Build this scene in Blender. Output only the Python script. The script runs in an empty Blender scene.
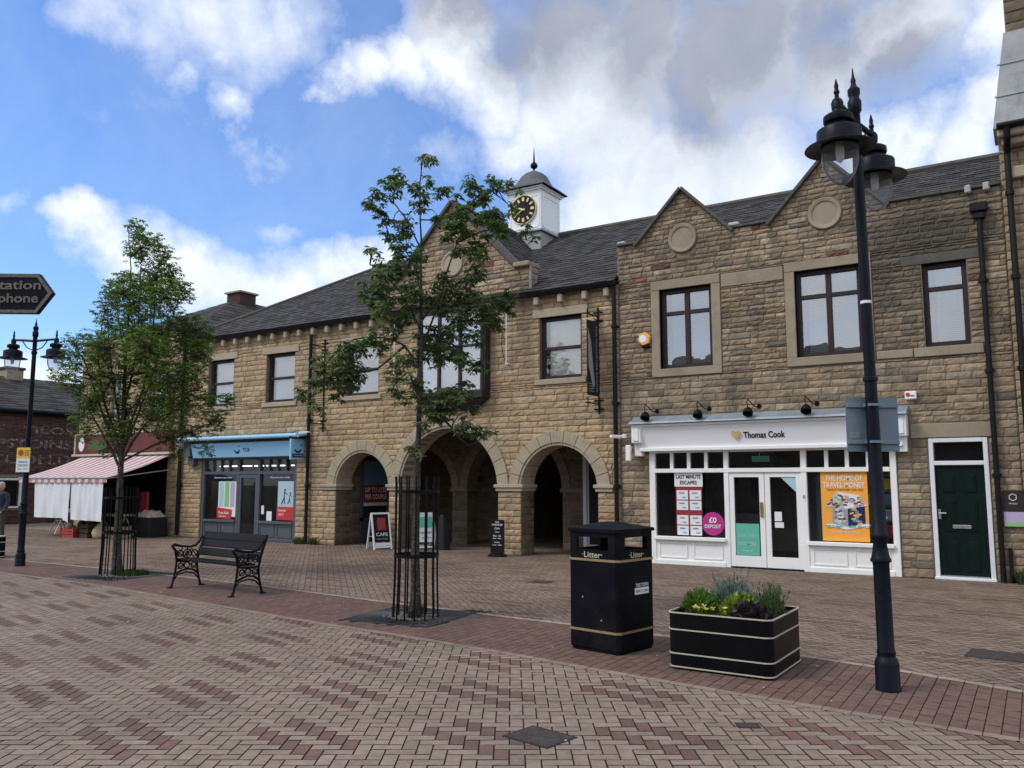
import bpy, math, random
from mathutils import Vector, Matrix
from mathutils.geometry import tessellate_polygon
random.seed(7)
PI=math.pi; rad=math.radians
SC=bpy.context.scene; COL=SC.collection
rnd=random.random
def U(a,b): return a+(b-a)*rnd()

# ------------------------------------------------------------------ materials
def mk(name):
    m=bpy.data.materials.new(name); m.use_nodes=True
    nt=m.node_tree; nt.nodes.clear()
    o=nt.nodes.new('ShaderNodeOutputMaterial')
    return m,nt,o
def N(nt,t,**k):
    n=nt.nodes.new(t)
    for a,b in k.items(): setattr(n,a,b)
    return n
def noise(nt,scale,detail=5,rough=.6,vec=None,dist=0):
    n=N(nt,'ShaderNodeTexNoise'); n.inputs['Scale'].default_value=scale; n.inputs['Detail'].default_value=detail
    n.inputs['Roughness'].default_value=rough; n.inputs['Distortion'].default_value=dist
    if vec is not None: nt.links.new(vec,n.inputs['Vector'])
    return n.outputs['Fac']
def ramp(nt,fac,stops):
    r=N(nt,'ShaderNodeValToRGB'); e=r.color_ramp.elements
    while len(e)<len(stops): e.new(.5)
    for i,(p,c) in enumerate(stops):
        e[i].position=p; e[i].color=(c,c,c,1) if not hasattr(c,'__len__') else (*c,1)
    nt.links.new(fac,r.inputs['Fac']); return r.outputs['Color']
def mix(nt,fac,a,b,mode='MIX'):
    n=N(nt,'ShaderNodeMix'); n.data_type='RGBA'; n.blend_type=mode
    for i,v in ((0,fac),(6,a),(7,b)):
        if isinstance(v,(int,float)): n.inputs[i].default_value=v
        elif isinstance(v,tuple): n.inputs[i].default_value=(*v,1)
        else: nt.links.new(v,n.inputs[i])
    return n.outputs[2]
def objco(nt,scale=None):
    t=N(nt,'ShaderNodeTexCoord')
    if scale is None: return t.outputs['Object']
    mp=N(nt,'ShaderNodeMapping'); mp.inputs['Scale'].default_value=scale
    nt.links.new(t.outputs['Object'],mp.inputs['Vector']); return mp.outputs['Vector']
def bump(nt,h,strength,dist=.01):
    b=N(nt,'ShaderNodeBump'); b.inputs['Strength'].default_value=strength; b.inputs['Distance'].default_value=dist
    nt.links.new(h,b.inputs['Height']); return b.outputs['Normal']
def bsdf(nt,o,col=None,rough=.6,metal=0,normal=None,spec=.5,coat=0):
    p=N(nt,'ShaderNodeBsdfPrincipled')
    if isinstance(col,tuple): p.inputs['Base Color'].default_value=(*col,1)
    elif col is not None: nt.links.new(col,p.inputs['Base Color'])
    if isinstance(rough,(int,float)): p.inputs['Roughness'].default_value=rough
    else: nt.links.new(rough,p.inputs['Roughness'])
    p.inputs['Metallic'].default_value=metal
    p.inputs['Specular IOR Level'].default_value=spec
    p.inputs['Coat Weight'].default_value=coat
    if normal is not None: nt.links.new(normal,p.inputs['Normal'])
    nt.links.new(p.outputs['BSDF'],o.inputs['Surface']); return p
def plain(name,c,rough=.6,metal=0,var=.25,scale=6,bmp=.15,spec=.5,dirt=.0,bd=.004):
    """surface with mottled tone, slight dirt and a fine bump"""
    m,nt,o=mk(name); v=objco(nt)
    n1=noise(nt,scale,6,.65,v); n2=noise(nt,scale*9,3,.6,v)
    a=tuple(x*(1-var) for x in c); b=tuple(min(1,x*(1+var)) for x in c)
    col=mix(nt,ramp(nt,n1,[(.3,0),(.7,1)]),a,b)
    if dirt: col=mix(nt,ramp(nt,noise(nt,scale*.5,8,.75,v),[(.5,0),(.72,dirt)]),col,(.05,.045,.035))
    r=N(nt,'ShaderNodeMapRange'); r.inputs[3].default_value=max(0,rough-.12); r.inputs[4].default_value=min(1,rough+.12)
    nt.links.new(n1,r.inputs[0])
    bsdf(nt,o,col,r.outputs[0],metal,bump(nt,n2,bmp,bd),spec)
    return m
def flat(name,c,rough=.5,spec=.4):
    m,nt,o=mk(name); v=objco(nt)
    col=mix(nt,noise(nt,12,4,.6,v),tuple(x*.88 for x in c),c)
    bsdf(nt,o,col,rough,spec=spec); return m
def attr_mat(name,rough=.85,bmp=.5,bscale=40,dirt=None,dirtcol=(.05,.045,.04),bd=.006,spec=.25,scale2=1.2,fine=.35,stains_and_shade=(),streak=0,gum=0):
    """colour per stone / brick comes from the mesh attribute, with weathering and painted shade patches over it"""
    m,nt,o=mk(name); v=objco(nt)
    at=N(nt,'ShaderNodeAttribute'); at.attribute_name='Col'
    n=noise(nt,bscale,6,.7,v)
    col=mix(nt,fine,at.outputs['Color'],ramp(nt,n,[(.25,.35),(.75,1.25)]),'MULTIPLY')
    col=mix(nt,1.,col,ramp(nt,noise(nt,bscale*.22,5,.6,v),[(.3,.8),(.7,1.15)]),'MULTIPLY')
    if dirt:
        d=ramp(nt,noise(nt,scale2,9,.72,v,.6),[(dirt[0],0),(dirt[1],dirt[2])]); col=mix(nt,d,col,dirtcol)
    if streak:
        ms=N(nt,'ShaderNodeMapping'); ms.inputs['Scale'].default_value=(3.2,1,.35); nt.links.new(v,ms.inputs['Vector'])
        col=mix(nt,ramp(nt,noise(nt,1.6,7,.7,ms.outputs['Vector'],.4),[(.50,0),(.72,streak)]),col,dirtcol)
    for (c,s,k) in stains_and_shade:
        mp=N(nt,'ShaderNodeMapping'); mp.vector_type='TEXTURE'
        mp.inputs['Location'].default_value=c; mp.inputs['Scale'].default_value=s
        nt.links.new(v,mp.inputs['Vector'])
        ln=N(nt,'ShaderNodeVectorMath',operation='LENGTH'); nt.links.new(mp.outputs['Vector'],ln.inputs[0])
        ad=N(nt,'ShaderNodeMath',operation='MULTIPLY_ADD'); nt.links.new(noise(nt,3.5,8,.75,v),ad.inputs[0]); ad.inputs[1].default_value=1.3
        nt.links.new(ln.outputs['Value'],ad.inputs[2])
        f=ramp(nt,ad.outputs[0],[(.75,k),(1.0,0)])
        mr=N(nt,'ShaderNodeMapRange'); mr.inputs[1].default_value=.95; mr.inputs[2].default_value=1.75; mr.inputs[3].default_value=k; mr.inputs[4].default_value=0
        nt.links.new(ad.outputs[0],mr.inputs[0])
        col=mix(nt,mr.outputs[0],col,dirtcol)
    if gum:
        vo=N(nt,'ShaderNodeTexVoronoi'); vo.inputs['Scale'].default_value=3.2; nt.links.new(v,vo.inputs['Vector'])
        sel=N(nt,'ShaderNodeSeparateColor'); nt.links.new(vo.outputs['Color'],sel.inputs[0])
        a_=N(nt,'ShaderNodeMath',operation='LESS_THAN'); nt.links.new(vo.outputs['Distance'],a_.inputs[0]); a_.inputs[1].default_value=.075
        b_=N(nt,'ShaderNodeMath',operation='GREATER_THAN'); nt.links.new(sel.outputs[0],b_.inputs[0]); b_.inputs[1].default_value=.55
        c_=N(nt,'ShaderNodeMath',operation='MULTIPLY'); nt.links.new(a_.outputs[0],c_.inputs[0]); nt.links.new(b_.outputs[0],c_.inputs[1])
        d_=N(nt,'ShaderNodeMath',operation='MULTIPLY'); nt.links.new(c_.outputs[0],d_.inputs[0]); d_.inputs[1].default_value=gum
        col=mix(nt,d_.outputs[0],col,(.085,.08,.075))
        big=ramp(nt,noise(nt,.55,8,.7,v,.8),[(.38,.86),(.62,1.06)]); col=mix(nt,1.,col,big,'MULTIPLY')
        col=mix(nt,ramp(nt,noise(nt,1.1,9,.8,v,.3),[(.60,0),(.72,.30)]),col,(.10,.105,.07))
    bsdf(nt,o,col,rough,0,bump(nt,n,bmp,bd),spec); return m
def glass_mat(name,tint=(.02,.025,.03),refl=.12,dark=.0,rough=.01,wav=.04):
    """thin window glass: mirror reflection by angle, the rest lets light through"""
    m,nt,o=mk(name); v=objco(nt)
    g=N(nt,'ShaderNodeBsdfGlossy'); g.inputs['Roughness'].default_value=rough; g.inputs['Color'].default_value=(.95,.97,1,1)
    nt.links.new(bump(nt,noise(nt,1.6,2,.5,v),wav,.02),g.inputs['Normal'])
    t=N(nt,'ShaderNodeBsdfTransparent'); t.inputs['Color'].default_value=(1-dark,1-dark,1-dark*.95,1)
    lw=N(nt,'ShaderNodeFresnel'); lw.inputs['IOR'].default_value=1.5
    mr=N(nt,'ShaderNodeMapRange'); mr.inputs[1].default_value=.04; mr.inputs[2].default_value=1; mr.inputs[3].default_value=refl; mr.inputs[4].default_value=1
    nt.links.new(lw.outputs[0],mr.inputs[0])
    mx=N(nt,'ShaderNodeMixShader'); nt.links.new(mr.outputs[0],mx.inputs[0]); nt.links.new(t.outputs[0],mx.inputs[1]); nt.links.new(g.outputs[0],mx.inputs[2])
    nt.links.new(mx.outputs[0],o.inputs['Surface']); return m
def emis(name,c,s):
    m,nt,o=mk(name); e=N(nt,'ShaderNodeEmission'); e.inputs[0].default_value=(*c,1); e.inputs[1].default_value=s
    nt.links.new(e.outputs[0],o.inputs['Surface']); return m
def leaf_mat(name,c1,c2,trans=.35,pale=(.2,.24,.14)):
    m,nt,o=mk(name); v=objco(nt)
    at=N(nt,'ShaderNodeAttribute'); at.attribute_name='Col'
    col=mix(nt,ramp(nt,noise(nt,1.7,3,.6,v),[(.35,0),(.65,1)]),c1,c2)
    col=mix(nt,1.,col,at.outputs['Color'],'MULTIPLY')
    p=N(nt,'ShaderNodeBsdfPrincipled'); nt.links.new(col,p.inputs['Base Color']); p.inputs['Roughness'].default_value=.42
    p.inputs['Specular IOR Level'].default_value=.45
    t=N(nt,'ShaderNodeBsdfTranslucent'); nt.links.new(mix(nt,1.,col,(1.5,1.9,.8),'MULTIPLY'),t.inputs['Color'])
    mx=N(nt,'ShaderNodeMixShader'); mx.inputs[0].default_value=trans
    nt.links.new(p.outputs[0],mx.inputs[1]); nt.links.new(t.outputs[0],mx.inputs[2]); nt.links.new(mx.outputs[0],o.inputs['Surface']); return m
def stripes(name,a,b,axis,freq,rough=.8,noise_amt=.1):
    m,nt,o=mk(name); v=objco(nt)
    s=N(nt,'ShaderNodeSeparateXYZ'); nt.links.new(v,s.inputs[0])
    mu=N(nt,'ShaderNodeMath',operation='MULTIPLY'); mu.inputs[1].default_value=freq; nt.links.new(s.outputs[axis],mu.inputs[0])
    fr=N(nt,'ShaderNodeMath',operation='FRACT'); nt.links.new(mu.outputs[0],fr.inputs[0])
    f=ramp(nt,fr.outputs[0],[(.48,0),(.52,1)])
    col=mix(nt,f,a,b); col=mix(nt,ramp(nt,noise(nt,2.5,6,.7,v),[(.45,0),(.75,.35)]),col,(.2,.17,.15))
    bsdf(nt,o,col,rough,spec=.2); return m

M={}
M['stoneL']=attr_mat('pitched_sandstone',bscale=38,bmp=.7,dirt=(.50,.76,.5),dirtcol=(.085,.07,.052),scale2=.8,streak=.35,stains_and_shade=(((4.85,-.02,5.3),(.35,1,1.5),.6),((1.4,-.05,5.6),(.35,1,.9),.45),((6.75,0,2.95),(.09,1,.35),.6)))
M['stoneR']=attr_mat('coursed_rubble',bscale=34,bmp=.8,dirt=(.42,.68,.68),dirtcol=(.07,.062,.05),scale2=1.3,streak=.6,stains_and_shade=(((2.35,0,5.85),(1.3,1,.85),.95),((1.55,0,5.2),(.35,1,1.3),.8),((-1.9,0,6.1),(.9,1,.5),.5),((1.2,0,6.9),(.35,1,.7),.55),((1.9,0,4.8),(.35,1,1.0),.5),((-.2,0,5.5),(.5,1,.2),.5)))
M['stoneN']=attr_mat('neighbour_sandstone',bscale=30,bmp=.6,dirt=(.55,.75,.4),scale2=.8)
M['mortar']=plain('mortar_core',(.20,.165,.12),.95,var=.25,scale=5,bmp=.5,spec=.1,bd=.01)
M['dress']=plain('dressed_stone',(.40,.34,.25),.85,var=.2,scale=3,bmp=.35,dirt=.35,spec=.2,bd=.006)
M['dressR']=plain('dressed_gritstone',(.32,.27,.20),.88,var=.24,scale=3,bmp=.4,dirt=.55,spec=.2,bd=.006)
M['shadedstone']=attr_mat('shaded_passage_sandstone',bscale=30,bmp=.6,dirt=(.5,.8,.3),scale2=.8)
M['slate']=attr_mat('roof_slate',rough=.75,bscale=26,bmp=.35,dirt=(.5,.75,.3),dirtcol=(.06,.062,.048),scale2=1.5,spec=.22)
M['coping']=plain('dark_weathered_coping',(.105,.10,.09),.85,0,var=.35,scale=4,bmp=.4,dirt=.5,spec=.2)
M['domelead']=plain('dark_dome_lead',(.10,.105,.12),.6,.1,var=.2,scale=4,bmp=.2,spec=.3)
M['lead']=plain('weathered_lead',(.30,.34,.39),.55,.35,var=.3,scale=4,bmp=.3,dirt=.3)
M['leadpale']=plain('pale_lead_sheet',(.38,.40,.41),.65,.1,var=.35,scale=3.2,bmp=.5,dirt=.6)
M['blackiron']=plain('black_painted_iron',(.005,.005,.007),.45,0,var=.3,scale=20,bmp=.2,spec=.14)
M['lampblack']=plain('dark_blue_black_paint',(.006,.008,.015),.4,0,var=.3,scale=9,bmp=.2,spec=.15)
M['pvc']=plain('black_gutter_plastic',(.006,.006,.008),.5,0,var=.2,scale=8,bmp=.1,spec=.25)
M['brownframe']=plain('dark_brown_frame',(.035,.024,.026),.5,0,var=.15,scale=10,bmp=.1,spec=.25)
M['white']=plain('white_gloss_paint',(.86,.86,.85),.4,0,var=.05,scale=5,bmp=.1,dirt=.12)
M['whitesign']=plain('white_sign_panel',(.84,.85,.88),.35,0,var=.03,scale=3,bmp=.03,dirt=.05)
M['towerwhite']=plain('white_tower_cladding',(.82,.84,.85),.5,0,var=.05,scale=2,bmp=.08,dirt=.06)
M['pvcwhite']=plain('white_upvc',(.72,.75,.80),.35,0,var=.04,scale=5,bmp=.04)
M['greyshop']=plain('grey_blue_shop_paint',(.075,.088,.112),.45,0,var=.12,scale=6,bmp=.1,dirt=.15)
M['skyblue']=plain('sky_blue_sign',(.30,.60,.86),.4,0,var=.05,scale=3,bmp=.04,dirt=.1)
M['navy']=flat('navy_print',(.01,.02,.09))
M['glass']=glass_mat('window_glass',refl=.24,wav=.10)
M['glassR']=glass_mat('reflective_window_glass',refl=.36,wav=.14)
M['shopglass']=glass_mat('shop_window_glass',refl=.035,wav=.02)
M['blind']=plain('cream_blind',(.88,.86,.74),.8,0,var=.06,scale=2,bmp=.05)
M['blindgrey']=plain('grey_slat_blind',(.34,.35,.35),.6,0,var=.08,scale=3,bmp=.05)
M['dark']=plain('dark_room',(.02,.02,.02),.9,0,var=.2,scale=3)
M['roomwall']=plain('shop_room_wall',(.34,.34,.33),.85,0,var=.2,scale=2)
M['roomfloor']=plain('shop_room_carpet',(.10,.10,.12),.95,0,var=.3,scale=4)
M['green']=plain('dark_green_door',(.003,.012,.010),.5,0,var=.15,scale=6,bmp=.06,spec=.15)
M['chrome']=plain('polished_steel',(.65,.65,.66),.25,.9,var=.05,scale=6)
M['brass']=plain('brass',(.45,.33,.14),.35,.9,var=.15,scale=10)
M['gold']=plain('gold_leaf',(.72,.56,.30),.4,.2,var=.1,scale=20)
M['goldband']=plain('dull_gold_band',(.30,.23,.12),.5,.2,var=.15,scale=15)
M['binblack']=plain('bin_black_panel',(.004,.0045,.008),.5,0,var=.3,scale=4,bmp=.15,dirt=.22,spec=.10)
M['planterblack']=plain('planter_black_panel',(.004,.004,.005),.4,0,var=.3,scale=4,bmp=.1,spec=.12)
M['cream']=plain('cream_band',(.50,.47,.38),.45,0,var=.08,scale=8,bmp=.1)
M['soil']=plain('planter_soil',(.03,.02,.013),.95,0,var=.5,scale=25,bmp=.8,bd=.02)
def bark():
    m,nt,o=mk('lichened_bark'); v=objco(nt,(1,1,.35)); v2=objco(nt)
    col=mix(nt,ramp(nt,noise(nt,22,6,.7,v),[(.35,0),(.65,1)]),(.028,.025,.022),(.085,.075,.062))
    col=mix(nt,ramp(nt,noise(nt,34,4,.6,v2),[(.60,0),(.64,.75)]),col,(.27,.27,.23))
    col=mix(nt,ramp(nt,noise(nt,3,4,.6,v2),[(.5,0),(.7,.5)]),col,(.07,.085,.045))
    bsdf(nt,o,col,.9,0,bump(nt,noise(nt,26,6,.75,v),.9,.012),.2); return m
M['bark']=bark()
M['barkdark']=plain('dark_twig_bark',(.055,.046,.038),.9,0,var=.3,scale=14,bmp=.6)
M['brickred']=attr_mat('old_red_brick',bscale=40,bmp=.6,dirt=(.45,.7,.6),dirtcol=(.03,.025,.025),scale2=.7)
M['paving']=attr_mat('clay_paver',rough=.83,bscale=60,bmp=.5,dirt=(.48,.78,.35),dirtcol=(.12,.10,.085),scale2=.6,bd=.004,spec=.3,fine=.3,gum=.55,stains_and_shade=(((-3.6,-8.0,0),(.62,.55,1),.55),((-2.3,-8.15,0),(.85,.75,1),.5),((-1.05,-8.4,0),(.35,.32,1),.5),((-6.3,-7.7,0),(1.1,1.0,1),.35),((-13.5,-6.9,0),(1.2,1.0,1),.35),((-10.3,-7.3,0),(1.1,.5,1),.3),((-4.5,-.3,0),(3.5,.45,1),.4),((-12,-.1,0),(5,.5,1),.35)))  # patches under furniture and at wall feet: grime plus painted contact shade
M['joint']=plain('paving_joint_sand',(.045,.033,.027),.95,0,var=.35,scale=6,bmp=.4,spec=.1)
M['asphalt']=plain('asphalt',(.055,.055,.055),.9,0,var=.3,scale=8,bmp=.6,spec=.2)
M['grate']=plain('cast_iron_grate',(.028,.03,.034),.55,.2,var=.35,scale=12,bmp=.4)
M['cover']=plain('rusty_cover',(.06,.045,.04),.7,.1,var=.4,scale=14,bmp=.6,dirt=.3)
M['gravel']=plain('pale_gravel',(.28,.26,.23),.9,0,var=.5,scale=45,bmp=1,bd=.02)
M['redfascia']=plain('dark_red_fascia',(.13,.028,.028),.5,0,var=.15,scale=4,dirt=.25)
M['awning']=stripes('red_white_awning_cloth',(.64,.58,.59),(.42,.20,.22),0,2.9)
M['sheet']=plain('white_plastic_sheet',(.74,.77,.81),.45,0,var=.06,scale=1.5,bmp=.25,bd=.03)
M['signback']=plain('blue_grey_sign_back',(.16,.22,.27),.5,.1,var=.08,scale=6,dirt=.1)
M['sawhite']=flat('white_print',(.82,.83,.84)); M['sablack']=flat('black_print',(.008,.008,.01),.6,.2); M['sared']=flat('red_print',(.55,.035,.04))
M['orange']=flat('orange_poster',(.95,.42,.06)); M['teal']=flat('green_poster',(.12,.50,.36)); M['magenta']=flat('magenta_sticker',(.48,.03,.24))
M['paleblue']=flat('pale_blue_print',(.42,.62,.70)); M['posterblue']=flat('blue_poster',(.12,.25,.42)); M['yellow']=flat('yellow_sign',(.75,.55,.06))
M['dgreen']=flat('dark_green_print',(.07,.13,.04)); M['sgreen']=flat('leaf_green_print',(.25,.55,.25)); M['lilac']=flat('lilac_print',(.5,.42,.62)); M['sdarkred']=flat('dark_red_print',(.30,.03,.04)); M['greyp']=flat('grey_print',(.35,.36,.37))
M['skin']=plain('skin',(.5,.3,.23),.6,var=.08); M['hair']=plain('grey_hair',(.42,.40,.38),.7,var=.2,scale=60,bmp=.6)
M['navycloth']=plain('navy_cloth',(.02,.028,.055),.85,var=.2,scale=30,bmp=.4); M['shirt']=plain('pale_blue_shirt',(.45,.52,.62),.8,var=.1); M['olivecloth']=plain('dark_olive_cloth',(.055,.05,.04),.9,var=.2,scale=30)
M['sack']=plain('sack_cloth',(.42,.34,.22),.9,var=.25,scale=20,bmp=.6); M['redcrate']=plain('red_plastic',(.35,.05,.035),.5,var=.15); M['wicker']=plain('dark_wicker',(.045,.03,.02),.8,var=.4,scale=40,bmp=.8); M['cardboard']=plain('cardboard',(.33,.25,.16),.85,var=.15)
M['blanket']=plain('cream_blankets',(.42,.37,.29),.9,var=.35,scale=12,bmp=.8,bd=.02); M['blackcloth']=plain('black_cloth',(.012,.012,.015),.9,var=.3,scale=10,bmp=.3)
M['striplight']=emis('lit_ceiling_tube',(1,.95,.85),2.2); M['exitgreen']=emis('dim_green_exit_light',(.25,.6,.45),.07)
M['tint']=plain('ceiling_panel',(.3,.3,.28),.8)
M['alarm']=plain('orange_alarm_case',(.85,.42,.10),.4,var=.05)
def clear_bowl():
    m,nt,o=mk('clear_lantern_bowl')
    g=N(nt,'ShaderNodeBsdfGlossy'); g.inputs['Roughness'].default_value=.05
    t=N(nt,'ShaderNodeBsdfTransparent'); t.inputs['Color'].default_value=(.90,.92,.93,1)
    lw=N(nt,'ShaderNodeLayerWeight'); lw.inputs['Blend'].default_value=.12
    mx=N(nt,'ShaderNodeMixShader'); nt.links.new(lw.outputs['Fresnel'],mx.inputs[0]); nt.links.new(t.outputs[0],mx.inputs[1]); nt.links.new(g.outputs[0],mx.inputs[2])
    df=N(nt,'ShaderNodeBsdfTranslucent'); df.inputs['Color'].default_value=(.8,.82,.85,1); m2=N(nt,'ShaderNodeMixShader'); m2.inputs[0].default_value=.16; nt.links.new(mx.outputs[0],m2.inputs[1]); nt.links.new(df.outputs[0],m2.inputs[2]); nt.links.new(m2.outputs[0],o.inputs['Surface']); return m
M['bowl']=clear_bowl()

# ------------------------------------------------------------------ mesh building
class MB:
    """collects world-space (or local) faces and links them as one mesh object"""
    def __init__(s): s.v=[]; s.f=[]; s.c=[]; s.mi=[]; s.cc=(1,1,1); s.cm=0
    def face(s,pts,c=None):
        b=len(s.v); s.v.extend(tuple(p) for p in pts); s.f.append(tuple(range(b,b+len(pts)))); s.c.append(c or s.cc); s.mi.append(s.cm)
    def addf(s,idx,c=None): s.f.append(tuple(idx)); s.c.append(c or s.cc); s.mi.append(s.cm)
    def box(s,x0,x1,y0,y1,z0,z1,T=None,bev=0,c=None):
        if bev:
            b=min(bev,(x1-x0)/2.2,(y1-y0)/2.2,(z1-z0)/2.2); vs=[]; 
            import itertools
            V={}
            for i,(sx,X) in enumerate(((1,x0),(-1,x1))):
                for j,(sy,Y) in enumerate(((1,y0),(-1,y1))):
                    for k,(sz,Z) in enumerate(((1,z0),(-1,z1))):
                        for a,p in enumerate(((X,Y+sy*b,Z+sz*b),(X+sx*b,Y,Z+sz*b),(X+sx*b,Y+sy*b,Z))):
                            V[(i,j,k,a)]=len(s.v)+len(vs); vs.append(p)
            g=lambda *q:V[q]
            F=[]
            for i in (0,1): F.append([g(i,0,0,0),g(i,1,0,0),g(i,1,1,0),g(i,0,1,0)][::(-1 if i==0 else 1)])
            for j in (0,1): F.append([g(0,j,0,1),g(1,j,0,1),g(1,j,1,1),g(0,j,1,1)][::(1 if j==0 else -1)])
            for k in (0,1): F.append([g(0,0,k,2),g(1,0,k,2),g(1,1,k,2),g(0,1,k,2)][::(-1 if k==0 else 1)])
            for j in (0,1):
                for k in (0,1): F.append([g(0,j,k,1),g(1,j,k,1),g(1,j,k,2),g(0,j,k,2)])
            for i in (0,1):
                for k in (0,1): F.append([g(i,0,k,0),g(i,1,k,0),g(i,1,k,2),g(i,0,k,2)])
            for i in (0,1):
                for j in (0,1): F.append([g(i,j,0,0),g(i,j,1,0),g(i,j,1,1),g(i,j,0,1)])
            for i in (0,1):
                for j in (0,1):
                    for k in (0,1): F.append([g(i,j,k,0),g(i,j,k,1),g(i,j,k,2)])
            if T: vs=[tuple(T@Vector(p)) for p in vs]
            s.v.extend(vs)
            for q in F: s.addf(q,c)
            return s
        P=[(x0,y0,z0),(x1,y0,z0),(x1,y1,z0),(x0,y1,z0),(x0,y0,z1),(x1,y0,z1),(x1,y1,z1),(x0,y1,z1)]
        if T: P=[tuple(T@Vector(p)) for p in P]
        b=len(s.v); s.v.extend(P)
        for q in ((0,3,2,1),(4,5,6,7),(0,1,5,4),(1,2,6,5),(2,3,7,6),(3,0,4,7)): s.addf([b+i for i in q],c)
        return s
    def lathe(s,prof,cx=0,cy=0,cz=0,n=20,T=None,c=None,cap=True,ax='z'):
        b=len(s.v)
        for r,z in prof:
            for i in range(n):
                a=2*PI*i/n
                p=(cx+r*math.cos(a),cy+r*math.sin(a),cz+z) if ax=='z' else (cx+r*math.cos(a),cy+z,cz+r*math.sin(a))
                s.v.append(tuple(T@Vector(p)) if T else p)
        for j in range(len(prof)-1):
            for i in range(n):
                k=(i+1)%n; s.addf([b+j*n+i,b+j*n+k,b+(j+1)*n+k,b+(j+1)*n+i],c)
        if cap:
            if prof[0][0]>1e-4: s.addf([b+i for i in range(n)][::-1],c)
            if prof[-1][0]>1e-4: s.addf([b+(len(prof)-1)*n+i for i in range(n)],c)
        return s
    def tube(s,pts,r,n=8,c=None,cap=True):
        pts=[Vector(p) for p in pts]; m=len(pts)
        rs=r if hasattr(r,'__len__') else [r]*m
        b=len(s.v); up=None
        for i,p in enumerate(pts):
            d=(pts[min(i+1,m-1)]-pts[max(i-1,0)]); d=d.normalized() if d.length>1e-9 else Vector((0,0,1))
            if up is None:
                up=Vector((0,0,1)) if abs(d.z)<.9 else Vector((1,0,0))
            a=d.cross(up); a=a.normalized() if a.length>1e-6 else Vector((1,0,0)); q=a.cross(d).normalized(); up=q
            for k in range(n):
                t=2*PI*k/n; s.v.append(tuple(p+(a*math.cos(t)+q*math.sin(t))*rs[i]))
        for i in range(m-1):
            for k in range(n):
                l=(k+1)%n; s.addf([b+i*n+k,b+i*n+l,b+(i+1)*n+l,b+(i+1)*n+k],c)
        if cap: s.addf([b+k for k in range(n)][::-1],c); s.addf([b+(m-1)*n+k for k in range(n)],c)
        return s
    def prism(s,poly,fn,a,b,c=None,holes=()):
        """poly: 2D outline (list of (u,w)), fn(u,w,t)->3D, extruded from t=a to t=b; holes: list of 2D outlines"""
        loops=[poly]+list(holes)
        tri=tessellate_polygon([[Vector((p[0],p[1],0)) for p in l] for l in loops])
        al=[p for l in loops for p in l]
        b0=len(s.v); n=len(al)
        s.v.extend(tuple(fn(p[0],p[1],a)) for p in al); s.v.extend(tuple(fn(p[0],p[1],b)) for p in al)
        for t in tri: s.addf([b0+i for i in t],c); s.addf([b0+n+i for i in t][::-1],c)
        k=0
        for l in loops:
            m=len(l)
            for i in range(m):
                j=(i+1)%m; s.addf([b0+k+i,b0+k+j,b0+n+k+j,b0+n+k+i],c)
            k+=m
        return s
    def build(s,name,mat,parent=None,local=False,smooth=False,loc=None,bevel=0,fix=True):
        me=bpy.data.meshes.new(name)
        vs=s.v
        root=parent
        while root is not None and root.parent is not None: root=root.parent
        if not local:
            if root is not None:
                inv=MW[root.name].inverted(); vs=[tuple(inv@Vector(p)) for p in vs]
            elif loc is not None:
                vs=[(p[0]-loc[0],p[1]-loc[1],p[2]-loc[2]) for p in vs]
        me.from_pydata(vs,[],s.f)
        mats=mat if isinstance(mat,(list,tuple)) else [mat]
        for m in mats: me.materials.append(M[m] if isinstance(m,str) else m)
        if len(mats)>1: me.polygons.foreach_set('material_index',s.mi)
        ca=me.color_attributes.new('Col','FLOAT_COLOR','CORNER')
        arr=[]
        for i,f in enumerate(s.f):
            cc=s.c[i]; arr.extend((cc[0],cc[1],cc[2],1.)*len(f))
        ca.data.foreach_set('color',arr)
        if smooth:
            me.polygons.foreach_set('use_smooth',[True]*len(me.polygons))
        me.update()
        if fix:
            import bmesh
            bm=bmesh.new(); bm.from_mesh(me); bmesh.ops.recalc_face_normals(bm,faces=bm.faces); bm.to_mesh(me); bm.free()
        o=bpy.data.objects.new(name,me); COL.objects.link(o)
        if parent is not None: o.parent=parent
        elif loc is not None: o.location=loc
        if parent is None: MW[o.name]=Matrix.Translation(Vector(loc or (0,0,0)))
        if smooth=='auto':
            try:
                md=o.modifiers.new('edge','EDGE_SPLIT'); md.split_angle=rad(38)
            except Exception: pass
        if bevel:
            md=o.modifiers.new('bevel','BEVEL'); md.width=bevel; md.segments=2; md.limit_method='ANGLE'
        return o
MW={}
def thing(name,label,cat,loc,rz=0,group=None):
    o=bpy.data.objects.new(name,None); COL.objects.link(o); o.location=loc; o.rotation_euler=(0,0,rz); o.empty_display_size=.3
    MW[o.name]=Matrix.Translation(Vector(loc))@Matrix.Rotation(rz,4,'Z')
    tag(o,label,cat,group); return o
def tag(o,label=None,cat=None,group=None,kind=None):
    if label: o['label']=label
    if cat: o['category']=cat
    if group: o['group']=group
    if kind: o['kind']=kind
    return o
def copy_tree(o,parent=None):
    c=o.copy(); COL.objects.link(c)
    if parent is not None: c.parent=parent
    for ch in [x for x in o.children]: copy_tree(ch,c)
    return c
def lbl(o,l): o['label']=l; return o

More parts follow.
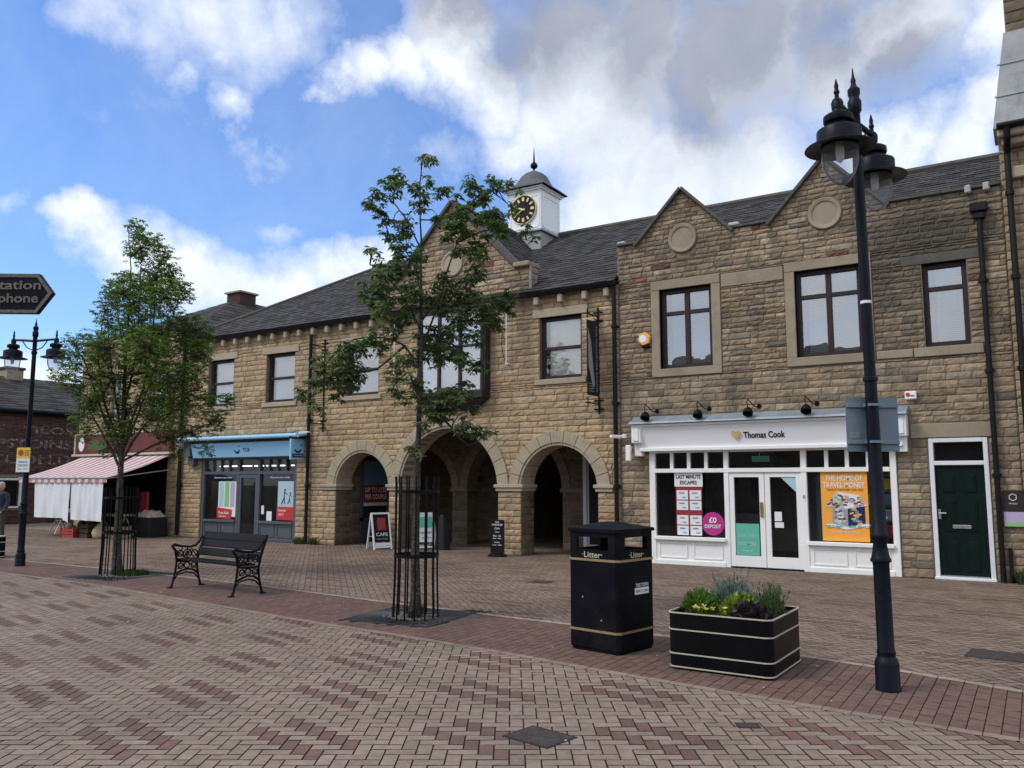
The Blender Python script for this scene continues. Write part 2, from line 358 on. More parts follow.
def text_mesh(txt,w=None,h=None,bold=0,shear=0,spacing=1):
    """returns verts (2D) and faces of lettering scaled so caps fit height h and, if given, width w; centred"""
    cu=bpy.data.curves.new('t','FONT'); cu.body=txt; cu.align_x='CENTER'; cu.offset=bold; cu.shear=shear; cu.space_character=spacing
    cu.resolution_u=3
    o=bpy.data.objects.new('t',cu); COL.objects.link(o)
    dg=bpy.context.evaluated_depsgraph_get(); me=bpy.data.meshes.new_from_object(o.evaluated_get(dg))
    vs=[(v.co.x,v.co.y) for v in me.vertices]; fs=[tuple(p.vertices) for p in me.polygons]
    bpy.data.objects.remove(o); bpy.data.curves.remove(cu); bpy.data.meshes.remove(me)
    if not vs: return [],[]
    x0=min(v[0] for v in vs); x1=max(v[0] for v in vs); y0=min(v[1] for v in vs); y1=max(v[1] for v in vs)
    sy=(h/(y1-y0)) if h else 1; sx=(w/(x1-x0)) if w else sy
    return [((v[0]-(x0+x1)/2)*sx,(v[1]-(y0+y1)/2)*sy) for v in vs],fs
def put_text(mb,txt,O,ex,ey,w=None,h=.1,bold=0.01,c=None,**k):
    vs,fs=text_mesh(txt,w,h,bold,**k); b=len(mb.v); O=Vector(O); ex=Vector(ex); ey=Vector(ey)
    mb.v.extend(tuple(O+ex*x+ey*y) for x,y in vs)
    for f in fs: mb.addf([b+i for i in f],c)
EX=(1,0,0); EZ=(0,0,1)
def ftext(mb,txt,x,z,y,h,w=None,bold=.012,**k): put_text(mb,txt,(x,y,z),EX,EZ,w,h,bold,**k)

def clip_poly(poly,a,b,c):
    """keep the part of a 2D polygon where a*x+b*y+c>=0"""
    out=[]; n=len(poly)
    for i in range(n):
        p=poly[i]; q=poly[(i+1)%n]; dp=a*p[0]+b*p[1]+c; dq=a*q[0]+b*q[1]+c
        if dp>=0: out.append(p)
        if (dp>=0)!=(dq>=0):
            t=dp/(dp-dq); out.append((p[0]+(q[0]-p[0])*t,p[1]+(q[1]-p[1])*t))
    return out

# ---- coursed stone facing: every stone a pillowed, rough-faced block
def stone(mb,poly,fn,relief,c):
    """poly: convex 2D outline; fn(u,w,out)->3D"""
    cx=sum(p[0] for p in poly)/len(poly); cz=sum(p[1] for p in poly)/len(poly)
    x0=min(p[0] for p in poly); x1=max(p[0] for p in poly); z0=min(p[1] for p in poly); z1=max(p[1] for p in poly)
    if x1-x0<.03 or z1-z0<.03: return
    if len(poly)==4 and all((abs(p[0]-x0)<1e-5 or abs(p[0]-x1)<1e-5) and (abs(p[1]-z0)<1e-5 or abs(p[1]-z1)<1e-5) for p in poly):
        nx=max(2,min(6,int((x1-x0)/.09)+1)); nz=3
        b=len(mb.v)
        e=min(.018,(z1-z0)*.16)
        xs=[x0,x0+e]+[x0+(x1-x0)*i/nx for i in range(1,nx)]+[x1-e,x1]
        zs=[z0,z0+e,(z0+z1)/2,z1-e,z1]
        for j,z in enumerate(zs):
            for i,x in enumerate(xs):
                bd=i in(0,len(xs)-1) or j in (0,len(zs)-1)
                o=0 if bd else relief*U(.45,1.25)*(1 if j==2 else .7)
                mb.v.append(tuple(fn(x+(0 if bd else U(-.008,.008)),z+(0 if bd else U(-.006,.006)),o)))
        W=len(xs)
        for j in range(len(zs)-1):
            for i in range(W-1): mb.addf([b+j*W+i,b+j*W+i+1,b+(j+1)*W+i+1,b+(j+1)*W+i],c)
    else:
        k=.9; inner=[(cx+(p[0]-cx)*k,cz+(p[1]-cz)*k) for p in poly]; n=len(poly); b=len(mb.v)
        mb.v.extend(tuple(fn(p[0],p[1],0)) for p in poly); mb.v.extend(tuple(fn(p[0],p[1],relief*U(.5,1))) for p in inner)
        for i in range(n):
            j=(i+1)%n; mb.addf([b+i,b+j,b+n+j,b+n+i],c)
        mb.addf([b+n+i for i in range(n)],c)
def facing(mb,u0,u1,w0,w1,fn,course,length,relief,colf,rects=(),circles=(),tops=(),rounds=(),joint=.008,jitter=.0):
    """tops: half-planes (a,b,c) each stone is clipped to"""
    z=w0
    while z<w1-.02:
        h=min(U(*course),w1-z)
        if w1-z-h<.04: h=w1-z
        ivs=[(u0,u1)]
        def cut(a,b):
            nonlocal ivs
            n=[]
            for p,q in ivs:
                if b<=p or a>=q: n.append((p,q)); continue
                if a>p: n.append((p,a))
                if b<q: n.append((b,q))
            ivs=n
        # split a course that straddles an opening edge
        for (a,b,c,d) in rects:
            for e in (c,d):
                if z+.03<e<z+h-.03: h=e-z
        zm=z+h/2
        for (a,b,c,d) in rects:
            if c-.01<zm<d+.01: cut(a,b)
        for (cx,cz,r) in circles:
            zz=max(z,cz) if z<cz<z+h else (z if z>=cz else z+h)
            if zz<cz: continue
            if zz-cz<r: k=math.sqrt(r*r-(zz-cz)**2); cut(cx-k,cx+k)
        for (cx,cz,r) in rounds:
            dz=0 if z<cz<z+h else min(abs(z-cz),abs(z+h-cz))
            if dz<r: k=math.sqrt(r*r-dz*dz); cut(cx-k,cx+k)
        for (p,q) in ivs:
            x=p
            while x<q-.02:
                L=U(*length)
                if x==p: L*=U(.5,1)
                if q-x-L<length[0]*.5: L=q-x
                L=min(L,q-x)
                j=joint/2
                poly=[(x+j,z+j),(x+L-j,z+j),(x+L-j,z+h-j),(x+j,z+h-j)]
                for t in tops:
                    if len(poly)>2 and any(t[0]*r_[0]+t[1]*r_[1]+t[2]<0 for r_ in poly): poly=clip_poly(poly,*t)
                if len(poly)>2:
                    stone(mb,poly,fn,relief,colf(x,z))
                x+=L
        z+=h
def colL(x,z):
    t=rnd(); b=U(.82,1.14)
    c=(.46,.335,.20) if t<.6 else (.48,.365,.23) if t<.8 else (.40,.305,.20) if t<.96 else (.43,.28,.165)
    return tuple(v*b for v in c)
def colR(x,z):
    t=rnd(); b=U(.68,1.16)
    c=(.39,.295,.195) if t<.5 else (.41,.325,.225) if t<.75 else (.31,.255,.19) if t<.87 else (.22,.185,.145) if t<.95 else (.39,.27,.17) if t<.99 else (.25,.11,.08)
    return tuple(v*b for v in c)
def colN(x,z):
    b=U(.8,1.15); return tuple(v*b for v in (.37,.29,.18))
def cold(x,z):  # dark stone tone; in passage and reveals it paints in their shade
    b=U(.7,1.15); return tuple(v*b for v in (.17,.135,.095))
def front(y): return lambda u,w,o: (u,y-o,w)
def sidex(x,s=1): return lambda u,w,o: (x+s*o,u,w)
def slates(mb,O,eu,ew,U0,U1,W1,clip=(),cw=.26,rh=.17,base=(.056,.052,.052)):
    """O origin at the eave, eu along eave, ew up the slope (unit); slates laid in courses, each one lapping the one below"""
    O=Vector(O); eu=Vector(eu); ew=Vector(ew); n=eu.cross(ew).normalized()
    if n.z<0: n=-n
    k=0; w=0.
    while w<W1:
        h=min(rh,W1-w); off=(k%2)*cw/2; x=U0-off
        while x<U1:
            a=max(x,U0); b=min(x+cw,U1); x+=cw
            if b-a<.01: continue
            poly=[(a+.003,w),(b-.003,w),(b-.003,w+h+.02),(a+.003,w+h+.02)]
            for t in clip: 
                poly=clip_poly(poly,*t)
                if len(poly)<3: break
            if len(poly)<3: continue
            t0=U(.012,.020); g=U(.55,1.45); gg=U(-.006,.006)
            c=(base[0]*g+gg,base[1]*g,base[2]*g-gg)
            P=[O+eu*p[0]+ew*p[1]+n*(t0-(p[1]-w)/(h+.02)*.012) for p in poly]
            mb.face(P,c)
            lo=[i for i in range(len(poly)) if abs(poly[i][1]-w)<1e-4]
            if len(lo)==2: 
                i,j=lo; A=P[i];B=P[j]; mb.face([A,B,B-n*.02,A-n*.02],tuple(v*.6 for v in c))
        w+=h; k+=1
# crown and limb layout in metres (sideways, height, radius)
CR=[(-0.02,5.74,0.08),(0.15,5.69,0.07),(0.06,5.45,0.09),(0.1,5.54,0.06),(-0.36,5.42,0.08),(-0.46,5.33,0.07),(-0.26,5.33,0.11),(-0.21,5.37,0.06),(-0.55,5.16,0.08),(-0.48,5.12,0.09),(-0.28,5.12,0.11),(-0.6,4.99,0.07),(-0.5,4.92,0.11),(-0.57,4.93,0.09),(-0.38,4.87,0.07),(-0.45,4.82,0.07),(-0.01,5.17,0.11),(0.06,5.12,0.07),(-0.04,5.04,0.11),(0.2,5.33,0.09),(0.3,5.37,0.08),(0.43,5.26,0.07),(0.18,5.01,0.08),(0.23,4.88,0.05),(-0.21,4.94,0.07),(-0.3,4.69,0.14),(-0.18,4.72,0.12),(-0.47,4.69,0.08),(-0.4,4.59,0.06),(-0.64,4.52,0.06),(-0.68,4.48,0.04),(-0.51,4.39,0.07),(-0.34,4.39,0.14),(-0.2,4.39,0.12),(-0.41,4.29,0.12),(-0.51,4.24,0.09),(-0.15,4.27,0.14),(0.02,4.32,0.12),(0.6,5.35,0.07),(0.67,5.3,0.11),(0.62,5.19,0.09),(0.84,5.42,0.08),(0.77,5.27,0.11),(0.89,5.22,0.09),(0.97,5.26,0.07),(1.06,5.35,0.07),(1.14,5.37,0.06),(0.67,5.12,0.09),(0.79,5.07,0.09),(0.7,4.94,0.12),(0.87,4.94,0.12),(0.99,4.89,0.11),(0.84,4.79,0.14),(0.99,4.77,0.12),(0.94,4.67,0.09),(1.14,4.99,0.07),(1.23,5.19,0.05),(0.45,4.92,0.14),(0.55,4.87,0.12),(0.36,4.82,0.09),(0.46,4.69,0.14),(0.58,4.67,0.12),(0.63,4.62,0.07),(0.43,4.52,0.09),(0.33,4.67,0.09),(0.8,4.64,0.07),(0.7,4.47,0.12),(0.6,4.42,0.12),(0.75,4.27,0.12),(0.7,4.14,0.14),(1.04,4.52,0.09),(1.16,5.04,0.06),(1.33,4.62,0.05),(1.38,4.47,0.05),(1.26,4.54,0.04),(-0.67,3.93,0.14),(-0.53,3.96,0.14),(-0.38,3.99,0.17),(-0.18,3.93,0.17),(-0.03,3.84,0.17),(0.14,3.9,0.17),(0.31,3.99,0.17),(0.55,3.99,0.17),(0.72,3.9,0.17),(0.84,3.81,0.17),(0.98,3.78,0.14),(1.1,3.87,0.11),(1.12,3.75,0.11),(-0.49,3.81,0.14),(-0.38,3.69,0.17),(-0.2,3.69,0.14),(-0.14,3.55,0.11),(-0.43,3.52,0.14),(-0.26,3.49,0.11),(0.4,3.72,0.17),(0.61,3.69,0.14),(0.75,3.61,0.17),(0.89,3.55,0.14),(0.49,3.49,0.17),(0.66,3.4,0.14),(0.32,3.43,0.17),(0.15,3.49,0.17),(0.03,3.34,0.14),(-0.6,3.34,0.14),(-0.77,3.28,0.14),(-0.51,3.28,0.11),(-0.91,3.2,0.14),(-0.74,3.17,0.11),(-1.05,3.08,0.17),(-1.17,3.05,0.14),(-0.94,2.96,0.17),(-0.79,2.96,0.14),(-1.08,2.91,0.17),(-1.19,2.85,0.14),(-0.88,2.82,0.14),(-1.28,2.76,0.11),(-1.33,2.65,0.11),(-1.3,2.5,0.09),(-1.02,2.68,0.11),(-0.75,2.82,0.09),(-0.02,3.11,0.14),(0.15,3.2,0.17),(0.32,3.23,0.17),(0.49,3.14,0.14),(0.67,3.05,0.11),(0.75,3.05,0.09),(0.55,3.02,0.11),(-0.19,3.05,0.11),(-0.34,2.99,0.09),(-0.22,2.79,0.14),(-0.19,2.62,0.11),(-0.02,2.82,0.11),(0.1,2.56,0.14),(0.27,2.62,0.17),(0.38,2.56,0.17),(0.21,2.42,0.17),(0.33,2.42,0.14),(0.55,2.68,0.14),(0.5,2.56,0.11),(0.67,2.49,0.09),(0.04,2.68,0.14),(0.58,2.33,0.07),(0.67,2.22,0.11),(0.78,2.18,0.1),(0.87,2.16,0.07),(0.53,2.22,0.09),(0.05,2.28,0.09),(-0.06,1.99,0.09),(0.05,1.94,0.06),(0.55,2.79,0.09)]
CL=[(-0.09,6.13,0.16),(0.12,6.0,0.22),(0.38,5.9,0.19),(-0.14,5.8,0.16),(0.27,5.66,0.32),(0.59,5.66,0.19),(-0.37,5.32,0.19),(-0.56,5.09,0.26),(-0.17,5.19,0.32),(0.22,5.26,0.32),(0.55,5.19,0.32),(0.87,5.32,0.22),(0.95,5.06,0.22),(1.22,4.86,0.19),(-0.67,4.72,0.26),(-0.28,4.79,0.38),(0.18,4.79,0.38),(0.57,4.72,0.38),(0.97,4.66,0.38),(1.23,4.72,0.16),(-0.45,4.39,0.26),(0.01,4.33,0.38),(0.47,4.26,0.45),(0.92,4.26,0.38),(1.31,4.2,0.32),(1.51,4.13,0.16),(-0.95,4.0,0.26),(-0.62,4.0,0.38),(-0.23,3.87,0.38),(0.23,3.8,0.45),(0.75,3.8,0.45),(1.2,3.8,0.38),(1.46,3.8,0.26),(-1.0,3.74,0.22),(-0.98,3.41,0.32),(-0.59,3.41,0.38),(-0.13,3.34,0.38),(0.38,3.34,0.45),(0.84,3.28,0.45),(1.22,3.28,0.32),(1.54,3.34,0.26),(1.69,2.96,0.26),(1.95,2.96,0.16),(2.01,3.02,0.1),(1.31,2.89,0.32),(0.93,2.76,0.38),(0.41,2.76,0.38),(-0.1,2.83,0.38),(-0.56,2.96,0.32),(-0.96,3.08,0.26),(-0.81,2.76,0.26),(-0.41,2.57,0.26),(0.04,2.44,0.26),(0.62,2.38,0.26),(1.07,2.44,0.26),(1.38,2.63,0.26),(1.57,2.76,0.19),(-0.66,2.44,0.19),(-0.33,2.19,0.19),(0.76,2.12,0.16),(1.21,2.19,0.16)]
SR_=[[(-0.01,-0.0),(-0.01,1.14),(0.0,2.1),(0.02,2.58),(0.03,3.32),(0.01,4.08),(0.01,4.59),(-0.03,5.23),(0.02,5.69)],[(0.01,4.46),(-0.19,4.87),(-0.38,5.1),(-0.54,5.17),(-0.61,4.91)],[(0.01,3.95),(-0.1,4.31),(-0.26,4.59),(-0.41,4.69)],[(-0.01,5.17),(0.2,5.27),(0.42,5.26)],[(-0.02,5.2),(-0.21,5.33),(-0.39,5.39)],[(0.02,3.2),(0.21,3.7),(0.37,4.31),(0.45,4.52),(0.61,4.95),(0.61,5.27)],[(0.61,4.95),(0.86,5.17),(1.11,5.39)],[(0.45,4.55),(0.8,4.69),(1.06,4.59),(1.37,4.47)],[(0.01,2.95),(-0.17,3.26),(-0.42,3.36),(-0.79,3.35),(-1.03,3.18),(-1.27,2.83),(-1.34,2.56)],[(0.02,3.45),(-0.25,3.95),(-0.5,4.2),(-0.65,4.31)],[(0.04,3.08),(0.38,3.57),(0.74,3.82),(1.11,3.8)],[(0.02,2.58),(0.33,2.34),(0.53,2.1),(0.65,2.0),(0.85,2.17)],[(-0.01,2.65),(-0.11,2.93),(-0.25,2.78)],[(0.21,3.7),(0.43,3.82),(0.72,4.31),(0.96,4.46)],[(0.03,3.57),(0.31,4.01),(0.52,4.14)],[(-0.17,3.26),(-0.54,2.95),(-0.9,2.93),(-1.15,2.89)]]
SL_=[[(-0.0,-0.0),(-0.03,0.76),(-0.03,1.45),(-0.04,1.89),(-0.03,2.32),(-0.05,3.03),(-0.06,3.92),(-0.04,4.83),(-0.06,5.56),(-0.15,6.16)],[(-0.04,1.94),(-0.3,2.5),(-0.57,3.21),(-0.78,3.74),(-0.95,3.92)],[(-0.05,1.83),(-0.36,2.32),(-0.67,2.76),(-0.86,3.03)],[(-0.03,2.32),(-0.27,3.21),(-0.46,4.1),(-0.59,5.01)],[(-0.02,2.15),(0.25,2.68),(0.53,3.39),(0.8,4.1),(1.04,4.65)],[(-0.03,1.97),(0.35,2.5),(0.86,2.94),(1.38,3.17),(1.86,3.03)],[(-0.01,2.32),(0.36,3.39),(0.44,4.28),(0.48,5.19),(0.55,5.66)],[(-0.04,2.85),(0.19,3.92),(0.23,4.83),(0.28,5.66)],[(-0.04,1.94),(0.45,2.24),(1.05,2.5),(1.57,2.71)],[(-0.03,2.06),(-0.47,3.03),(-0.67,3.92),(-0.61,4.83)],[(-0.05,3.74),(-0.3,4.65),(-0.38,5.19)]]
CB=[(-0.765,0.441,0.469,0.04),(-0.739,0.479,0.474,0.051),(-0.708,0.515,0.482,0.057),(-0.673,0.55,0.494,0.053),(-0.643,0.577,0.504,0.043),(-0.711,0.533,0.459,0.023),(-0.708,0.567,0.422,0.024),(-0.62,0.638,0.457,0.024),(-0.596,0.66,0.457,0.031),(-0.567,0.686,0.456,0.036),(-0.531,0.712,0.459,0.051),(-0.502,0.75,0.432,0.055),(-0.458,0.788,0.412,0.069),(-0.499,0.778,0.382,0.044),(-0.4,0.825,0.4,0.092),(-0.323,0.873,0.365,0.091),(-0.242,0.906,0.347,0.078),(-0.424,0.775,0.469,0.09),(-0.333,0.815,0.473,0.099),(-0.235,0.855,0.463,0.097),(-0.14,0.887,0.439,0.063),(-0.091,0.885,0.457,0.061),(-0.102,0.932,0.348,0.048),(-0.048,0.943,0.329,0.046),(-0.022,0.928,0.371,0.032),(-0.414,0.851,0.322,0.059),(-0.363,0.877,0.314,0.058),(-0.522,0.7,0.487,0.044),(-0.841,0.473,0.261,0.027),(-0.832,0.495,0.251,0.038),(-0.817,0.521,0.247,0.045),(-0.802,0.547,0.24,0.046),(-0.783,0.579,0.226,0.045),(-0.766,0.606,0.213,0.043),(-0.742,0.639,0.205,0.04),(-0.719,0.66,0.218,0.042),(-0.693,0.681,0.237,0.035),(-0.667,0.703,0.248,0.033),(-0.645,0.721,0.253,0.024),(-0.886,0.451,0.107,0.031),(-0.87,0.483,0.101,0.032),(-0.004,0.895,0.445,0.049),(-0.152,0.826,0.543,0.121),(-0.319,0.76,0.566,0.126)]
CF=[(-0.74,0.524,0.421,0.017),(-0.703,0.609,0.368,0.02),(-0.709,0.592,0.384,0.015),(-0.551,0.75,0.365,0.03),(-0.868,0.421,0.262,0.018),(-0.713,0.641,0.282,0.018),(-0.63,0.625,0.46,0.022),(-0.537,0.683,0.495,0.022)]
CG=[(-0.412,0.753,0.514,0.099),(-0.329,0.806,0.491,0.11),(-0.242,0.845,0.477,0.097),(-0.144,0.868,0.476,0.083),(-0.468,0.74,0.484,0.056),(-0.289,0.85,0.441,0.066),(-0.507,0.698,0.505,0.044),(-0.093,0.898,0.431,0.041),(-0.259,0.776,0.575,0.206)]
# ================================================================== ARCADE BUILDING (left, centre)
def arc(cx,cz,r,a0,a1,n): return [(cx+r*math.cos(a0+(a1-a0)*i/n),cz+r*math.sin(a0+(a1-a0)*i/n)) for i in range(n+1)]
def rect(x0,x1,z0,z1): return [(x0,z0),(x1,z0),(x1,z1),(x0,z1)]
XZ=lambda u,w,t:(u,t,w)
XL,XM,XR=-21.4,-7.2,-.22
A=thing('arcade_building','long sandstone building with three round arches and a central gable behind the right tree','building',(-14.35,0,0))
ARCH=[(-14.23,1.44,.88),(-11.585,1.44,1.395),(-8.655,1.44,.935)]
WINL=[(-20.26,-19.18,3.74,5.08),(-17.82,-16.72,3.74,5.08),(-14.86,-13.76,3.76,5.08),(-9.1,-8.07,3.81,5.18)]
ORI=(-12.3,-10.42,3.66,5.62)
SHOPL=(-20.4,-16.55,0,2.3)
out=[(XL,0),(SHOPL[0],0),(SHOPL[0],2.3),(SHOPL[1],2.3),(SHOPL[1],0)]
for cx,cz,r in ARCH:
    out+= [(cx-r,0)]+arc(cx,cz,r,PI,0,24)+[(cx+r,0)]
GX,GZ,GB=-11.5,8.28,6.42
out+=[(XM,0),(XM,5.72),(-9.35,5.72),(-9.35,GB),(-9.72,GB),(GX,GZ),(-13.28,GB),(-13.65,GB),(-13.65,5.72),(XL,5.72)]
w=MB(); w.cm=0
w.prism(out,XZ,0,.35,(.3,.26,.2),holes=[rect(*q) for q in WINL+[ORI]])
w.cm=1
rects=[(a-.01,b+.01,c,d) for a,b,c,d in WINL]+[(a-.125,b+.125,c-.12,c) for a,b,c,d in WINL]+[(a-.17,b+.17,d,d+.19) for a,b,c,d in WINL]+[(ORI[0]-.02,ORI[1]+.02,3.45,ORI[3]+.02),(SHOPL[0]-.02,SHOPL[1]+.02,0,2.5)]
rects+=[(cx-r,cx+r,0,1.44) for cx,cz,r in ARCH]+[(a,b,1.36,1.53) for a,b in ((-15.6,-15.1),(-13.38,-12.95),(-10.24,-9.55),(-7.75,-7.36))]
circ=[(cx,cz,r+.16) for cx,cz,r in ARCH]+[(GX,6.75,.30)]
facing(w,XL,XM,0,5.72,front(0),(.125,.15),(.28,.7),.022,colL,rects,circ[:3],rounds=circ[3:])
sl=(GZ-GB)/(GX+13.28)
tops=[(sl,-1,GZ-sl*GX-.05),(-sl,-1,GZ+sl*GX-.05)]
facing(w,-13.65,-9.35,5.72,GB,front(0),(.11,.14),(.22,.5),.03,colR,[rects[12]],[],rounds=circ[3:])
facing(w,-13.28,-9.72,GB,GZ,front(0),(.10,.13),(.2,.45),.022,colR,[],[],tops,circ[3:])
facing(w,0,.34,5.72,GB,sidex(-9.35,1),(.12,.15),(.2,.3),.02,colR)
# reveals of the arches: jamb stones, their colour darkened to stand in for shade
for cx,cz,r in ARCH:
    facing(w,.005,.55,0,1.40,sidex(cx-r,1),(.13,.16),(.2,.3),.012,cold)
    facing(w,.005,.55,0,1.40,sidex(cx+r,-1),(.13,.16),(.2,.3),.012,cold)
w.build('wall',['mortar','stoneL'],A)
# rear, side and floor slab of the building
w=MB(); w.box(XL,XL+.3,.36,8,0,5.72); w.box(XL,XM,7.7,8,0,5.72); w.box(XL+.3,XM,.36,7.7,3.02,3.2); w.box(XM-.16,XM-.02,.36,7.7,0,5.7)
w.build('rear_wall','mortar',A)
# arch surrounds
def ring(mb,cx,cz,r,ro,y0,y1,n,a0=0,a1=PI,gap=.006):
    for i in range(n):
        t0=a0+(a1-a0)*i/n+gap/r; t1=a0+(a1-a0)*(i+1)/n-gap/r
        m=4; inn=[(cx+r*math.cos(t0+(t1-t0)*k/m),cz+r*math.sin(t0+(t1-t0)*k/m)) for k in range(m+1)]
        ou=[(cx+ro*math.cos(t0+(t1-t0)*k/m),cz+ro*math.sin(t0+(t1-t0)*k/m)) for k in range(m+1)]
        for k in range(m):
            mb.prism([inn[k],inn[k+1],ou[k+1],ou[k]],XZ,y0,y1)
for (cx,cz,r),n in zip(ARCH,(11,15,11)):
    yr={-14.23:-.052,-11.585:-.060,-8.655:-.056}[cx]; g=MB(); ring(g,cx,cz,r+.055,r+.30,yr,.1+yr*.1,n)
    g2=MB(); ring(g2,cx,cz,r-.002,r+.07,-.03,.55,n)
    o=g.build('arch_surround','dress',A,bevel=.006); g2.build('arch_soffit','dress',o)
for i,(a,b,yb) in enumerate(((-15.62,-15.04,.58),(-13.42,-12.9,.58),(-10.27,-9.51,.58),(-7.8,-7.33,.58))):
    g=MB(); g.box(a,b,-.075,yb,1.46,1.535,bev=.012); g.box(a+.035,b-.035,-.045,yb-.02,1.385,1.46,bev=.01)
    g.build('impost','dress',A)
# oriel
def window(par,x0,x1,z0,z1,y=.10,cols=(1,),rows=(.5,),fw=.065,mat='brownframe',gl='glass',blind='blind',slats=False,blx=0,depth=.07,bly=.03,bz=None):
    g=MB(); g.box(x0,x0+fw,y,y+depth,z0,z1,bev=.006); g.box(x1-fw,x1,y,y+depth,z0,z1,bev=.006); g.box(x0+fw,x1-fw,y,y+depth,z0,z0+fw*1.1,bev=.006); g.box(x0+fw,x1-fw,y,y+depth,z1-fw,z1,bev=.006)
    nc=len(cols); tot=sum(cols); xs=[x0]; 
    for c in cols: xs.append(xs[-1]+(x1-x0)*c/tot)
    for x in xs[1:-1]: g.box(x-fw*.55,x+fw*.55,y-.004,y+depth-.004,z0+fw*1.1,z1-fw,bev=.006)
    zs=[z0+(z1-z0)*r for r in rows]
    for z in zs: g.box(x0+fw,x1-fw,y+.006,y+depth-.01,z-fw*.45,z+fw*.45,bev=.005)
    o=g.build('window',mat,par)
    p=MB()
    zz=[z0]+zs+[z1]
    for i in range(nc):
        for j in range(len(zz)-1):
            p.face([(xs[i]+.02,y+depth*.6+U(-.001,.001),zz[j]+.02),(xs[i+1]-.02,y+depth*.6+U(-.001,.001),zz[j]+.02),(xs[i+1]-.02,y+depth*.6+U(-.002,.002),zz[j+1]-.02),(xs[i]+.02,y+depth*.6+U(-.002,.002),zz[j+1]-.02)])
    p.build('pane',gl,o,fix=False)
    if blind:
        b=MB()
        if slats:
            z=z0+.03
            while z<z1-.03:
                b.box(x0+blx,x1-.03,y+depth+bly,y+depth+bly+.022,z,z+.024); z+=.034
        else: b.box(x0+.02+blx,x1-.02,y+depth+bly,y+depth+bly+.01,z0+(bz or .02),z1-.02)
        b.build('blind',blind,o)
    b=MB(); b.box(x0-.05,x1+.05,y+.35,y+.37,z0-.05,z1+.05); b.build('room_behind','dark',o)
    return o
def sill(par,x0,x1,z,mat='dress',h=.12,out=.05):
    g=MB(); g.box(x0,x1,-out,.12,z-h,z,bev=.008); g.build('window_sill',mat,par)
def lintel(par,x0,x1,z,mat='dress',h=.19,out=.04):
    g=MB(); g.box(x0,x1,-out,.12,z,z+h,bev=.008); g.build('lintel',mat,par)
for i,(a,b,c,d) in enumerate(WINL):
    o=window(A,a,b,c,d,blx=.14 if i!=2 else .05,fw=.075)
    sill(A,a-.12,b+.12,c); lintel(A,a-.165,b+.165,d)
    g=MB(); 
# oriel bay
a,b,c,d=ORI
g=MB(); y0=-.32
g.box(a,b,y0,.0,3.47,3.66,bev=.01); g.box(a+.0,b,y0+.02,.0,d-.12,d,bev=.01)
for x in (a,a+.60,b-.68,b-.07): g.box(x,x+.07,y0+.02,y0+.10,3.66,d-.12,bev=.006)
for x in (a,b-.07): g.box(x,x+.07,-.08,.0,3.66,d-.12)
g.box(a+.07,b-.07,y0+.03,y0+.09,4.66,4.72,bev=.005)
o=g.build('window',['brownframe'],A); lbl(o,'dark brown projecting bay window over the middle arch')
p=MB(); p.face([(a+.05,y0+.06,3.66),(b-.05,y0+.06,3.66),(b-.05,y0+.06,d-.12),(a+.05,y0+.06,d-.12)])
for x in (a+.035,b-.035): p.face([(x,y0+.06,3.66),(x,0,3.66),(x,0,d-.12),(x,y0+.06,d-.12)])
p.build('pane','glassR',o,fix=False)
p=MB(); p.box(a+.12,b-.1,-.17,-.16,3.68,d-.14); p.build('blind','blind',o)
g=MB()   # sloping underside down to the wall
g.face([(a,y0,3.47),(b,y0,3.47),(b-.35,-.03,3.22),(a+.35,-.03,3.22)]); g.face([(a,y0,3.47),(a+.35,-.03,3.22),(a,0,3.47)]); g.face([(b,y0,3.47),(b,0,3.47),(b-.35,-.03,3.22)])
g.face([(a,y0,3.471),(b,y0,3.471),(b,0,3.471),(a,0,3.471)]); g.build('bay_bracket','brownframe',o)
g=MB(); g.lathe([(.001,-.03),(.24,-.03),(.25,-.045),(.29,-.05),(.31,-.04),(.31,.0)],GX,0,6.75,n=36,ax='y'); g.build('round_plaque','dress',A)
# gable coping
def coping(par,x0,z0,x1,z1,y0=-.10,y1=.38,t=.05,mat='coping'):
    L=math.hypot(x1-x0,z1-z0); ux,uz=(x1-x0)/L,(z1-z0)/L; nx,nz=-uz,ux
    if nz<0: nx,nz=-nx,-nz
    g=MB(); n=max(2,int(L/.6))
    for i in range(n):
        a=L*i/n+.003; b=L*(i+1)/n-.003
        pts=[(x0+ux*a-nx*.02,z0+uz*a-nz*.02),(x0+ux*b-nx*.02,z0+uz*b-nz*.02),(x0+ux*b+nx*t,z0+uz*b+nz*t),(x0+ux*a+nx*t,z0+uz*a+nz*t)]
        g.prism(pts,XZ,y0,y1)
    g.build('gable_coping',mat,par,bevel=.008)
coping(A,-13.34,GB-.03,GX,GZ); coping(A,-9.66,GB-.03,GX,GZ)
for x in (-13.67,-9.74):
    g=MB(); g.box(x,x+.42,-.12,.42,GB-.02,GB+.09,bev=.02); g.build('kneeler_stone','dressR',A)
# corbels
xs=[-20.05+.51*i for i in range(13)]+[-9.12,-8.52,-7.93,-7.42]
for x in xs:
    g=MB(); g.box(x-.06,x+.06,-.16,.05,5.45,5.64,bev=.02); tagc=g.build('corbel','dress',A)
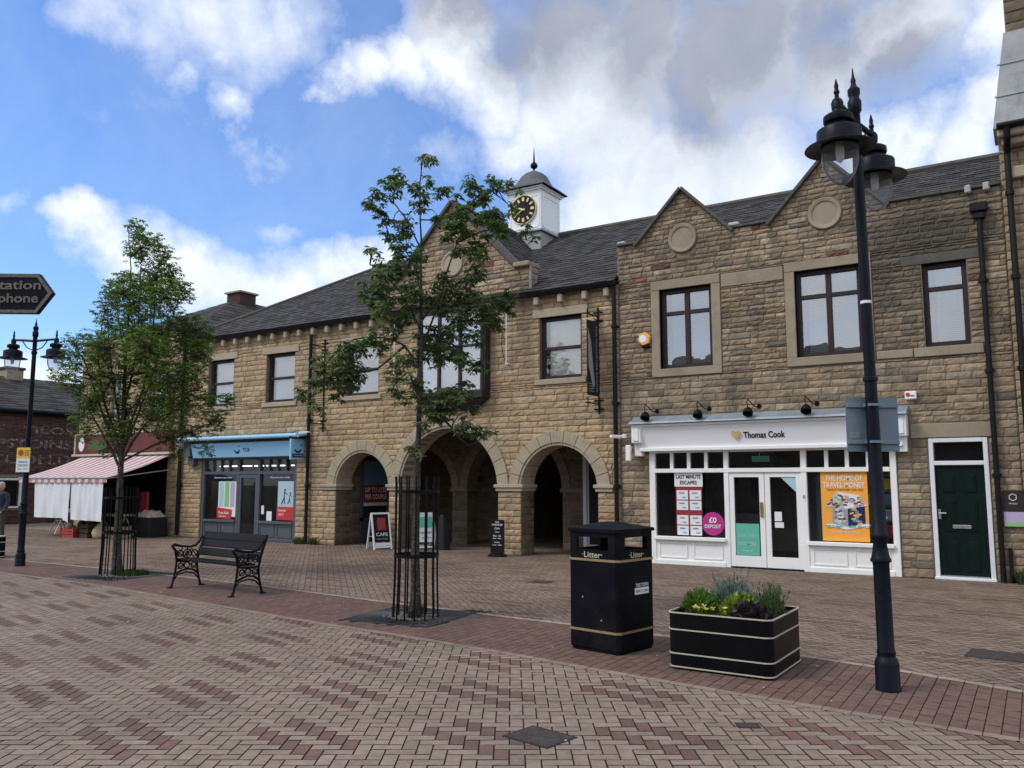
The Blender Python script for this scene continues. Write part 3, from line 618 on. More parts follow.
# gutters + downpipes
def gutter(par,x0,x1,z,y=-.16,r=.06,mat='pvc'):
    g=MB(); g.tube([(x0,y,z),(x1,y,z)],r,10); g.box(x0,x1,y+.02,.0,z+.02,z+.06); g.build('gutter',mat,par)
gutter(A,XL,-13.68,5.70); gutter(A,-9.33,XM+.02,5.70)
def pipe(par,x,z0,z1,y=-.09,r=.04,name='downpipe',clips=(1.5,3.2,4.8),mat='pvc',hop=False,x1=None):
    g=MB(); g.tube([(x,y,z0),(x,y,z1)],r,12)
    for c in clips:
        g.lathe([(r+.012,-.035),(r+.018,-.03),(r+.018,.03),(r+.012,.035)],x,y,c,n=12); g.box(x-r-.03,x+r+.03,y+.02,-.0,c-.018,c+.018)
    if hop: g.box(x-.13,x+.13,y-.10,y+.07,z1-.02,z1+.14,bev=.02); g.box(x-.09,x+.09,y-.07,y+.05,z1-.14,z1-.02,bev=.02)
    return g.build(name,mat,par,smooth=False)
pipe(A,-21.3,.05,5.65,r=.055); pipe(A,-16.05,.06,5.64,r=.045); pipe(A,-7.26,.05,5.64,r=.045)
# roof
EY,EZ_=-.24,5.74; RY,RZ=4.0,8.36; SLP=math.hypot(RY-EY,RZ-EZ_); ew=(0,(RY-EY)/SLP,(RZ-EZ_)/SLP)
def roofz(y): return EZ_+(y-EY)*(RZ-EZ_)/(RY-EY)
r=MB()
# main slope; hip on the left: line from (XL,eave) to (-17.4,ridge)
hipc=(SLP,-(4.05),0)   # in (u from XL, w): keep u*SLP - w*4.05>=0
slates(r,(XL,EY,EZ_),(1,0,0),ew,0,XM-XL,SLP,clip=[hipc])
r.face([(XL,EY,EZ_-.03),(XM,EY,EZ_-.03),(XM,RY,RZ-.03),(XL+4.05,RY,RZ-.03)],(.03,.03,.03))
r.face([(XL,EY,EZ_-.03),(XL+4.05,RY,RZ-.03),(XL,8.2,EZ_-.03)],(.07,.07,.075)); r.face([(XL,8.2,EZ_-.03),(XL+4.05,RY,RZ-.03),(XM,RY,RZ-.03),(XM,8.2,EZ_-.03)],(.07,.07,.075))
# gable roof running back from the centre gable
gy0=.3; gyr=EY+(GZ-.12-EZ_)*(RY-EY)/(RZ-EZ_)
hw=1.95; Lg=math.hypot(hw,hw*sl)
for s in (1,-1):
    # eave along +y at x=GX+s*hw
    O=(GX+s*hw,gy0,GZ-.1-hw*sl); eu=(0,1,0); e2=(-s*hw/Lg,0,hw*sl/Lg)
    slates(r,O,eu,e2,0,3.6,Lg,cw=.24,rh=.15)
    r.face([(GX+s*hw,gy0,GZ-.13-hw*sl),(GX+s*hw,4,GZ-.13-hw*sl),(GX,4,GZ-.13),(GX,gy0,GZ-.13)],(.03,.03,.03))
r.build('roof','slate',A,fix=False)
g=MB(); g.tube([(XL+4.05,RY,RZ+.01),(XM+.0,RY,RZ+.01)],.08,8); g.tube([(XL,EY,EZ_+.03),(XL+4.05,RY,RZ+.03)],.05,8); g.tube([(GX,.38,GZ-.05),(GX,3.7,GZ-.05)],.06,8); g.build('ridge_tiles','coping',A)
g=MB()
g.box(-9.345,-9.325,-.03,.05,5.83,6.42,bev=.004); g.build('lead_flashing','leadpale',A)

# passage behind the arches
ps=MB(); ps.cm=0
ps.cm=1
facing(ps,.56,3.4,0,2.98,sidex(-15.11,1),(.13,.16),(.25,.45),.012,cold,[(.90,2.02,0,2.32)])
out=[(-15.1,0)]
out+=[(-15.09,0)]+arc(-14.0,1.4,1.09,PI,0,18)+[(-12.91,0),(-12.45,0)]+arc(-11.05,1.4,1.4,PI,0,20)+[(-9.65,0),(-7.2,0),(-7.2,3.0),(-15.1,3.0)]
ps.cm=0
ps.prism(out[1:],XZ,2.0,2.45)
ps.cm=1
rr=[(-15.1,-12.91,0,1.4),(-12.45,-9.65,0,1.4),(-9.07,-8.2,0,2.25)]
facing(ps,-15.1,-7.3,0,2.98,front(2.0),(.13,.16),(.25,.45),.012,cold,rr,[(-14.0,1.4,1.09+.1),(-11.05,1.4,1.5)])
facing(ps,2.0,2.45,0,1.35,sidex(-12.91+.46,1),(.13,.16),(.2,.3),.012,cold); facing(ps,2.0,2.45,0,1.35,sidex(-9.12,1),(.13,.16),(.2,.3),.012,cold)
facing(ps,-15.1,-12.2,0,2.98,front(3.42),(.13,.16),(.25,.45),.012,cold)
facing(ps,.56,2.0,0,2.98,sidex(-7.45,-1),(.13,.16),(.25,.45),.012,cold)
ps.cm=0
ps.box(-15.3,-15.115,.56,.9,0,3); ps.box(-15.3,-15.115,2.02,7.6,0,3); ps.box(-15.3,-15.115,.9,2.02,2.32,3); ps.box(-15.1,-12.1,3.43,3.6,0,3); ps.box(-7.44,-7.34,.56,7.6,0,3)
ps.box(-12.2,-12.1,3.6,7.6,0,3); ps.box(-12.1,-7.4,7.3,7.5,0,3)
ps.build('passage_wall',['mortar','shadedstone'],A)
g=MB(); ring(g,-14.0,1.4,1.08,1.30,1.97,2.1,9); ring(g,-11.05,1.4,1.39,1.62,1.97,2.1,13)
for a_,b_ in ((-12.96,-12.4),(-9.7,-9.06)): g.box(a_,b_,1.94,2.5,1.34,1.44,bev=.01)
g.build('inner_arch_surround','mortar',A)  # dark mortar colour instead of dressed stone paints in the passage shade
g=MB(); g.box(-9.07,-8.98,1.93,2.02,0,2.25); g.box(-8.4,-8.3,1.93,2.02,0,2.25); g.box(-8.98,-8.4,1.93,2.02,2.15,2.25); g.box(-8.98,-8.4,1.98,2.0,0,2.15)
g.build('side_door_frame','pvcwhite',A); g=MB(); g.box(-8.93,-8.45,1.965,1.979,.15,2.1); g.build('side_door_glass','dark',A)
g=MB(); 
for z in (.0,.57,2.24): g.box(-15.12,-15.06,.9,2.02,z,z+.08)
for y in (.9,1.94): g.box(-15.12,-15.06,y,y+.08,.08,2.24)
g.box(-15.14,-15.09,.98,1.94,.08,.57); g.build('side_window_frame','greyshop',A)
g=MB(); g.box(-15.14,-15.11,.98,1.94,.65,2.24); g.build('side_window_backing','dark',A)
g=MB(); g.box(-13.35,-13.0,3.3,3.40,1.78,2.3,bev=.01); g.build('notice_box','cream',A)
g=MB(); g.box(-13.5,-12.95,3.2,3.38,1.6,1.72,bev=.01); g.build('shelf','blackiron',A)

# ------------------------------------------------------- shopfront, left
def room(par,x0,x1,z1,y0=.2,y1=3.8,shelves=(),lights=(),nm='shop_room'):
    g=MB(); g.cm=0
    g.box(x0-.3,x0-.2,y0,y1,.02,z1); g.box(x1+.2,x1+.3,y0,y1,.02,z1); g.box(x0-.2,x1+.2,y1,y1+.1,.02,z1); g.box(x0-.2,x1+.2,y0,y1,z1,z1+.08)
    g.cm=1; g.box(x0-.2,x1+.2,y0-.1,y1,.012,.03)
    o=g.build(nm,['roomwall','roomfloor'],par)
    for (a,b,c,d,e,f,m) in shelves:
        q=MB(); q.box(a,b,c,d,e,f); q.build('fitting',m,o)
    for (a,b,c,d,z) in lights:
        q=MB(); q.box(a,b,c,d,z,z+.03); q.build('ceiling_tube','striplight',o)
    return o
sf=MB(); y0,y1=.02,.12
X0,X1=SHOPL[0],SHOPL[1]; DX0,DX1=-18.86,-18.02
for x in (X0,DX0-.05,DX1-.05,X1-.1): sf.box(x,x+.1,y0,y1,.0,2.3,bev=.006)
sf.box(X0+.1,X1-.1,y0+.004,y1-.004,1.80,1.88,bev=.005); sf.box(X0+.1,X1-.1,y0+.004,y1-.004,2.2,2.3,bev=.005)
for i in range(1,4):
    x=X0+.1+(DX0-.15-X0)*i/4; sf.box(x-.025,x+.025,y0+.01,y1-.01,1.88,2.2)
    x=DX1+.05+(X1-.15-DX1)*i/4; sf.box(x-.025,x+.025,y0+.01,y1-.01,1.88,2.2)
for (p,q) in ((X0+.1,DX0-.05),(DX1+.05,X1-.1)):
    sf.box(p,q,y0-.04,y1,.47,.54,bev=.008); sf.box(p,q,y0+.02,y1,.02,.47); sf.box(p,q,y0,y1-.03,.0,.07,bev=.005); n=2
    for k in range(n):
        u0=p+(q-p)*k/n+.05; u1=p+(q-p)*(k+1)/n-.05
        for (e,f,g_,h) in ((u0,u1,.12,.14),(u0,u1,.40,.42),(u0,u0+.02,.14,.40),(u1-.02,u1,.14,.40)): sf.box(e,f,y0+.005,y0+.03,g_,h)
    
SF=sf.build('shopfront','greyshop',A); lbl(SF,'grey painted shopfront under the sky blue sign')
g=MB(); 
for (p,q,a_,b_) in ((X0+.1,DX0-.05,.54,1.8),(DX1+.05,X1-.1,.54,1.8),(X0+.1,X1-.1,1.88,2.2)): g.face([(p,y0+.07,a_),(q,y0+.07,a_),(q,y0+.07,b_),(p,y0+.07,b_)])
g.build('shop_glass','shopglass',SF,fix=False)
g=MB(); g.box(DX0+.05,DX0+.13,.03,.1,.03,1.79); g.box(DX1-.13,DX1-.05,.03,.1,.03,1.79); g.box(DX0+.13,DX1-.13,.03,.1,.03,.16); g.box(DX0+.13,DX1-.13,.03,.1,1.70,1.79); g.build('shop_door','greyshop',SF)
g=MB(); g.face([(DX0+.13,.07,.16),(DX1-.13,.07,.16),(DX1-.13,.07,1.7),(DX0+.13,.07,1.7)]); g.build('door_glass','shopglass',SF,fix=False)
# fascia: raked sky-blue board, side consoles, retracted awning cassette
g=MB(); g.prism([(-.20,2.27),(-.16,2.27),(-.26,2.66),(-.30,2.66)],lambda u,w,t:(t,u,w),-20.55,-16.42); FB=g.build('fascia','skyblue',SF)
g=MB(); g.box(-20.88,-20.6,-.28,.0,2.3,2.68,bev=.01); g.box(-20.84,-20.58,-.16,.0,2.06,2.3,bev=.01); g.box(-20.6,-16.35,-.16,.0,2.24,2.68); g.build('fascia_console','greyshop',SF)
g=MB(); g.tube([(-20.95,-.42,2.79),(-16.1,-.42,2.79)],.055,10); g.prism([(-.44,2.80),(-.02,2.88),(-.02,2.84),(-.44,2.74)],lambda u,w,t:(t,u,w),-20.95,-16.05)
g.build('awning_cassette','skyblue',SF)
g=MB(); g.box(-20.97,-20.9,-.46,.0,2.55,2.85,bev=.01); g.box(-16.02,-15.7,-.46,-.38,2.84,2.88); g.build('awning_end','pvcwhite',SF)
g=MB(); 
def smile(mb,cx,cz,s,fn,n=14):
    pts=[(cx+s*math.cos(t),cz+s*math.sin(t)) for t in [PI*1.08+(PI*.84)*i/n for i in range(n+1)]]
    for i in range(n):
        w0=s*(.12+.14*math.sin(PI*i/n)); w1=s*(.12+.14*math.sin(PI*(i+1)/n)); a=pts[i]; b=pts[i+1]
        def q(p,ww): 
            d=Vector((p[0]-cx,p[1]-cz)).normalized(); return fn(p[0]+d.x*ww,p[1]+d.y*ww),fn(p[0]-d.x*ww,p[1]-d.y*ww)
        A1,A2=q(a,w0); B1,B2=q(b,w1); mb.face([A1,B1,B2,A2])
    k=12; mb.face([fn(cx+s*1.0+s*.2*math.cos(2*PI*j/k),cz+s*.62+s*.22*math.sin(2*PI*j/k)) for j in range(k)])
fn=lambda u,w:(u,-.206-(w-2.27)/.39*.10,w)
smile(g,-18.62,2.50,.11,fn); put_text(g,'TUI',(-18.25,-.258,2.46),EX,(0,-.248,.969),.26,.10,.01); g.build('sign_lettering','navy',SF,fix=False)
g=MB(); 
for (p,q) in ((X0+.11,DX0-.06),(DX1+.06,X1-.11)): g.box(p,q,y0+.075,y0+.085,1.62,1.79)
g.build('window_header_strip','navy',SF)
g=MB(); ftext(g,'Discover your smile',-19.55,1.705,y0+.062,.06,.75); ftext(g,'Discover your smile',-17.25,1.705,y0+.062,.06,.75); g.build('header_lettering','sawhite',SF,fix=False)
fit=[(-20.2,-16.7,3.2,3.5,.03,1.0,'greyp')]+[(-18.9+.3*i,-18.68+.3*i,3.4,3.6,1.1,1.4,random.choice(['paleblue','sared','sawhite','lilac','orange'])) for i in range(7)]
fit+=[(-18.9+.3*i,-18.68+.3*i,3.4,3.6,1.5,1.8,random.choice(['paleblue','sared','sawhite','lilac','orange'])) for i in range(7)]
room(A,X0,X1,2.75,shelves=fit,lights=[(-20.5+.5*i,-20.18+.5*i,.7,.78,2.03) for i in range(8)])
def poster(name,label,x0,x1,z0,z1,y,layers,cat='poster',extra=None,parts=()):
    g=MB(); g.box(x0,x1,y,y+.006,z0,z1); o=g.build(name,layers[0],loc=((x0+x1)/2,y,z0)); tag(o,label,cat)
    return o
def on(o,mb,name,mat): return mb.build(name,mat,o,fix=False)
# posters in the left shop
po=poster('window_poster','striped pale blue, green and lilac poster in the left window of the blue-signed shop',-19.72,-18.98,.62,1.6,.13,['sawhite'])
for i,m in enumerate(('paleblue','sgreen','lilac')):
    g=MB(); g.box(-19.68+.23*i,-19.5+.23*i,.125,.129,.9,1.58); on(po,g,'printed_panel',m)
g=MB(); g.prism([(-19.74,.58),(-19.15,.55),(-19.12,.82),(-19.76,.88)],XZ,.117,.122); on(po,g,'red_corner','sared')
g=MB(); ftext(g,'Free Kids',-19.45,.73,.113,.08,.42); ftext(g,'places',-19.5,.63,.113,.06,.28); on(po,g,'lettering','sawhite')
po=poster('window_poster','pale poster with two dark figures above a red panel, right window of the blue-signed shop',-17.3,-16.7,.6,1.6,.13,['sawhite'])
g=MB(); g.box(-17.29,-16.71,.124,.128,.95,1.59); on(po,g,'printed_sky','paleblue')
g=MB(); g.box(-17.32,-16.69,.116,.120,.58,.93); on(po,g,'red_panel','sared')
g=MB(); ftext(g,'Summer',-17.1,.84,.112,.07,.3); ftext(g,'2017',-17.14,.73,.112,.07,.2); on(po,g,'lettering','sawhite')
g=MB()
for (x,z,s) in ((-17.02,1.28,1),(-16.82,1.22,.75)):
    g.lathe([(.001,-.002),(.03*s,-.002),(.03*s,.0)],x,.120,z+.1*s,n=10,ax='y')
    for P_ in (((x-.01,z+.08*s),(x-.03,z-.12*s)),((x-.02,z-.1*s),(x-.12*s,z-.28*s)),((x-.02,z-.1*s),(x+.0,z-.27*s)),((x-.01,z+.04),(x+.09*s,z-.03))):
        g.tube([(P_[0][0],.121,P_[0][1]),(P_[1][0],.121,P_[1][1])],.012*s,5)
on(po,g,'printed_figures','navy')
g=MB(); g.box(-17.72,-17.52,.13,.136,.55,.8); o=g.build('leaflet','sawhite',loc=(-17.62,.13,.55)); tag(o,'small white leaflet standing on the sill of the right window of the blue-signed shop','leaflet')
g=MB(); g.box(-17.93,-17.83,.075,.081,.72,.95); o=g.build('door_notice','sawhite',loc=(-17.88,.075,.72)); tag(o,'narrow white notice stuck by the door of the blue-signed shop','notice')
# projecting sign, left shop
t=thing('projecting_sign','square sky blue sign hanging out from the wall beside the left drainpipe','sign',(-16.27,-.2,2.2))
g=MB(); g.box(-16.30,-16.24,-.50,-.02,2.16,2.70,bev=.01); b_=g.build('sign_board','skyblue',t)
g=MB(); fn=lambda u,w:(-16.236,u,w); smile(g,-.26,2.47,.11,fn); g.box(-16.238,-16.232,-.45,-.07,2.22,2.32); on(b_,g,'emblem','navy')
g=MB(); put_text(g,'Travel shop',(-16.229,-.26,2.27),(0,1,0),EZ,.3,.05,.01); on(b_,g,'lettering','sawhite')
g=MB(); g.box(-16.29,-16.25,-.52,.0,2.73,2.76); 
g.tube([(-16.27,0,2.98)]+[(-16.27,-.25+.2*math.cos(a),2.79+.14*math.sin(a)) for a in [PI*.1*i for i in range(0,11)]],.01,5); g.build('bracket','blackiron',t)

# posters and boards in the passage
t=MB(); t.box(-15.075,-15.065,.98,1.94,.95,2.15); o=t.build('window_poster','posterblue',loc=(-15.07,1.46,.95)); tag(o,'blue and red offer poster seen through the small left arch','poster')
g=MB(); g.box(-15.062,-15.055,.99,1.93,1.05,1.5); on(o,g,'red_panel','sdarkred')
g=MB(); put_text(g,'UP TO £150',(-15.052,1.46,1.38),(0,1,0),EZ,.84,.13,.02); put_text(g,'PER COUPLE',(-15.052,1.46,1.2),(0,1,0),EZ,.84,.13,.02); on(o,g,'lettering','sawhite')
g=MB(); g.box(-15.062,-15.055,.99,1.93,.96,1.04); on(o,g,'white_strip','sawhite')
t=MB(); t.box(-11.9,-11.32,7.24,7.27,.35,1.0); o=t.build('notice_board','greyp',loc=(-11.6,7.25,.35)); tag(o,'grey picture panel in the dark at the back of the right arch','notice')
g=MB(); g.tube([(-11.6,7.235,.8),(-11.62,7.235,.55)],.07,6); on(o,g,'printed_figure','sablack')

# ------------------------------------------------------- clock tower
T=thing('clock_tower','white square clock turret with grey domed lead cap standing on the roof ridge','clock tower',(-11.32,3.53,7.7))
x0,x1,ty0,ty1=-11.84,-10.8,3.0,4.05
g=MB(); g.box(x0,x1,ty0,ty1,8.30,9.40,bev=.01); 
for (a_,b_,c_,d_) in ((x0+.05,x0+.1,8.4,9.28),(x1-.1,x1-.05,8.4,9.28),(x0+.1,x1-.1,9.23,9.28),(x0+.1,x1-.1,8.36,8.41)): g.box(a_,b_,ty0-.012,ty0,c_,d_)
for (a_,b_,c_,d_) in ((ty0+.08,ty0+.13,8.4,9.28),(ty1-.13,ty1-.08,8.4,9.28),(ty0+.13,ty1-.13,9.23,9.28),(ty0+.13,ty1-.13,8.36,8.41)): g.box(x1,x1+.012,a_,b_,c_,d_)
g.build('housing','towerwhite',T)
g=MB(); g.box(x0-.05,x1+.05,ty0-.05,ty1+.05,8.25,8.31,bev=.01); g.build('lead_skirt','lead',T)
g=MB(); g.box(x0+.02,x1-.02,ty0+.02,ty1-.02,7.3,8.25,bev=.01); g.build('base','leadpale',T)
g=MB(); g.box(x0-.05,x1+.05,ty0-.05,ty1+.05,9.40,9.45,bev=.01); g.box(x0-.09,x1+.09,ty0-.09,ty1+.09,9.45,9.50,bev=.012); g.build('cornice','towerwhite',T)
g=MB(); prof=[(.69,9.50),(.695,9.53),(.62,9.58),(.53,9.66),(.47,9.76),(.43,9.86),(.37,9.96),(.27,10.05),(.14,10.12),(.0,10.15)]
cx,cy=(x0+x1)/2,(ty0+ty1)/2; b0=len(g.v); n=8
# square flared eave turning into a round dome
K=24
for r_,z in prof:
    tt=min(1,max(0,(z-9.5)/.3))
    for i in range(K):
        a_=2*PI*i/K+PI/4; ca,sa=math.cos(a_),math.sin(a_); q=1/max(abs(ca),abs(sa)); q=q*(1-tt)+1.0*tt
        g.v.append((cx+r_*q*ca,cy+r_*q*sa,z))
for j in range(len(prof)-1):
    for i in range(K):
        k=(i+1)%K; g.addf([b0+j*K+i,b0+j*K+k,b0+(j+1)*K+k,b0+(j+1)*K+i])
g.build('dome','domelead',T)
g=MB(); g.lathe([(.02,10.12),(.025,10.2),(.03,10.22),(.095,10.27),(.105,10.32),(.08,10.38),(.03,10.42),(.025,10.5),(.004,10.86)],cx,cy,0,n=12); g.build('finial','blackiron',T,smooth=True)
cxk,czk=-11.33,8.90
g=MB(); g.lathe([(.001,-.03),(.36,-.03),(.39,-.02),(.39,0)],cxk,ty0-.012,czk,n=40,ax='y'); CD=g.build('clock_dial','sablack',T)
g=MB(); g.lathe([(.385,-.034),(.40,-.036),(.402,-.0)],cxk,ty0-.012,czk,n=40,ax='y',cap=False)
for i in range(12):
    a_=PI/6*i; T2=Matrix.Translation((cxk,ty0-.05,czk))@Matrix.Rotation(a_,4,'Y')
    wv=.026 if i%3 else .036
    g.box(-wv,wv,-.0,.008,.235,.34,T=T2)
g.build('hour_marks','gold',CD)
for L_,wd,ang in ((.31,.014,-rad(240-0)+2*PI,),(.2,.022,0)):
    pass
for nm,L_,wd,hr in (('minute_hand',.32,.013,40/60*12),('hour_hand',.2,.024,9.67)):
    a_=2*PI*hr/12; T2=Matrix.Translation((cxk,ty0-.055 if nm[0]=='m' else ty0-.05,czk))@Matrix.Rotation(a_,4,'Y')
    g=MB(); g.prism([(-wd*.6,-.06),(wd*.6,-.06),(wd*1.3,L_*.55),(0,L_),(-wd*1.3,L_*.55)],lambda u,w,t:tuple(T2@Vector((u,t,w))),-.008,0); g.build(nm,'gold',CD)

# ================================================================== RIGHT STONE BUILDING
B=thing('stone_shop_building','rubble stone building with two small gables over a white shopfront and green door','building',(-3.7,0,0))
PZ=6.5
WR=[(-6.28,-5.2,3.84,5.46,2),(-3.61,-2.46,3.86,5.48,2),(-1.48,-.8,3.87,5.32,1)]
SHOPR=(-6.56,-2.04,0,2.25)
DOOR=(-1.54,-.65,0,2.33)
g1=(-5.76,7.5,.97); g2=(-3.0,7.56,1.0)
out=[(XM,0),(SHOPR[0],0),(SHOPR[0],2.25),(SHOPR[1],2.25),(SHOPR[1],0),(DOOR[0],0),(DOOR[0],2.33),(DOOR[1],2.33),(DOOR[1],0),(XR,0),(XR,PZ),(g2[0]+g2[2],PZ),(g2[0],g2[1]),(g2[0]-g2[2],PZ),(g1[0]+g1[2],PZ),(g1[0],g1[1]),(g1[0]-g1[2],PZ),(XM,PZ)]
w=MB(); w.prism(out,XZ,.0,.35,(.3,.26,.2),holes=[rect(*q[:4]) for q in WR])
w.cm=1
rects=[(-6.46,-5.02,3.66,5.66),(-3.79,-2.28,3.68,5.68),(-1.49,-.79,3.87,5.32),(-1.665,-.615,3.70,3.87),(-1.80,-.50,5.32,5.49),(-5.01,-3.80,5.36,5.62),(-2.27,-1.67,3.72,3.86),(SHOPR[0]-.35,SHOPR[1]+.25,2.15,2.78),(SHOPR[0]-.01,SHOPR[1]+.01,0,2.3),(DOOR[0]-.01,DOOR[1]+.01,0,2.6)]
circ=[(g1[0],6.47,.30),(g2[0]-.02,6.5,.30)]
facing(w,XM+.02,XR,0,3.66,front(0),(.11,.15),(.2,.5),.02,colR,rects,[])
facing(w,XM+.02,XR,3.66,PZ,front(0),(.08,.13),(.14,.42),.024,colR,rects,[],rounds=circ)
for gx,gz,h in (g1,g2):
    s_=(gz-PZ)/h
    facing(w,gx-h,gx+h,PZ,gz,front(0),(.08,.12),(.14,.36),.024,colR,[],[],[(s_,-1,gz-s_*gx-.03),(-s_,-1,gz+s_*gx-.03)],circ)
facing(w,.0,.34,5.75,PZ,sidex(XM,-1),(.11,.14),(.2,.3),.02,colR)
w.build('wall',['mortar','stoneR'],B)
w=MB(); w.box(XM,XM+.2,.36,8,0,PZ-.5); w.box(XM,XR,7.8,8,0,PZ-.5); w.box(XR-.2,XR,.36,7.8,0,PZ-.5); w.box(XM+.2,XR-.2,.36,7.8,3.0,3.1); w.build('rear_wall','mortar',B)
for gx,gz,h in (g1,g2):
    coping(B,gx-h-.06,PZ-.06,gx,gz,t=.04); coping(B,gx+h+.06,PZ-.06,gx,gz,t=.04)
g=MB()
for (p,q) in ((XM,g1[0]-g1[2]),(g1[0]+g1[2],g2[0]-g2[2]),(g2[0]+g2[2],XR)):
    n=max(1,int((q-p)/.6))
    for i in range(n): g.box(p+(q-p)*i/n+.003,p+(q-p)*(i+1)/n-.003,-.07,.40,PZ,PZ+.05,bev=.01)
    g.build('parapet_coping','coping',B)
    g=MB()
for (gx,gz) in ((g1[0],6.47),(g2[0]-.02,6.5)):
    g=MB(); g.lathe([(.001,-.02),(.22,-.02),(.235,-.04),(.285,-.05),(.30,-.035),(.30,.0)],gx,0,gz,n=40,ax='y'); g.build('round_plaque','dressR',B)
for i,(a,b,c,d,n) in enumerate(WR):
    o=window(B,a,b,c,d,y=.09,cols=(1,)*n,rows=(.70,),fw=.085,gl='glassR',blind='blindgrey',slats=True,blx=.19)
    sill(B,a-.18,b+.18,c,'dressR',.16,.045); 
    if i<2:
        lintel(B,a-.18,b+.18,d,'dressR',.18)
        for (p,q) in ((a-.18,a),(b,b+.18)):
            g=MB(); g.box(p,q,-.035,.12,c,d,bev=.008); g.build('window_jamb','dressR',B)
    else:
        lintel(B,a-.32,b+.3,d,'coping',.17,.02)
g=MB(); g.box(-5.0,-3.81,-.03,.05,5.36,5.62,bev=.01); g.build('string_stone','dressR',B)
g=MB(); g.box(-2.26,-1.68,-.03,.05,3.72,3.86,bev=.01); g.build('string_stone','dressR',B)
# roof
r=MB(); slates(r,(XM,.38,roofz(.38)),(1,0,0),ew,0,XR-XM+.2,SLP*(RY-.38)/(RY-EY))
r.face([(XM,.37,roofz(.37)-.03),(XR+.2,.37,roofz(.37)-.03),(XR+.2,RY,RZ-.03),(XM,RY,RZ-.03)],(.03,.03,.03)); r.face([(XM,8.2,EZ_-.03),(XR+.2,8.2,EZ_-.03),(XR+.2,RY,RZ-.03),(XM,RY,RZ-.03)],(.07,.07,.075))
for gx,gz,h in (g1,g2):
    s_=(gz-PZ)/h; L_=math.hypot(h,h*s_)
    for s in (1,-1):
        slates(r,(gx+s*h,.35,gz-.06-h*s_),(0,1,0),(-s*h/L_,0,h*s_/L_),0,2.8,L_,cw=.22,rh=.14)
r.build('roof','slate',B,fix=False)
g=MB(); g.tube([(XM,RY,RZ+.02),(XR+.2,RY,RZ+.02)],.085,8); g.build('ridge_tiles','coping',B)
g=MB(); g.box(g1[0]+g1[2]-.03,g1[0]+g1[2]+.2,-.085,.2,PZ+.02,PZ+.11,bev=.03); g.build('lead_flashing','leadpale',B)
g=MB(); g.box(XM-.0,XM+.2,-.06,.2,PZ+.03,PZ+.10,bev=.03); g.build('lead_flashing','leadpale',B)
pipe(B,-.56,.02,6.08,r=.042,clips=(1.7,3.4,4.9),hop=True)
g=MB()
for x in (-.70,-.43): g=MB(); g.box(x-.05,x+.05,-.12,.02,6.42,6.56,bev=.02); g.build('outlet_stone','leadpale',B)
g=MB(); g.tube([(-.44,-.05,.02),(-.44,-.05,.55)],.03,8); g.build('waste_pipe','pvc',B)
# green door
g=MB(); a,b,c,d=DOOR
for (p,q,e,f) in ((a+.01,a+.08,0,2.32),(b-.08,b-.01,0,2.32),(a+.08,b-.08,2.25,2.32),(a+.08,b-.08,1.87,1.94)): g.box(p,q,-.02,.09,e,f,bev=.006)
g.box(a-.0,b+.0,-.06,.12,0,.045,bev=.008)
df=g.build('door_frame','pvcwhite',B)
g=MB(); g.box(a+.085,b-.085,.03,.07,.05,1.865)
for (p,q,e,f) in ((.11,.30,1.42,1.72),(.42,.61,1.42,1.72),(.11,.30,.78,1.30),(.42,.61,.78,1.30),(.11,.30,.14,.62),(.42,.61,.14,.62)):
    x=a+.085; g.box(x+p-.01,x+q-.02,.018,.03,e,f,bev=.011); g.box(x+p+.02,x+q-.05,.012,.02,e+.03,f-.03,bev=.006)
dd=g.build('front_door','green',B); lbl(dd,'dark green panelled door in a white frame')
g=MB(); g.box(-1.24,-.97,.005,.03,.83,.89,bev=.006); g.build('letter_plate','chrome',dd)
g=MB(); g.box(-1.44,-1.40,.0,.03,.98,1.14,bev=.005); g.tube([(-1.42,.02,1.08),(-1.42,-.03,1.08),(-1.32,-.03,1.08)],.01,6); g.build('handle','chrome',dd)
g=MB(); g.box(a+.09,b-.09,.01,.04,.045,.07); g.build('threshold','chrome',dd)
g=MB(); g.face([(a+.08,.03,1.94),(b-.08,.03,1.94),(b-.08,.03,2.25),(a+.08,.03,2.25)]); g.build('fanlight','shopglass',df,fix=False)
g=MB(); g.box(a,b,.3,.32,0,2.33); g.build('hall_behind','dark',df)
lintel(B,a-.25,b+.06,2.33,'dressR',.24,.03)

# white shopfront
sf=MB(); y0,y1=-.04,.06; X0,X1=SHOPR[0],SHOPR[1]; D0,D1=-4.98,-3.61
for x0_,x1_ in ((X0,X0+.12),(D0-.07,D0+.02),(D1-.02,D1+.08),(X1-.1,X1)): sf.box(x0_,x1_,y0,y1,0,2.2,bev=.006)
sf.box(X0+.12,X1-.1,y0-.01,y1-.004,1.77,1.85,bev=.006); sf.box(X0+.12,X1-.1,y0+.004,y1-.004,2.16,2.24,bev=.005)
for i in range(1,4):
    x=X0+.12+(D0-.19-X0)*i/4; sf.box(x-.032,x+.032,y0+.01,y1-.01,1.85,2.16,bev=.004)
    x=D1+.08+(X1-.18-D1)*i/4; sf.box(x-.032,x+.032,y0+.01,y1-.01,1.85,2.16,bev=.004)
for (p,q) in ((X0+.12,D0-.07),(D1+.08,X1-.1)):
    sf.box(p-.02,q+.02,y0-.06,y1,.47,.54,bev=.01); sf.box(p,q,y0+.02,y1,.02,.47); sf.box(p,q,y0-.015,y1-.03,.0,.09,bev=.006)
    for k in range(2):
        u0=p+(q-p)*k/2+.06; u1=p+(q-p)*(k+1)/2-.06
        for (e,f,g_,h) in ((u0,u1,.13,.15),(u0,u1,.40,.42),(u0,u0+.02,.15,.40),(u1-.02,u1,.15,.40)): sf.box(e,f,y0+.005,y0+.03,g_,h)
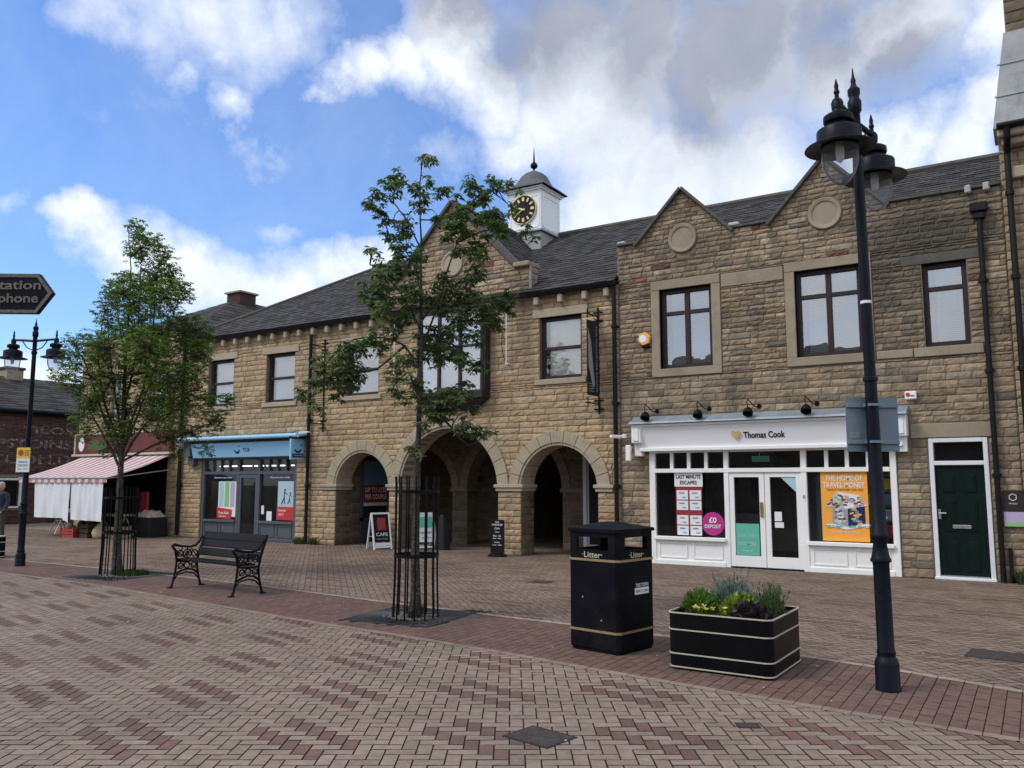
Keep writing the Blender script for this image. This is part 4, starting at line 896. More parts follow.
SR=sf.build('shopfront','white',B); lbl(SR,'white painted shopfront with double doors and small top lights')
g=MB()
for (p,q,a_,b_) in ((X0+.12,D0-.07,.54,1.77),(D1+.08,X1-.1,.54,1.77),(X0+.12,X1-.1,1.85,2.16)): g.face([(p,.02,a_),(q,.02,a_),(q,.02,b_),(p,.02,b_)])
g.build('shop_glass','shopglass',SR,fix=False)
mid=(D0+D1)/2
for (p,q,hx) in ((D0+.02,mid-.005,mid-.08),(mid+.005,D1-.02,mid+.05)):
    g=MB(); s_=.095
    g.box(p,p+s_,-.02,.04,.03,1.77,bev=.004); g.box(q-s_,q,-.02,.04,.03,1.77,bev=.004); g.box(p+s_,q-s_,-.02,.04,.03,.23,bev=.004); g.box(p+s_,q-s_,-.02,.04,1.68,1.77,bev=.004)
    dr=g.build('shop_door','white',SR)
    g=MB(); g.face([(p+s_,.01,.23),(q-s_,.01,.23),(q-s_,.01,1.68),(p+s_,.01,1.68)]); g.build('door_glass','shopglass',dr,fix=False)
g=MB(); g.box(mid-.085,mid-.03,-.05,-.02,.95,1.22,bev=.008); g.build('door_handle','brass',SR)
g=MB(); g.box(D1+.01,D1+.04,-.06,-.04,1.3,1.36,bev=.005); g.build('door_lock','chrome',SR)
# fascia
g=MB(); g.prism([(-.14,2.26),(-.0,2.26),(-.0,2.68),(-.24,2.68)],lambda u,w,t:(t,u,w),-6.75,-1.98); FB=g.build('fascia','whitesign',SR)
g=MB(); g.box(-6.7,-1.9,-.20,.0,2.19,2.26,bev=.01); g.box(-6.78,-1.9,-.28,.0,2.68,2.73,bev=.01)
for (p,q) in ((-6.84,-6.64),(-2.02,-1.82)): g.box(p,q,-.26,.0,2.36,2.74,bev=.012); g.box(p+.02,q-.02,-.15,.0,2.10,2.36,bev=.01); g.box(p+.04,q-.04,-.28,-.25,2.40,2.66,bev=.008)
g.build('fascia_moulding','white',SR)
g=MB(); g.prism([(-.34,2.735),(-.33,2.77),(0.0,2.90),(0.0,2.74)],lambda u,w,t:(t,u,w),-6.86,-1.80); g.build('lead_flashing','lead',SR)
g=MB(); ft=lambda u,w:(u,-.148-(w-2.26)/.42*.10,w)
put_text(g,'Thomas Cook',(-4.22,-.196,2.46),EX,(0,-.232,.973),.76,.125,.025); FL=g.build('sign_lettering','sablack',SR,fix=False)
g=MB(); pts=[]
for i in range(28):
    t_=2*PI*i/28; x=16*math.sin(t_)**3; z=13*math.cos(t_)-5*math.cos(2*t_)-2*math.cos(3*t_)-math.cos(4*t_); pts.append((-4.735+x*.0055,2.475+z*.0062))
g.prism(pts,lambda u,w,t:(u,-.150-(w-2.26)/.42*.10-t,w),.0,.02); g.build('heart_emblem','gold',SR)
fit=[(-6.4,-5.2,3.0,3.3,.03,.9,'greyp'),(-4.0,-2.2,3.4,3.7,.03,.95,'greyp'),(-6.5,-5.6,3.6,3.75,1.2,1.9,'roomwall')]
fit+=[(-2.75,-2.2,.5,.54,.62+.27*i,.64+.27*i,'greyp') for i in range(5)]
fit+=[(-2.70+.18*(k%3),-2.56+.18*(k%3),.44,.46,.65+.27*(k//3),.84+.27*(k//3),('sgreen','posterblue','sared','greyp','yellow','lilac','sawhite')[k%7]) for k in range(12)]
fit+=[(-3.5,-3.1,.55,.6,.5,1.7,'signback')]
room(B,X0,X1,2.6,y0=.1,shelves=fit)
g=MB(); g.box(-4.95,-4.60,1.5,1.53,2.0,2.12); g.box(-4.80,-4.79,1.5,1.52,2.12,2.6); o=g.build('exit_sign','exitgreen',loc=(-4.78,1.5,2.0)); tag(o,'dim green exit light hanging inside the white shop above its doors','sign')
# posters
t=thing('window_poster','column of price cards headed LAST MINUTE ESCAPES in the left window of the white shop','poster',(-5.75,.03,.55))
g=MB(); g.box(-6.03,-5.50,.03,.036,.66,1.76); bk=g.build('backing','sdarkred',t)
g=MB(); g.box(-6.05,-5.48,.022,.027,1.50,1.77); g.build('header','sawhite',t)
g=MB(); ftext(g,'LAST MINUTE',-5.765,1.69,.017,.075,.5,.02); ftext(g,'ESCAPES',-5.765,1.58,.017,.075,.34,.02); g.build('lettering','sablack',t,fix=False)
for i in range(2):
    for j in range(4):
        z=1.25-.2*j-(.08 if j>1 else 0); g=MB(); g.box(-6.01+.265*i,-5.78+.265*i,.021,.026,z,z+.18); k=g.build('price_card','sawhite',t)
        g=MB(); g.box(-5.96+.265*i,-5.85+.265*i,.016,.019,z+.12,z+.14); g.box(-5.90+.265*i,-5.82+.265*i,.016,.019,z+.04,z+.055); g.build('printed_line','posterblue',k)
g=MB(); g.lathe([(.001,-.003),(.22,-.003),(.22,.003)],-5.3,.012,.80,n=30,ax='y'); o=g.build('window_sticker','magenta',loc=(-5.3,.012,.6)); tag(o,'round magenta sticker reading £0 deposit low in the left window of the white shop','sticker')
g=MB(); ftext(g,'£0',-5.3,.87,.0,.11,.15,.03); ftext(g,'DEPOSIT',-5.3,.75,.0,.07,.32,.02); on(o,g,'lettering','sawhite')
g=MB(); g.box(-4.855,-4.42,-.004,.002,.24,.82); o=g.build('door_poster','teal',loc=(-4.64,0,.24)); tag(o,'green poster filling the lower half of the left shop door glass','poster')
g=MB(); ftext(g,'BOOK EARLY',-4.64,.6,-.008,.07,.34,.01); ftext(g,'SAVE MORE',-4.64,.45,-.008,.07,.32,.01); ftext(g,'here',-4.64,.33,-.008,.05,.2); on(o,g,'lettering','paleblue')
g=MB(); g.prism([(-4.0,1.68),(-3.70,1.68),(-3.70,1.38)],XZ,-.004,.002); o=g.build('door_sticker','paleblue',loc=(-3.8,0,1.5)); tag(o,'pale triangular corner sticker at the top of the right shop door','sticker')
g=MB(); g.box(-4.13,-4.0,-.004,.002,.88,1.05); g.box(-4.13,-3.97,-.004,.002,.76,.86); o=g.build('door_notice','sawhite',loc=(-4.06,0,.76)); tag(o,'pair of small white notices on the right shop door by the handle','notice')
t=thing('window_poster','large orange travel money poster in the right window of the white shop','poster',(-2.85,.03,.56))
g=MB(); g.box(-3.30,-2.52,.03,.036,.56,1.77); g.build('poster_sheet','orange',t)
g=MB(); ftext(g,'THE HOME OF',-2.91,1.66,.024,.095,.62,.02); ftext(g,'TRAVEL MONEY',-2.91,1.54,.024,.095,.70,.02); ftext(g,'foreign currency',-2.91,.72,.024,.05,.46,.0); g.build('lettering','sawhite',t,fix=False)
g=MB(); ftext(g,'TAKE IT FURTHER FOR LESS',-2.9,1.455,.024,.035,.62,.0); g.build('small_lettering','sablack',t,fix=False)
H_=[([(-3.12,.86),(-2.86,.81),(-2.86,1.16),(-3.12,1.20)],'greyp',('lilac','sawhite','sdarkred','paleblue')),([(-2.86,.81),(-2.58,.87),(-2.58,1.19),(-2.86,1.16)],'navy',('posterblue','greyp','orange')),([(-3.24,1.16),(-2.90,1.12),(-2.80,1.30),(-3.02,1.42)],'paleblue',('sared','sawhite','sgreen','sdarkred')),([(-2.90,1.12),(-2.54,1.18),(-2.66,1.36),(-3.02,1.42)],'sawhite',('sared','sgreen','sdarkred','lilac')),([(-3.26,.84),(-2.88,.76),(-2.48,.85),(-2.58,.87),(-2.86,.81),(-3.12,.86)],'sawhite',('paleblue','teal'))]
for k,(poly,m,cs) in enumerate(H_):
    g=MB(); g.prism(poly,XZ,.0225-.0006*k,.028-.0006*k); pn=g.build('printed_house',m,t)
    x0_=min(p[0] for p in poly); x1_=max(p[0] for p in poly); z0_=min(p[1] for p in poly); z1_=max(p[1] for p in poly)
    for q,cm_ in enumerate(cs):
        g=MB()
        for r_ in range(7):
            x=U(x0_+.06,x1_-.06); z=U(z0_+.05,z1_-.05); a_=U(-.4,.4); ca,sa=math.cos(a_)*.032,math.sin(a_)*.032
            qd=[(x-ca+sa*.5,z-sa-ca*.5),(x+ca+sa*.5,z+sa-ca*.5),(x+ca-sa*.5,z+sa+ca*.5),(x-ca-sa*.5,z-sa+ca*.5)]
            for i in range(len(poly)):
                (xa,za),(xb,zb)=poly[i],poly[(i+1)%len(poly)]
                if k!=4 and len(qd)>2: qd=clip_poly(qd,-(zb-za),(xb-xa),(zb-za)*xa-(xb-xa)*za)
            if len(qd)>2: g.face([(p[0],.0205-.0006*k-.0003*q-.00004*r_,p[1]) for p in qd])
        if g.f: g.build('printed_notes',cm_,pn,fix=False)
for o_ in bpy.data.objects:
    if o_.parent is None and o_.name.startswith(('window_poster','leaflet')) and abs(o_.location.x+15.07)>.1: o_.location.y-=(.025 if o_.location.x>-10 else .055)
# swan-neck lamps over the fascia
def swan(x,label):
    t=thing('swan_neck_lamp',label,'wall lamp',(x,0,2.95),0,'black swan-neck lamps over the white shop sign')
    g=MB(); g.lathe([(.045,-.02),(.045,.0)],x+.12,0,3.0,n=12,ax='y'); g.build('wall_plate','blackiron',t)
    g=MB(); g.tube([(x+.12,-.01,3.0),(x+.10,-.07,2.98),(x+.06,-.14,3.0),(x+.01,-.21,3.08),(x-.02,-.28,3.12),(x-.02,-.32,3.06),(x,-.33,2.95)],.010,6); g.build('arm','blackiron',t)
    g=MB(); T2=Matrix.Translation((x,-.34,2.87))@Matrix.Rotation(rad(-28),4,'X')@Matrix.Scale(.85,4)
    g.lathe([(.02,.12),(.05,.11),(.085,.07),(.105,.02),(.11,-.05),(.10,-.05),(.09,.02),(.04,.09)],0,0,0,n=18,T=T2,cap=False); g.build('shade','blackiron',t,smooth=True)
for x,l in ((-6.50,'black swan-neck lamp above the left end of the white shop sign'),(-5.42,'second black swan-neck lamp from the left, above blank part of the white sign'),(-4.46,'third black swan-neck lamp from the left, above the shop name'),(-3.42,'rightmost black swan-neck lamp above the white shop sign')): swan(x,l)
# cctv
t=thing('security_camera','small white security camera on the left end of the white shop sign','camera',(-6.98,-.1,2.5))
g=MB(); g.box(-7.02,-6.94,-.32,-.24,2.46,2.54,bev=.01); g.tube([(-6.98,-.28,2.5),(-7.08,-.38,2.5)],.014,6); g.build('bracket','pvcwhite',t)
g=MB(); T2=Matrix.Translation((-7.1,-.40,2.49))@Matrix.Rotation(rad(65),4,'Z'); g.box(-.15,.15,-.035,.035,-.03,.035,T=T2,bev=.01); g.build('camera_body','white',t)
g=MB(); g.box(-6.93,-6.82,-.36,-.30,2.0,2.32,bev=.015); o=g.build('alarm_sounder','white',loc=(-6.87,-.33,2.0)); tag(o,'small white box under the left end of the white shop sign','alarm')
g=MB(); g.box(-1.84,-1.66,-.09,-.02,2.99,3.13,bev=.012); o=g.build('alarm_box','white',loc=(-1.75,-.03,2.99)); tag(o,'small square white alarm box with red print, right of the lamp post','alarm')
g=MB(); g.lathe([(.001,-.003),(.035,-.003),(.035,.0)],-1.79,-.094,3.07,n=14,ax='y'); g.box(-1.75,-1.69,-.096,-.092,3.04,3.06); on(o,g,'printed_mark','sared')
t=thing('alarm_box','hexagonal orange alarm box on the stone wall between drainpipe and window','alarm',(-6.6,-.05,4.4))
g=MB(); g.prism([(-6.6+.145*math.cos(PI/3*i+.3),4.48+.145*math.sin(PI/3*i+.3)) for i in range(6)],XZ,-.10,-.02); g.build('case','alarm',t,bevel=.02)
g=MB(); g.prism([(-6.62+.085*math.cos(PI/3*i+.3),4.48+.085*math.sin(PI/3*i+.3)) for i in range(6)],XZ,-.106,-.09); g.build('printed_face','whitesign',t)
g=MB(); g.box(-6.66,-6.5,-.08,-.0,4.30,4.36,bev=.01); g.build('base','blackiron',t)
# plaque right
t=thing('wall_plaque','dark square plaque with a small photo strip beside the rightmost drainpipe','sign',(-.25,-.05,.85))
g=MB(); g.box(-.5,-.1,-.05,-.035,1.13,1.46); g.build('board','greyshop',t).data.materials[0]=M['brownframe']
g=MB(); pts=[(-.36+.055*math.cos(PI/3*i+.5),1.35+.055*math.sin(PI/3*i+.5)) for i in range(6)]
for i in range(6): g.tube([(pts[i][0],-.054,pts[i][1]),(pts[(i+1)%6][0],-.054,pts[(i+1)%6][1])],.006,5)
ftext(g,'PHYSIO',-.36,1.25,-.054,.025,.11,.0); g.build('emblem','sawhite',t)
g=MB(); g.box(-.5,-.1,-.049,-.036,.92,1.12); g.build('photo_strip','lilac',t)
g=MB(); g.box(-.5,-.1,-.055,-.050,.89,.95); g.build('green_strip','sgreen',t)

# ================================================================== brackets, banner, rods
def bracket(name,label,x,zt,zb,cat='bracket',L=.55,group=None):
    t=thing(name,label,cat,(x,0,zt),0,group)
    g=MB(); g.box(x-.015,x+.015,-.04,.0,zb-.1,zt+.1)
    for z,s in ((zt,1),(zb,-1)):
        g.box(x-.11,x+.11,-.045,-.01,z-.012,z+.012); g.box(x-.11,x+.11,-.045,-.01,z-.012-.18*s,z+.012-.18*s)
        g.box(x-.012,x+.012,-L,-.03,z-.10*s-.012,z-.10*s+.012)
        g.tube([(x,-.03,z-.3*s*.6),(x,-.2,z-.17*s),(x,-.32,z-.10*s)],.009,5)
        g.tube([(x,-L+.02,z-.2*s),(x,-L+.02,z+.0*s)],.012,6); g.box(x-.06,x+.06,-L+.008,-L+.032,z-.1*s-.012,z-.1*s+.012)
    g.build('iron_arms','blackiron',t); return t
t=bracket('banner_bracket','pair of empty black iron banner arms beside the left drainpipe',-15.6,5.2,2.98)
t=bracket('hanging_banner','black vertical banner between iron arms beside the centre drainpipe',-7.66,5.15,3.1,'banner')
g=MB(); g.box(-7.668,-7.652,-.55,-.07,3.36,4.92); bn=g.build('banner_cloth','blackcloth',t)
g=MB(); put_text(g,'THE WARDROBE ROOMS',(-7.648,-.14,4.14),(0,0,-1),(0,1,0),1.4,.06,.01); 
for i in range(4): g.box(-7.650,-7.645,-.50,-.28,3.44+.05*i,3.455+.05*i)
on(bn,g,'lettering','greyp')
g=MB(); g.prism([(-.53,4.75),(-.40,4.5),(-.24,3.6),(-.30,3.5),(-.5,3.95)],lambda u,w,t_:(-7.650+t_,u,w),0,.004); on(bn,g,'printed_figure','greyp')
for x,l in ((-13.16,'thin white rod with a looped cable on the wall left of the bay window'),(-9.9,'thin white rod with a looped cable on the wall right of the bay window')):
    t=thing('banner_rod',l,'rod',(x,-.08,4.2),0,'white rods either side of the bay window')
    g=MB(); g.tube([(x,-.12,4.2),(x,-.12,5.6)],.014,6); g.box(x-.03,x+.03,-.12,0,4.2,4.24); g.box(x-.03,x+.03,-.12,0,5.55,5.59); g.build('rod','pvcwhite',t)
    g=MB(); g.tube([(x-.02,-.1,5.5),(x-.14,-.06,5.1),(x-.17,-.05,4.7),(x-.12,-.05,4.4),(x-.03,-.08,4.25)],.007,5); g.build('cable','blackiron',t)

# ================================================================== far-right building
Cb=thing('lead_roofed_building','tall building at the right edge with a sloping lead roof over its stone cornice','building',(2.5,0,0))
w=MB(); w.box(XR+.004,7.5,.02,.35,0,7.3); w.box(XR+.04,XR+.3,.36,8,0,7.4); w.cm=1
facing(w,XR+.004,5.5,0,7.08,front(.02),(.13,.17),(.25,.5),.025,colN); 
w.build('wall',['mortar','stoneN'],Cb)
g=MB()
g.box(XR+.10,7.5,-.10,.1,6.55,6.75,bev=.02); g.box(XR+.05,7.5,-.20,.1,7.10,7.22,bev=.02); g.box(XR+.0,7.5,-.30,.1,7.22,7.35,bev=.02); g.build('cornice','dress',Cb)
g=MB(); g.box(.12,.42,-.06,.05,5.0,6.54,bev=.01); g.build('pilaster','cream',Cb).data.materials[0]=M['dress']
g=MB()
g.prism([(XR-.05,7.36),(7.5,7.36),(7.5,8.96),(XR+.19,8.96)],XZ,-.32,.5)
for z in (7.88,8.42): g.box(XR-.06+.2*(z-7.36)/1.6,7.5,-.335,-.31,z,z+.02)
g.build('lead_roof','leadpale',Cb)
g=MB(); g.tube([(XR+.0,-.36,7.38),(7.5,-.36,7.38)],.05,8); g.build('gutter','pvc',Cb)
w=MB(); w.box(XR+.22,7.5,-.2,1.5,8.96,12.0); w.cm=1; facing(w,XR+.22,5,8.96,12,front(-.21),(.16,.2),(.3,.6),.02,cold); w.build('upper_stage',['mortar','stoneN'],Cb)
g=MB(); g.tube([(-.08,-.36,7.42),(-.08,-.30,7.2),(-.1,-.12,6.95),(-.1,-.12,.1)],.05,10)
for z in (1.5,3.4,4.9,6.3): g.lathe([(.062,-.04),(.068,-.03),(.068,.03),(.062,.04)],-.1,-.12,z,n=12)
g.build('downpipe','pvc',Cb)

# ================================================================== neighbour on the left
NB=thing('corner_shop_building','pale stone corner shop with a dark red sign over a striped awning','building',(-24,0,0))
NX0,NX1=-26.75,-21.42
NW=[(-25.0,-24.3,3.6,5.0),(-22.9,-22.2,3.6,5.0)]
w=MB(); w.prism([(NX0,0),(-26.4,0),(-26.4,2.4),(-22.0,2.4),(-22.0,0),(NX1,0),(NX1,6.15),(NX0,6.15)],XZ,0.0,.35,holes=[rect(*q) for q in NW])
w.cm=1; facing(w,NX0,NX1,0,6.15,front(0),(.16,.22),(.3,.6),.02,colN,[(a-.1,b+.1,c-.1,d+.15) for a,b,c,d in NW]+[(-26.41,-21.99,0,2.4),(-26.7,-21.7,2.4,3.12)])
w.cm=0; w.box(NX0,NX0+.3,.36,9,0,6.12); w.box(NX1-.12,NX1-.01,.36,9,0,6.12); w.box(NX0+.3,NX1-.13,8.7,9,0,6.12)
w.build('wall',['mortar','stoneN'],NB)
for a,b,c,d in NW: window(NB,a,b,c,d,mat='pvcwhite'); sill(NB,a-.1,b+.1,c); lintel(NB,a-.1,b+.1,d,h=.15)
r=MB(); ex,ey=-21.1,.1; px,py=-23.9,3.8; pz=8.05
DX=ex-px; DY=py-ey; sx=math.hypot(DX,pz-6.2); sy_=math.hypot(DY,pz-6.2) 
slates(r,(ex,ey,6.2),(0,1,0),(-DX/sx,0,(pz-6.2)/sx),0,10,sx,clip=[(sx,-DY,0)],cw=.45,rh=.3,base=(.065,.058,.055))
slates(r,(ex,ey,6.2),(-1,0,0),(0,DY/sy_,(pz-6.2)/sy_),0,2*DX,sy_,clip=[(sy_,-DX,0),(-sy_,-DX,2*DX*sy_)],cw=.45,rh=.3,base=(.065,.058,.055))
r.face([(ex,ey,6.17),(ex,10,6.17),(px,10,pz-.03),(px,py,pz-.03)],(.03,.03,.03)); r.face([(ex,ey,6.17),(px,py,pz-.03),(ex-2*DX,ey,6.17)],(.03,.03,.03)); r.face([(ex-2*DX,ey,6.17),(px,py,pz-.03),(px,10,pz-.03),(ex-2*DX,10,6.17)],(.07,.07,.075))
r.build('roof','slate',NB,fix=False)
g=MB(); g.box(px-.35,px+.35,3.7,4.4,7.7,8.28,c=(.075,.042,.038)); ch=g.build('chimney','brickred',NB); g=MB(); g.box(px-.42,px+.42,3.63,4.47,8.28,8.34); g.build('chimney_cap','dressR',ch)
g=MB(); g.tube([(ex+.04,ey,6.12),(ex+.04,9,6.12)],.07,8); g.build('gutter','pvc',NB)
g=MB(); g.box(-26.7,-21.72,-.12,.02,2.5,3.1,bev=.01); fs=g.build('fascia','redfascia',NB)
g=MB(); g.box(-26.74,-26.68,-.14,.0,2.44,3.14); g.box(-26.68,-21.7,-.135,-.0,3.1,3.14); g.box(-26.8,-21.7,-.18,.0,2.41,2.48); g.build('fascia_trim','cream',fs)
g=MB(); g.lathe([(.001,-.005),(.16,-.005),(.16,.0)],0,0,0,n=24,ax='y',T=Matrix.Translation((-26.35,-.122,2.8))@Matrix.Diagonal((1,1,1.45,1))); g.build('oval_emblem','sawhite',fs)
g=MB(); g.prism([(-26.0,2.62),(-25.0,2.60),(-24.9,2.75),(-25.1,2.9),(-25.9,2.92)],XZ,-.124,-.121); g.build('painted_leaves','dgreen',fs)
g=MB()
for x in (-26.4,-24.1,-22.1): g.box(x,x+.1,.02,.12,0,2.4)
g.box(-26.4,-22.0,.02,.12,2.3,2.4); g.box(-26.4,-22.0,.02,.12,.55,.62); g.build('shopfront','blackiron',NB)
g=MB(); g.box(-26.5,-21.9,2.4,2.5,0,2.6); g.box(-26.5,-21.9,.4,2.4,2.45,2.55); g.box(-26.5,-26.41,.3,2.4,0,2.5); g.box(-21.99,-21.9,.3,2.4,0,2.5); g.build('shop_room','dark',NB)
# awning
t=thing('shop_awning','red and white striped awning sloping out over the market goods','awning',(-23.5,-1,2.0))
xa0,xa1=-26.3,-21.75; yf=-2.05; zf=1.70
g=MB(); n=14
for i in range(n):
    a=i/n; b=(i+1)/n
    f=lambda q:(yf+(-.06-yf)*q, zf+(2.40-zf)*q-.05*math.sin(PI*q))
    (ya,za),(yb,zb)=f(a),f(b)
    g.face([(xa0+.0,ya,za),(xa1,ya,za),(xa1,yb,zb),(xa0,yb,zb)])
k=40
for i in range(k):
    xa=xa0+(xa1-xa0)*i/k; xb=xa0+(xa1-xa0)*(i+1)/k; wa=.012*math.sin(i*1.9); wb=.012*math.sin((i+1)*1.9)
    g.face([(xa,yf+wa*0,zf),(xb,yf,zf),(xb,yf-.01+wb,zf-.13),(xa,yf-.01+wa,zf-.13)])
g.build('canopy','awning',t,smooth=False)
g=MB(); g.tube([(xa0,yf,zf),(xa1,yf,zf)],.025,8); g.tube([(xa1-.03,yf,zf-.02),(xa1-.03,-.05,1.95)],.016,6); g.tube([(xa0+.03,yf,zf-.02),(xa0+.03,-.05,1.95)],.016,6); g.build('frame','greyp',t)
for (p,q,zb,l) in ((-25.45,-23.55,.55,'left white plastic sheet hanging from the awning front'),(-23.5,-21.95,.52,'right white plastic sheet hanging from the awning front')):
    g=MB(); n=26; m=10
    b0=len(g.v)
    for j in range(m+1):
        for i in range(n+1):
            u=i/n; v=j/m; x=p+(q-p)*u+ .05*math.sin(v*2.2)*(1 if q>-22.5 else -.4)*(u-.5)
            g.v.append((x,yf+.03+.035*math.sin(u*17+v*1.5)*v+.02*math.sin(u*41),zf-.10-(zf-.10-zb)*v-(.12*v*max(0,1-abs(u-1)*6) if q<-23 else .02*u)))
    for j in range(m):
        for i in range(n): g.addf([b0+j*(n+1)+i,b0+j*(n+1)+i+1,b0+(j+1)*(n+1)+i+1,b0+(j+1)*(n+1)+i])
    o=g.build('hanging_sheet','sheet',loc=((p+q)/2,yf,zb),smooth=True,fix=False); tag(o,l,'sheet')
# ================================================================== GROUND
g=MB(); g.face([(-300,-200,-.03),(300,-200,-.03),(300,400,-.03),(-300,400,-.03)]); o=g.build('ground','asphalt',fix=False); tag(o,kind='structure')
g=MB(); g.face([(-36,-34,-.006),(16,-34,-.006),(16,7.5,-.006),(-36,7.5,-.006)]); o=g.build('paving_bed','joint',fix=False); tag(o,kind='structure')
NEAR=[(-40,-7.5),(-15.65,-7.75),(-12.46,-7.87),(-9.51,-8.25),(-7.4,-8.53),(-5.77,-8.67),(-4.4,-8.82),(-3.45,-8.98),(-2.6,-9.10),(-1.3,-9.25),(-.18,-9.35),(18,-11.0)]
FAR=[(-40,-6.2),(-17.26,-6.38),(-14.9,-6.38),(-12.83,-6.44),(-10.03,-6.61),(-7.8,-6.86),(-5.6,-7.05),(-3.5,-7.2),(-1.86,-7.5),(-1.1,-7.66),(-.19,-7.93),(18,-10.0+.8)]
def lerp(T,x):
    for (a,b),(c,d) in zip(T,T[1:]):
        if x<=c: t=(x-a)/(c-a); return b+(d-b)*t,(d-b)/(c-a)
    return T[-1][1],0
FW=(-math.sin(rad(32.2)),math.cos(rad(32.2)))
def inview(x,y,m=1.22):
    dx,dy=x,y+15.6; f=dx*FW[0]+dy*FW[1]; r=dx*FW[1]-dy*FW[0]
    return f>1.8 and abs(r)<f*.617*m+2.6
w_=.0925
covers=[(-2.76,-10.89,.33,.26,rad(-10)),(-.25,-6.52,.78,.40,rad(-6)),(-6.85,-3.86,.30,.26,rad(5)),(-1.72,-9.95,.11,.08,rad(30))]
GR=(-6.45,-7.62); GL=(-13.45,-6.9)
def grate_in(x,y,m=0):
    for (cx,cy,a) in ((*GR,rad(6)),(*GL,rad(3))):
        u=(x-cx)*math.cos(a)+(y-cy)*math.sin(a); v=-(x-cx)*math.sin(a)+(y-cy)*math.cos(a)
        h=.60 if cx>-10 else .62
        if abs(u)+0<h+m and abs(v)<h+m: return True
    return False
def brickcol(kind):
    b=U(.90,1.10)
    if kind=='buff': c=random.choice([(.280,.212,.168),(.292,.220,.174),(.270,.203,.162)])
    elif kind=='tan': c=random.choice([(.245,.178,.137),(.255,.185,.142),(.232,.168,.13)])
    elif kind=='red': c=random.choice([(.172,.100,.084),(.18,.105,.088),(.165,.094,.08)])
    elif kind=='brown': c=random.choice([(.165,.108,.086),(.175,.115,.09)])
    elif kind=='cream': c=(.37,.29,.22)
    return tuple(v*b for v in c)
def put(mb,poly,col,z=.0):
    dz=[U(-.0012,.0012) for _ in poly]
    mb.face([(p[0],p[1],z+d) for p,d in zip(poly,dz)],col)
def herring(mb,theta,origin,keep,clipf,redk,R,buff='buff'):
    ct,st=math.cos(theta),math.sin(theta); g=.0049/w_
    x0,x1,y0,y1=R
    # lattice index ranges from the corner of the region
    cs=[((X-origin[0])*ct+(Y-origin[1])*st,-(X-origin[0])*st+(Y-origin[1])*ct) for X in (x0,x1) for Y in (y0,y1)]
    a0=int(min(c[0] for c in cs)/w_)-4; a1=int(max(c[0] for c in cs)/w_)+4; b0=int(min(c[1] for c in cs)/w_)-4; b1=int(max(c[1] for c in cs)/w_)+4
    for X in range(a0,a1):
        for Y in range(b0,b1):
            k=(X+Y)%4
            if k==0: cells=[(X,Y,1,2,'v')]       # upright brick with its lower cell here
            elif k==2: cells=[(X,Y,2,1,'h')]     # lying brick starting here
            else: continue
            for (cx,cy,wx,wy,t) in cells:
                u=(cx+wx/2)*w_; v=(cy+wy/2)*w_
                wxp=origin[0]+u*ct-v*st; wyp=origin[1]+u*st+v*ct
                if not keep(wxp,wyp): continue
                q=[(cx+g,cy+g),(cx+wx-g,cy+g),(cx+wx-g,cy+wy-g),(cx+g,cy+wy-g)]
                poly=[(origin[0]+a*w_*ct-b*w_*st,origin[1]+a*w_*st+b*w_*ct) for a,b in q]
                poly=clipf(poly,wxp,wyp)
                if len(poly)<3: continue
                red=False
                if t=='v':
                    for s in (0,1):
                        for kk in range(6):
                            if (cx-(kk+2*s))%12==0 and (cy-(-kk+2*s))%12==0: red=True
                put(mb,poly,brickcol(redk if red else buff))
def clip_near(poly,x,y):
    e,s=lerp(NEAR,x); return clip_poly(poly,s,-1,e-s*x-.045) if True else poly
def clip_far(poly,x,y):
    e,s=lerp(FAR,x); return clip_poly(poly,-s,1,-(e-s*x)-.045)
def clear(x,y,m=.0):
    return True
    for (cx,cy,a,b,r) in covers:
        u=(x-cx)*math.cos(r)+(y-cy)*math.sin(r); v=-(x-cx)*math.sin(r)+(y-cy)*math.cos(r)
        if abs(u)<a*.5+.04 and abs(v)<b*.5+.04: return False
    return True
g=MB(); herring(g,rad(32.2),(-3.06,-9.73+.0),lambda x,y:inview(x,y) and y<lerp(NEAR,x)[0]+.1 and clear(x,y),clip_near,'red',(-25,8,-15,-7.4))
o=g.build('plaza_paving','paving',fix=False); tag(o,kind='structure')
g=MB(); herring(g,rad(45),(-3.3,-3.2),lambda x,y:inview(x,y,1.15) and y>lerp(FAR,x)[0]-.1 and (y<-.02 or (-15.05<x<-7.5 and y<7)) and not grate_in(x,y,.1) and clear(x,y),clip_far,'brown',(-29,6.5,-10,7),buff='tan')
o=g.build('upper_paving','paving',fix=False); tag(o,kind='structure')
g=MB(); g.face([(-36,-10,-.012),(-26.9,-10,-.012),(-26.9,40,-.012),(-36,40,-.012)]) 
# side street paving beyond the corner shop: courses of pavers
y=-6.0
while y<16:
    x=-33.0+U(0,.3)
    while x<-26.5:
        if (y>0.1 and x>-26.9): break
        c=brickcol('buff'); g.face([(x,y,-.002),(x+.39,y,-.002),(x+.39,y+.19,-.002),(x,y+.19,-.002)],c); x+=.4
    y+=.2
o=g.build('side_street_paving','paving',fix=False); tag(o,kind='structure')
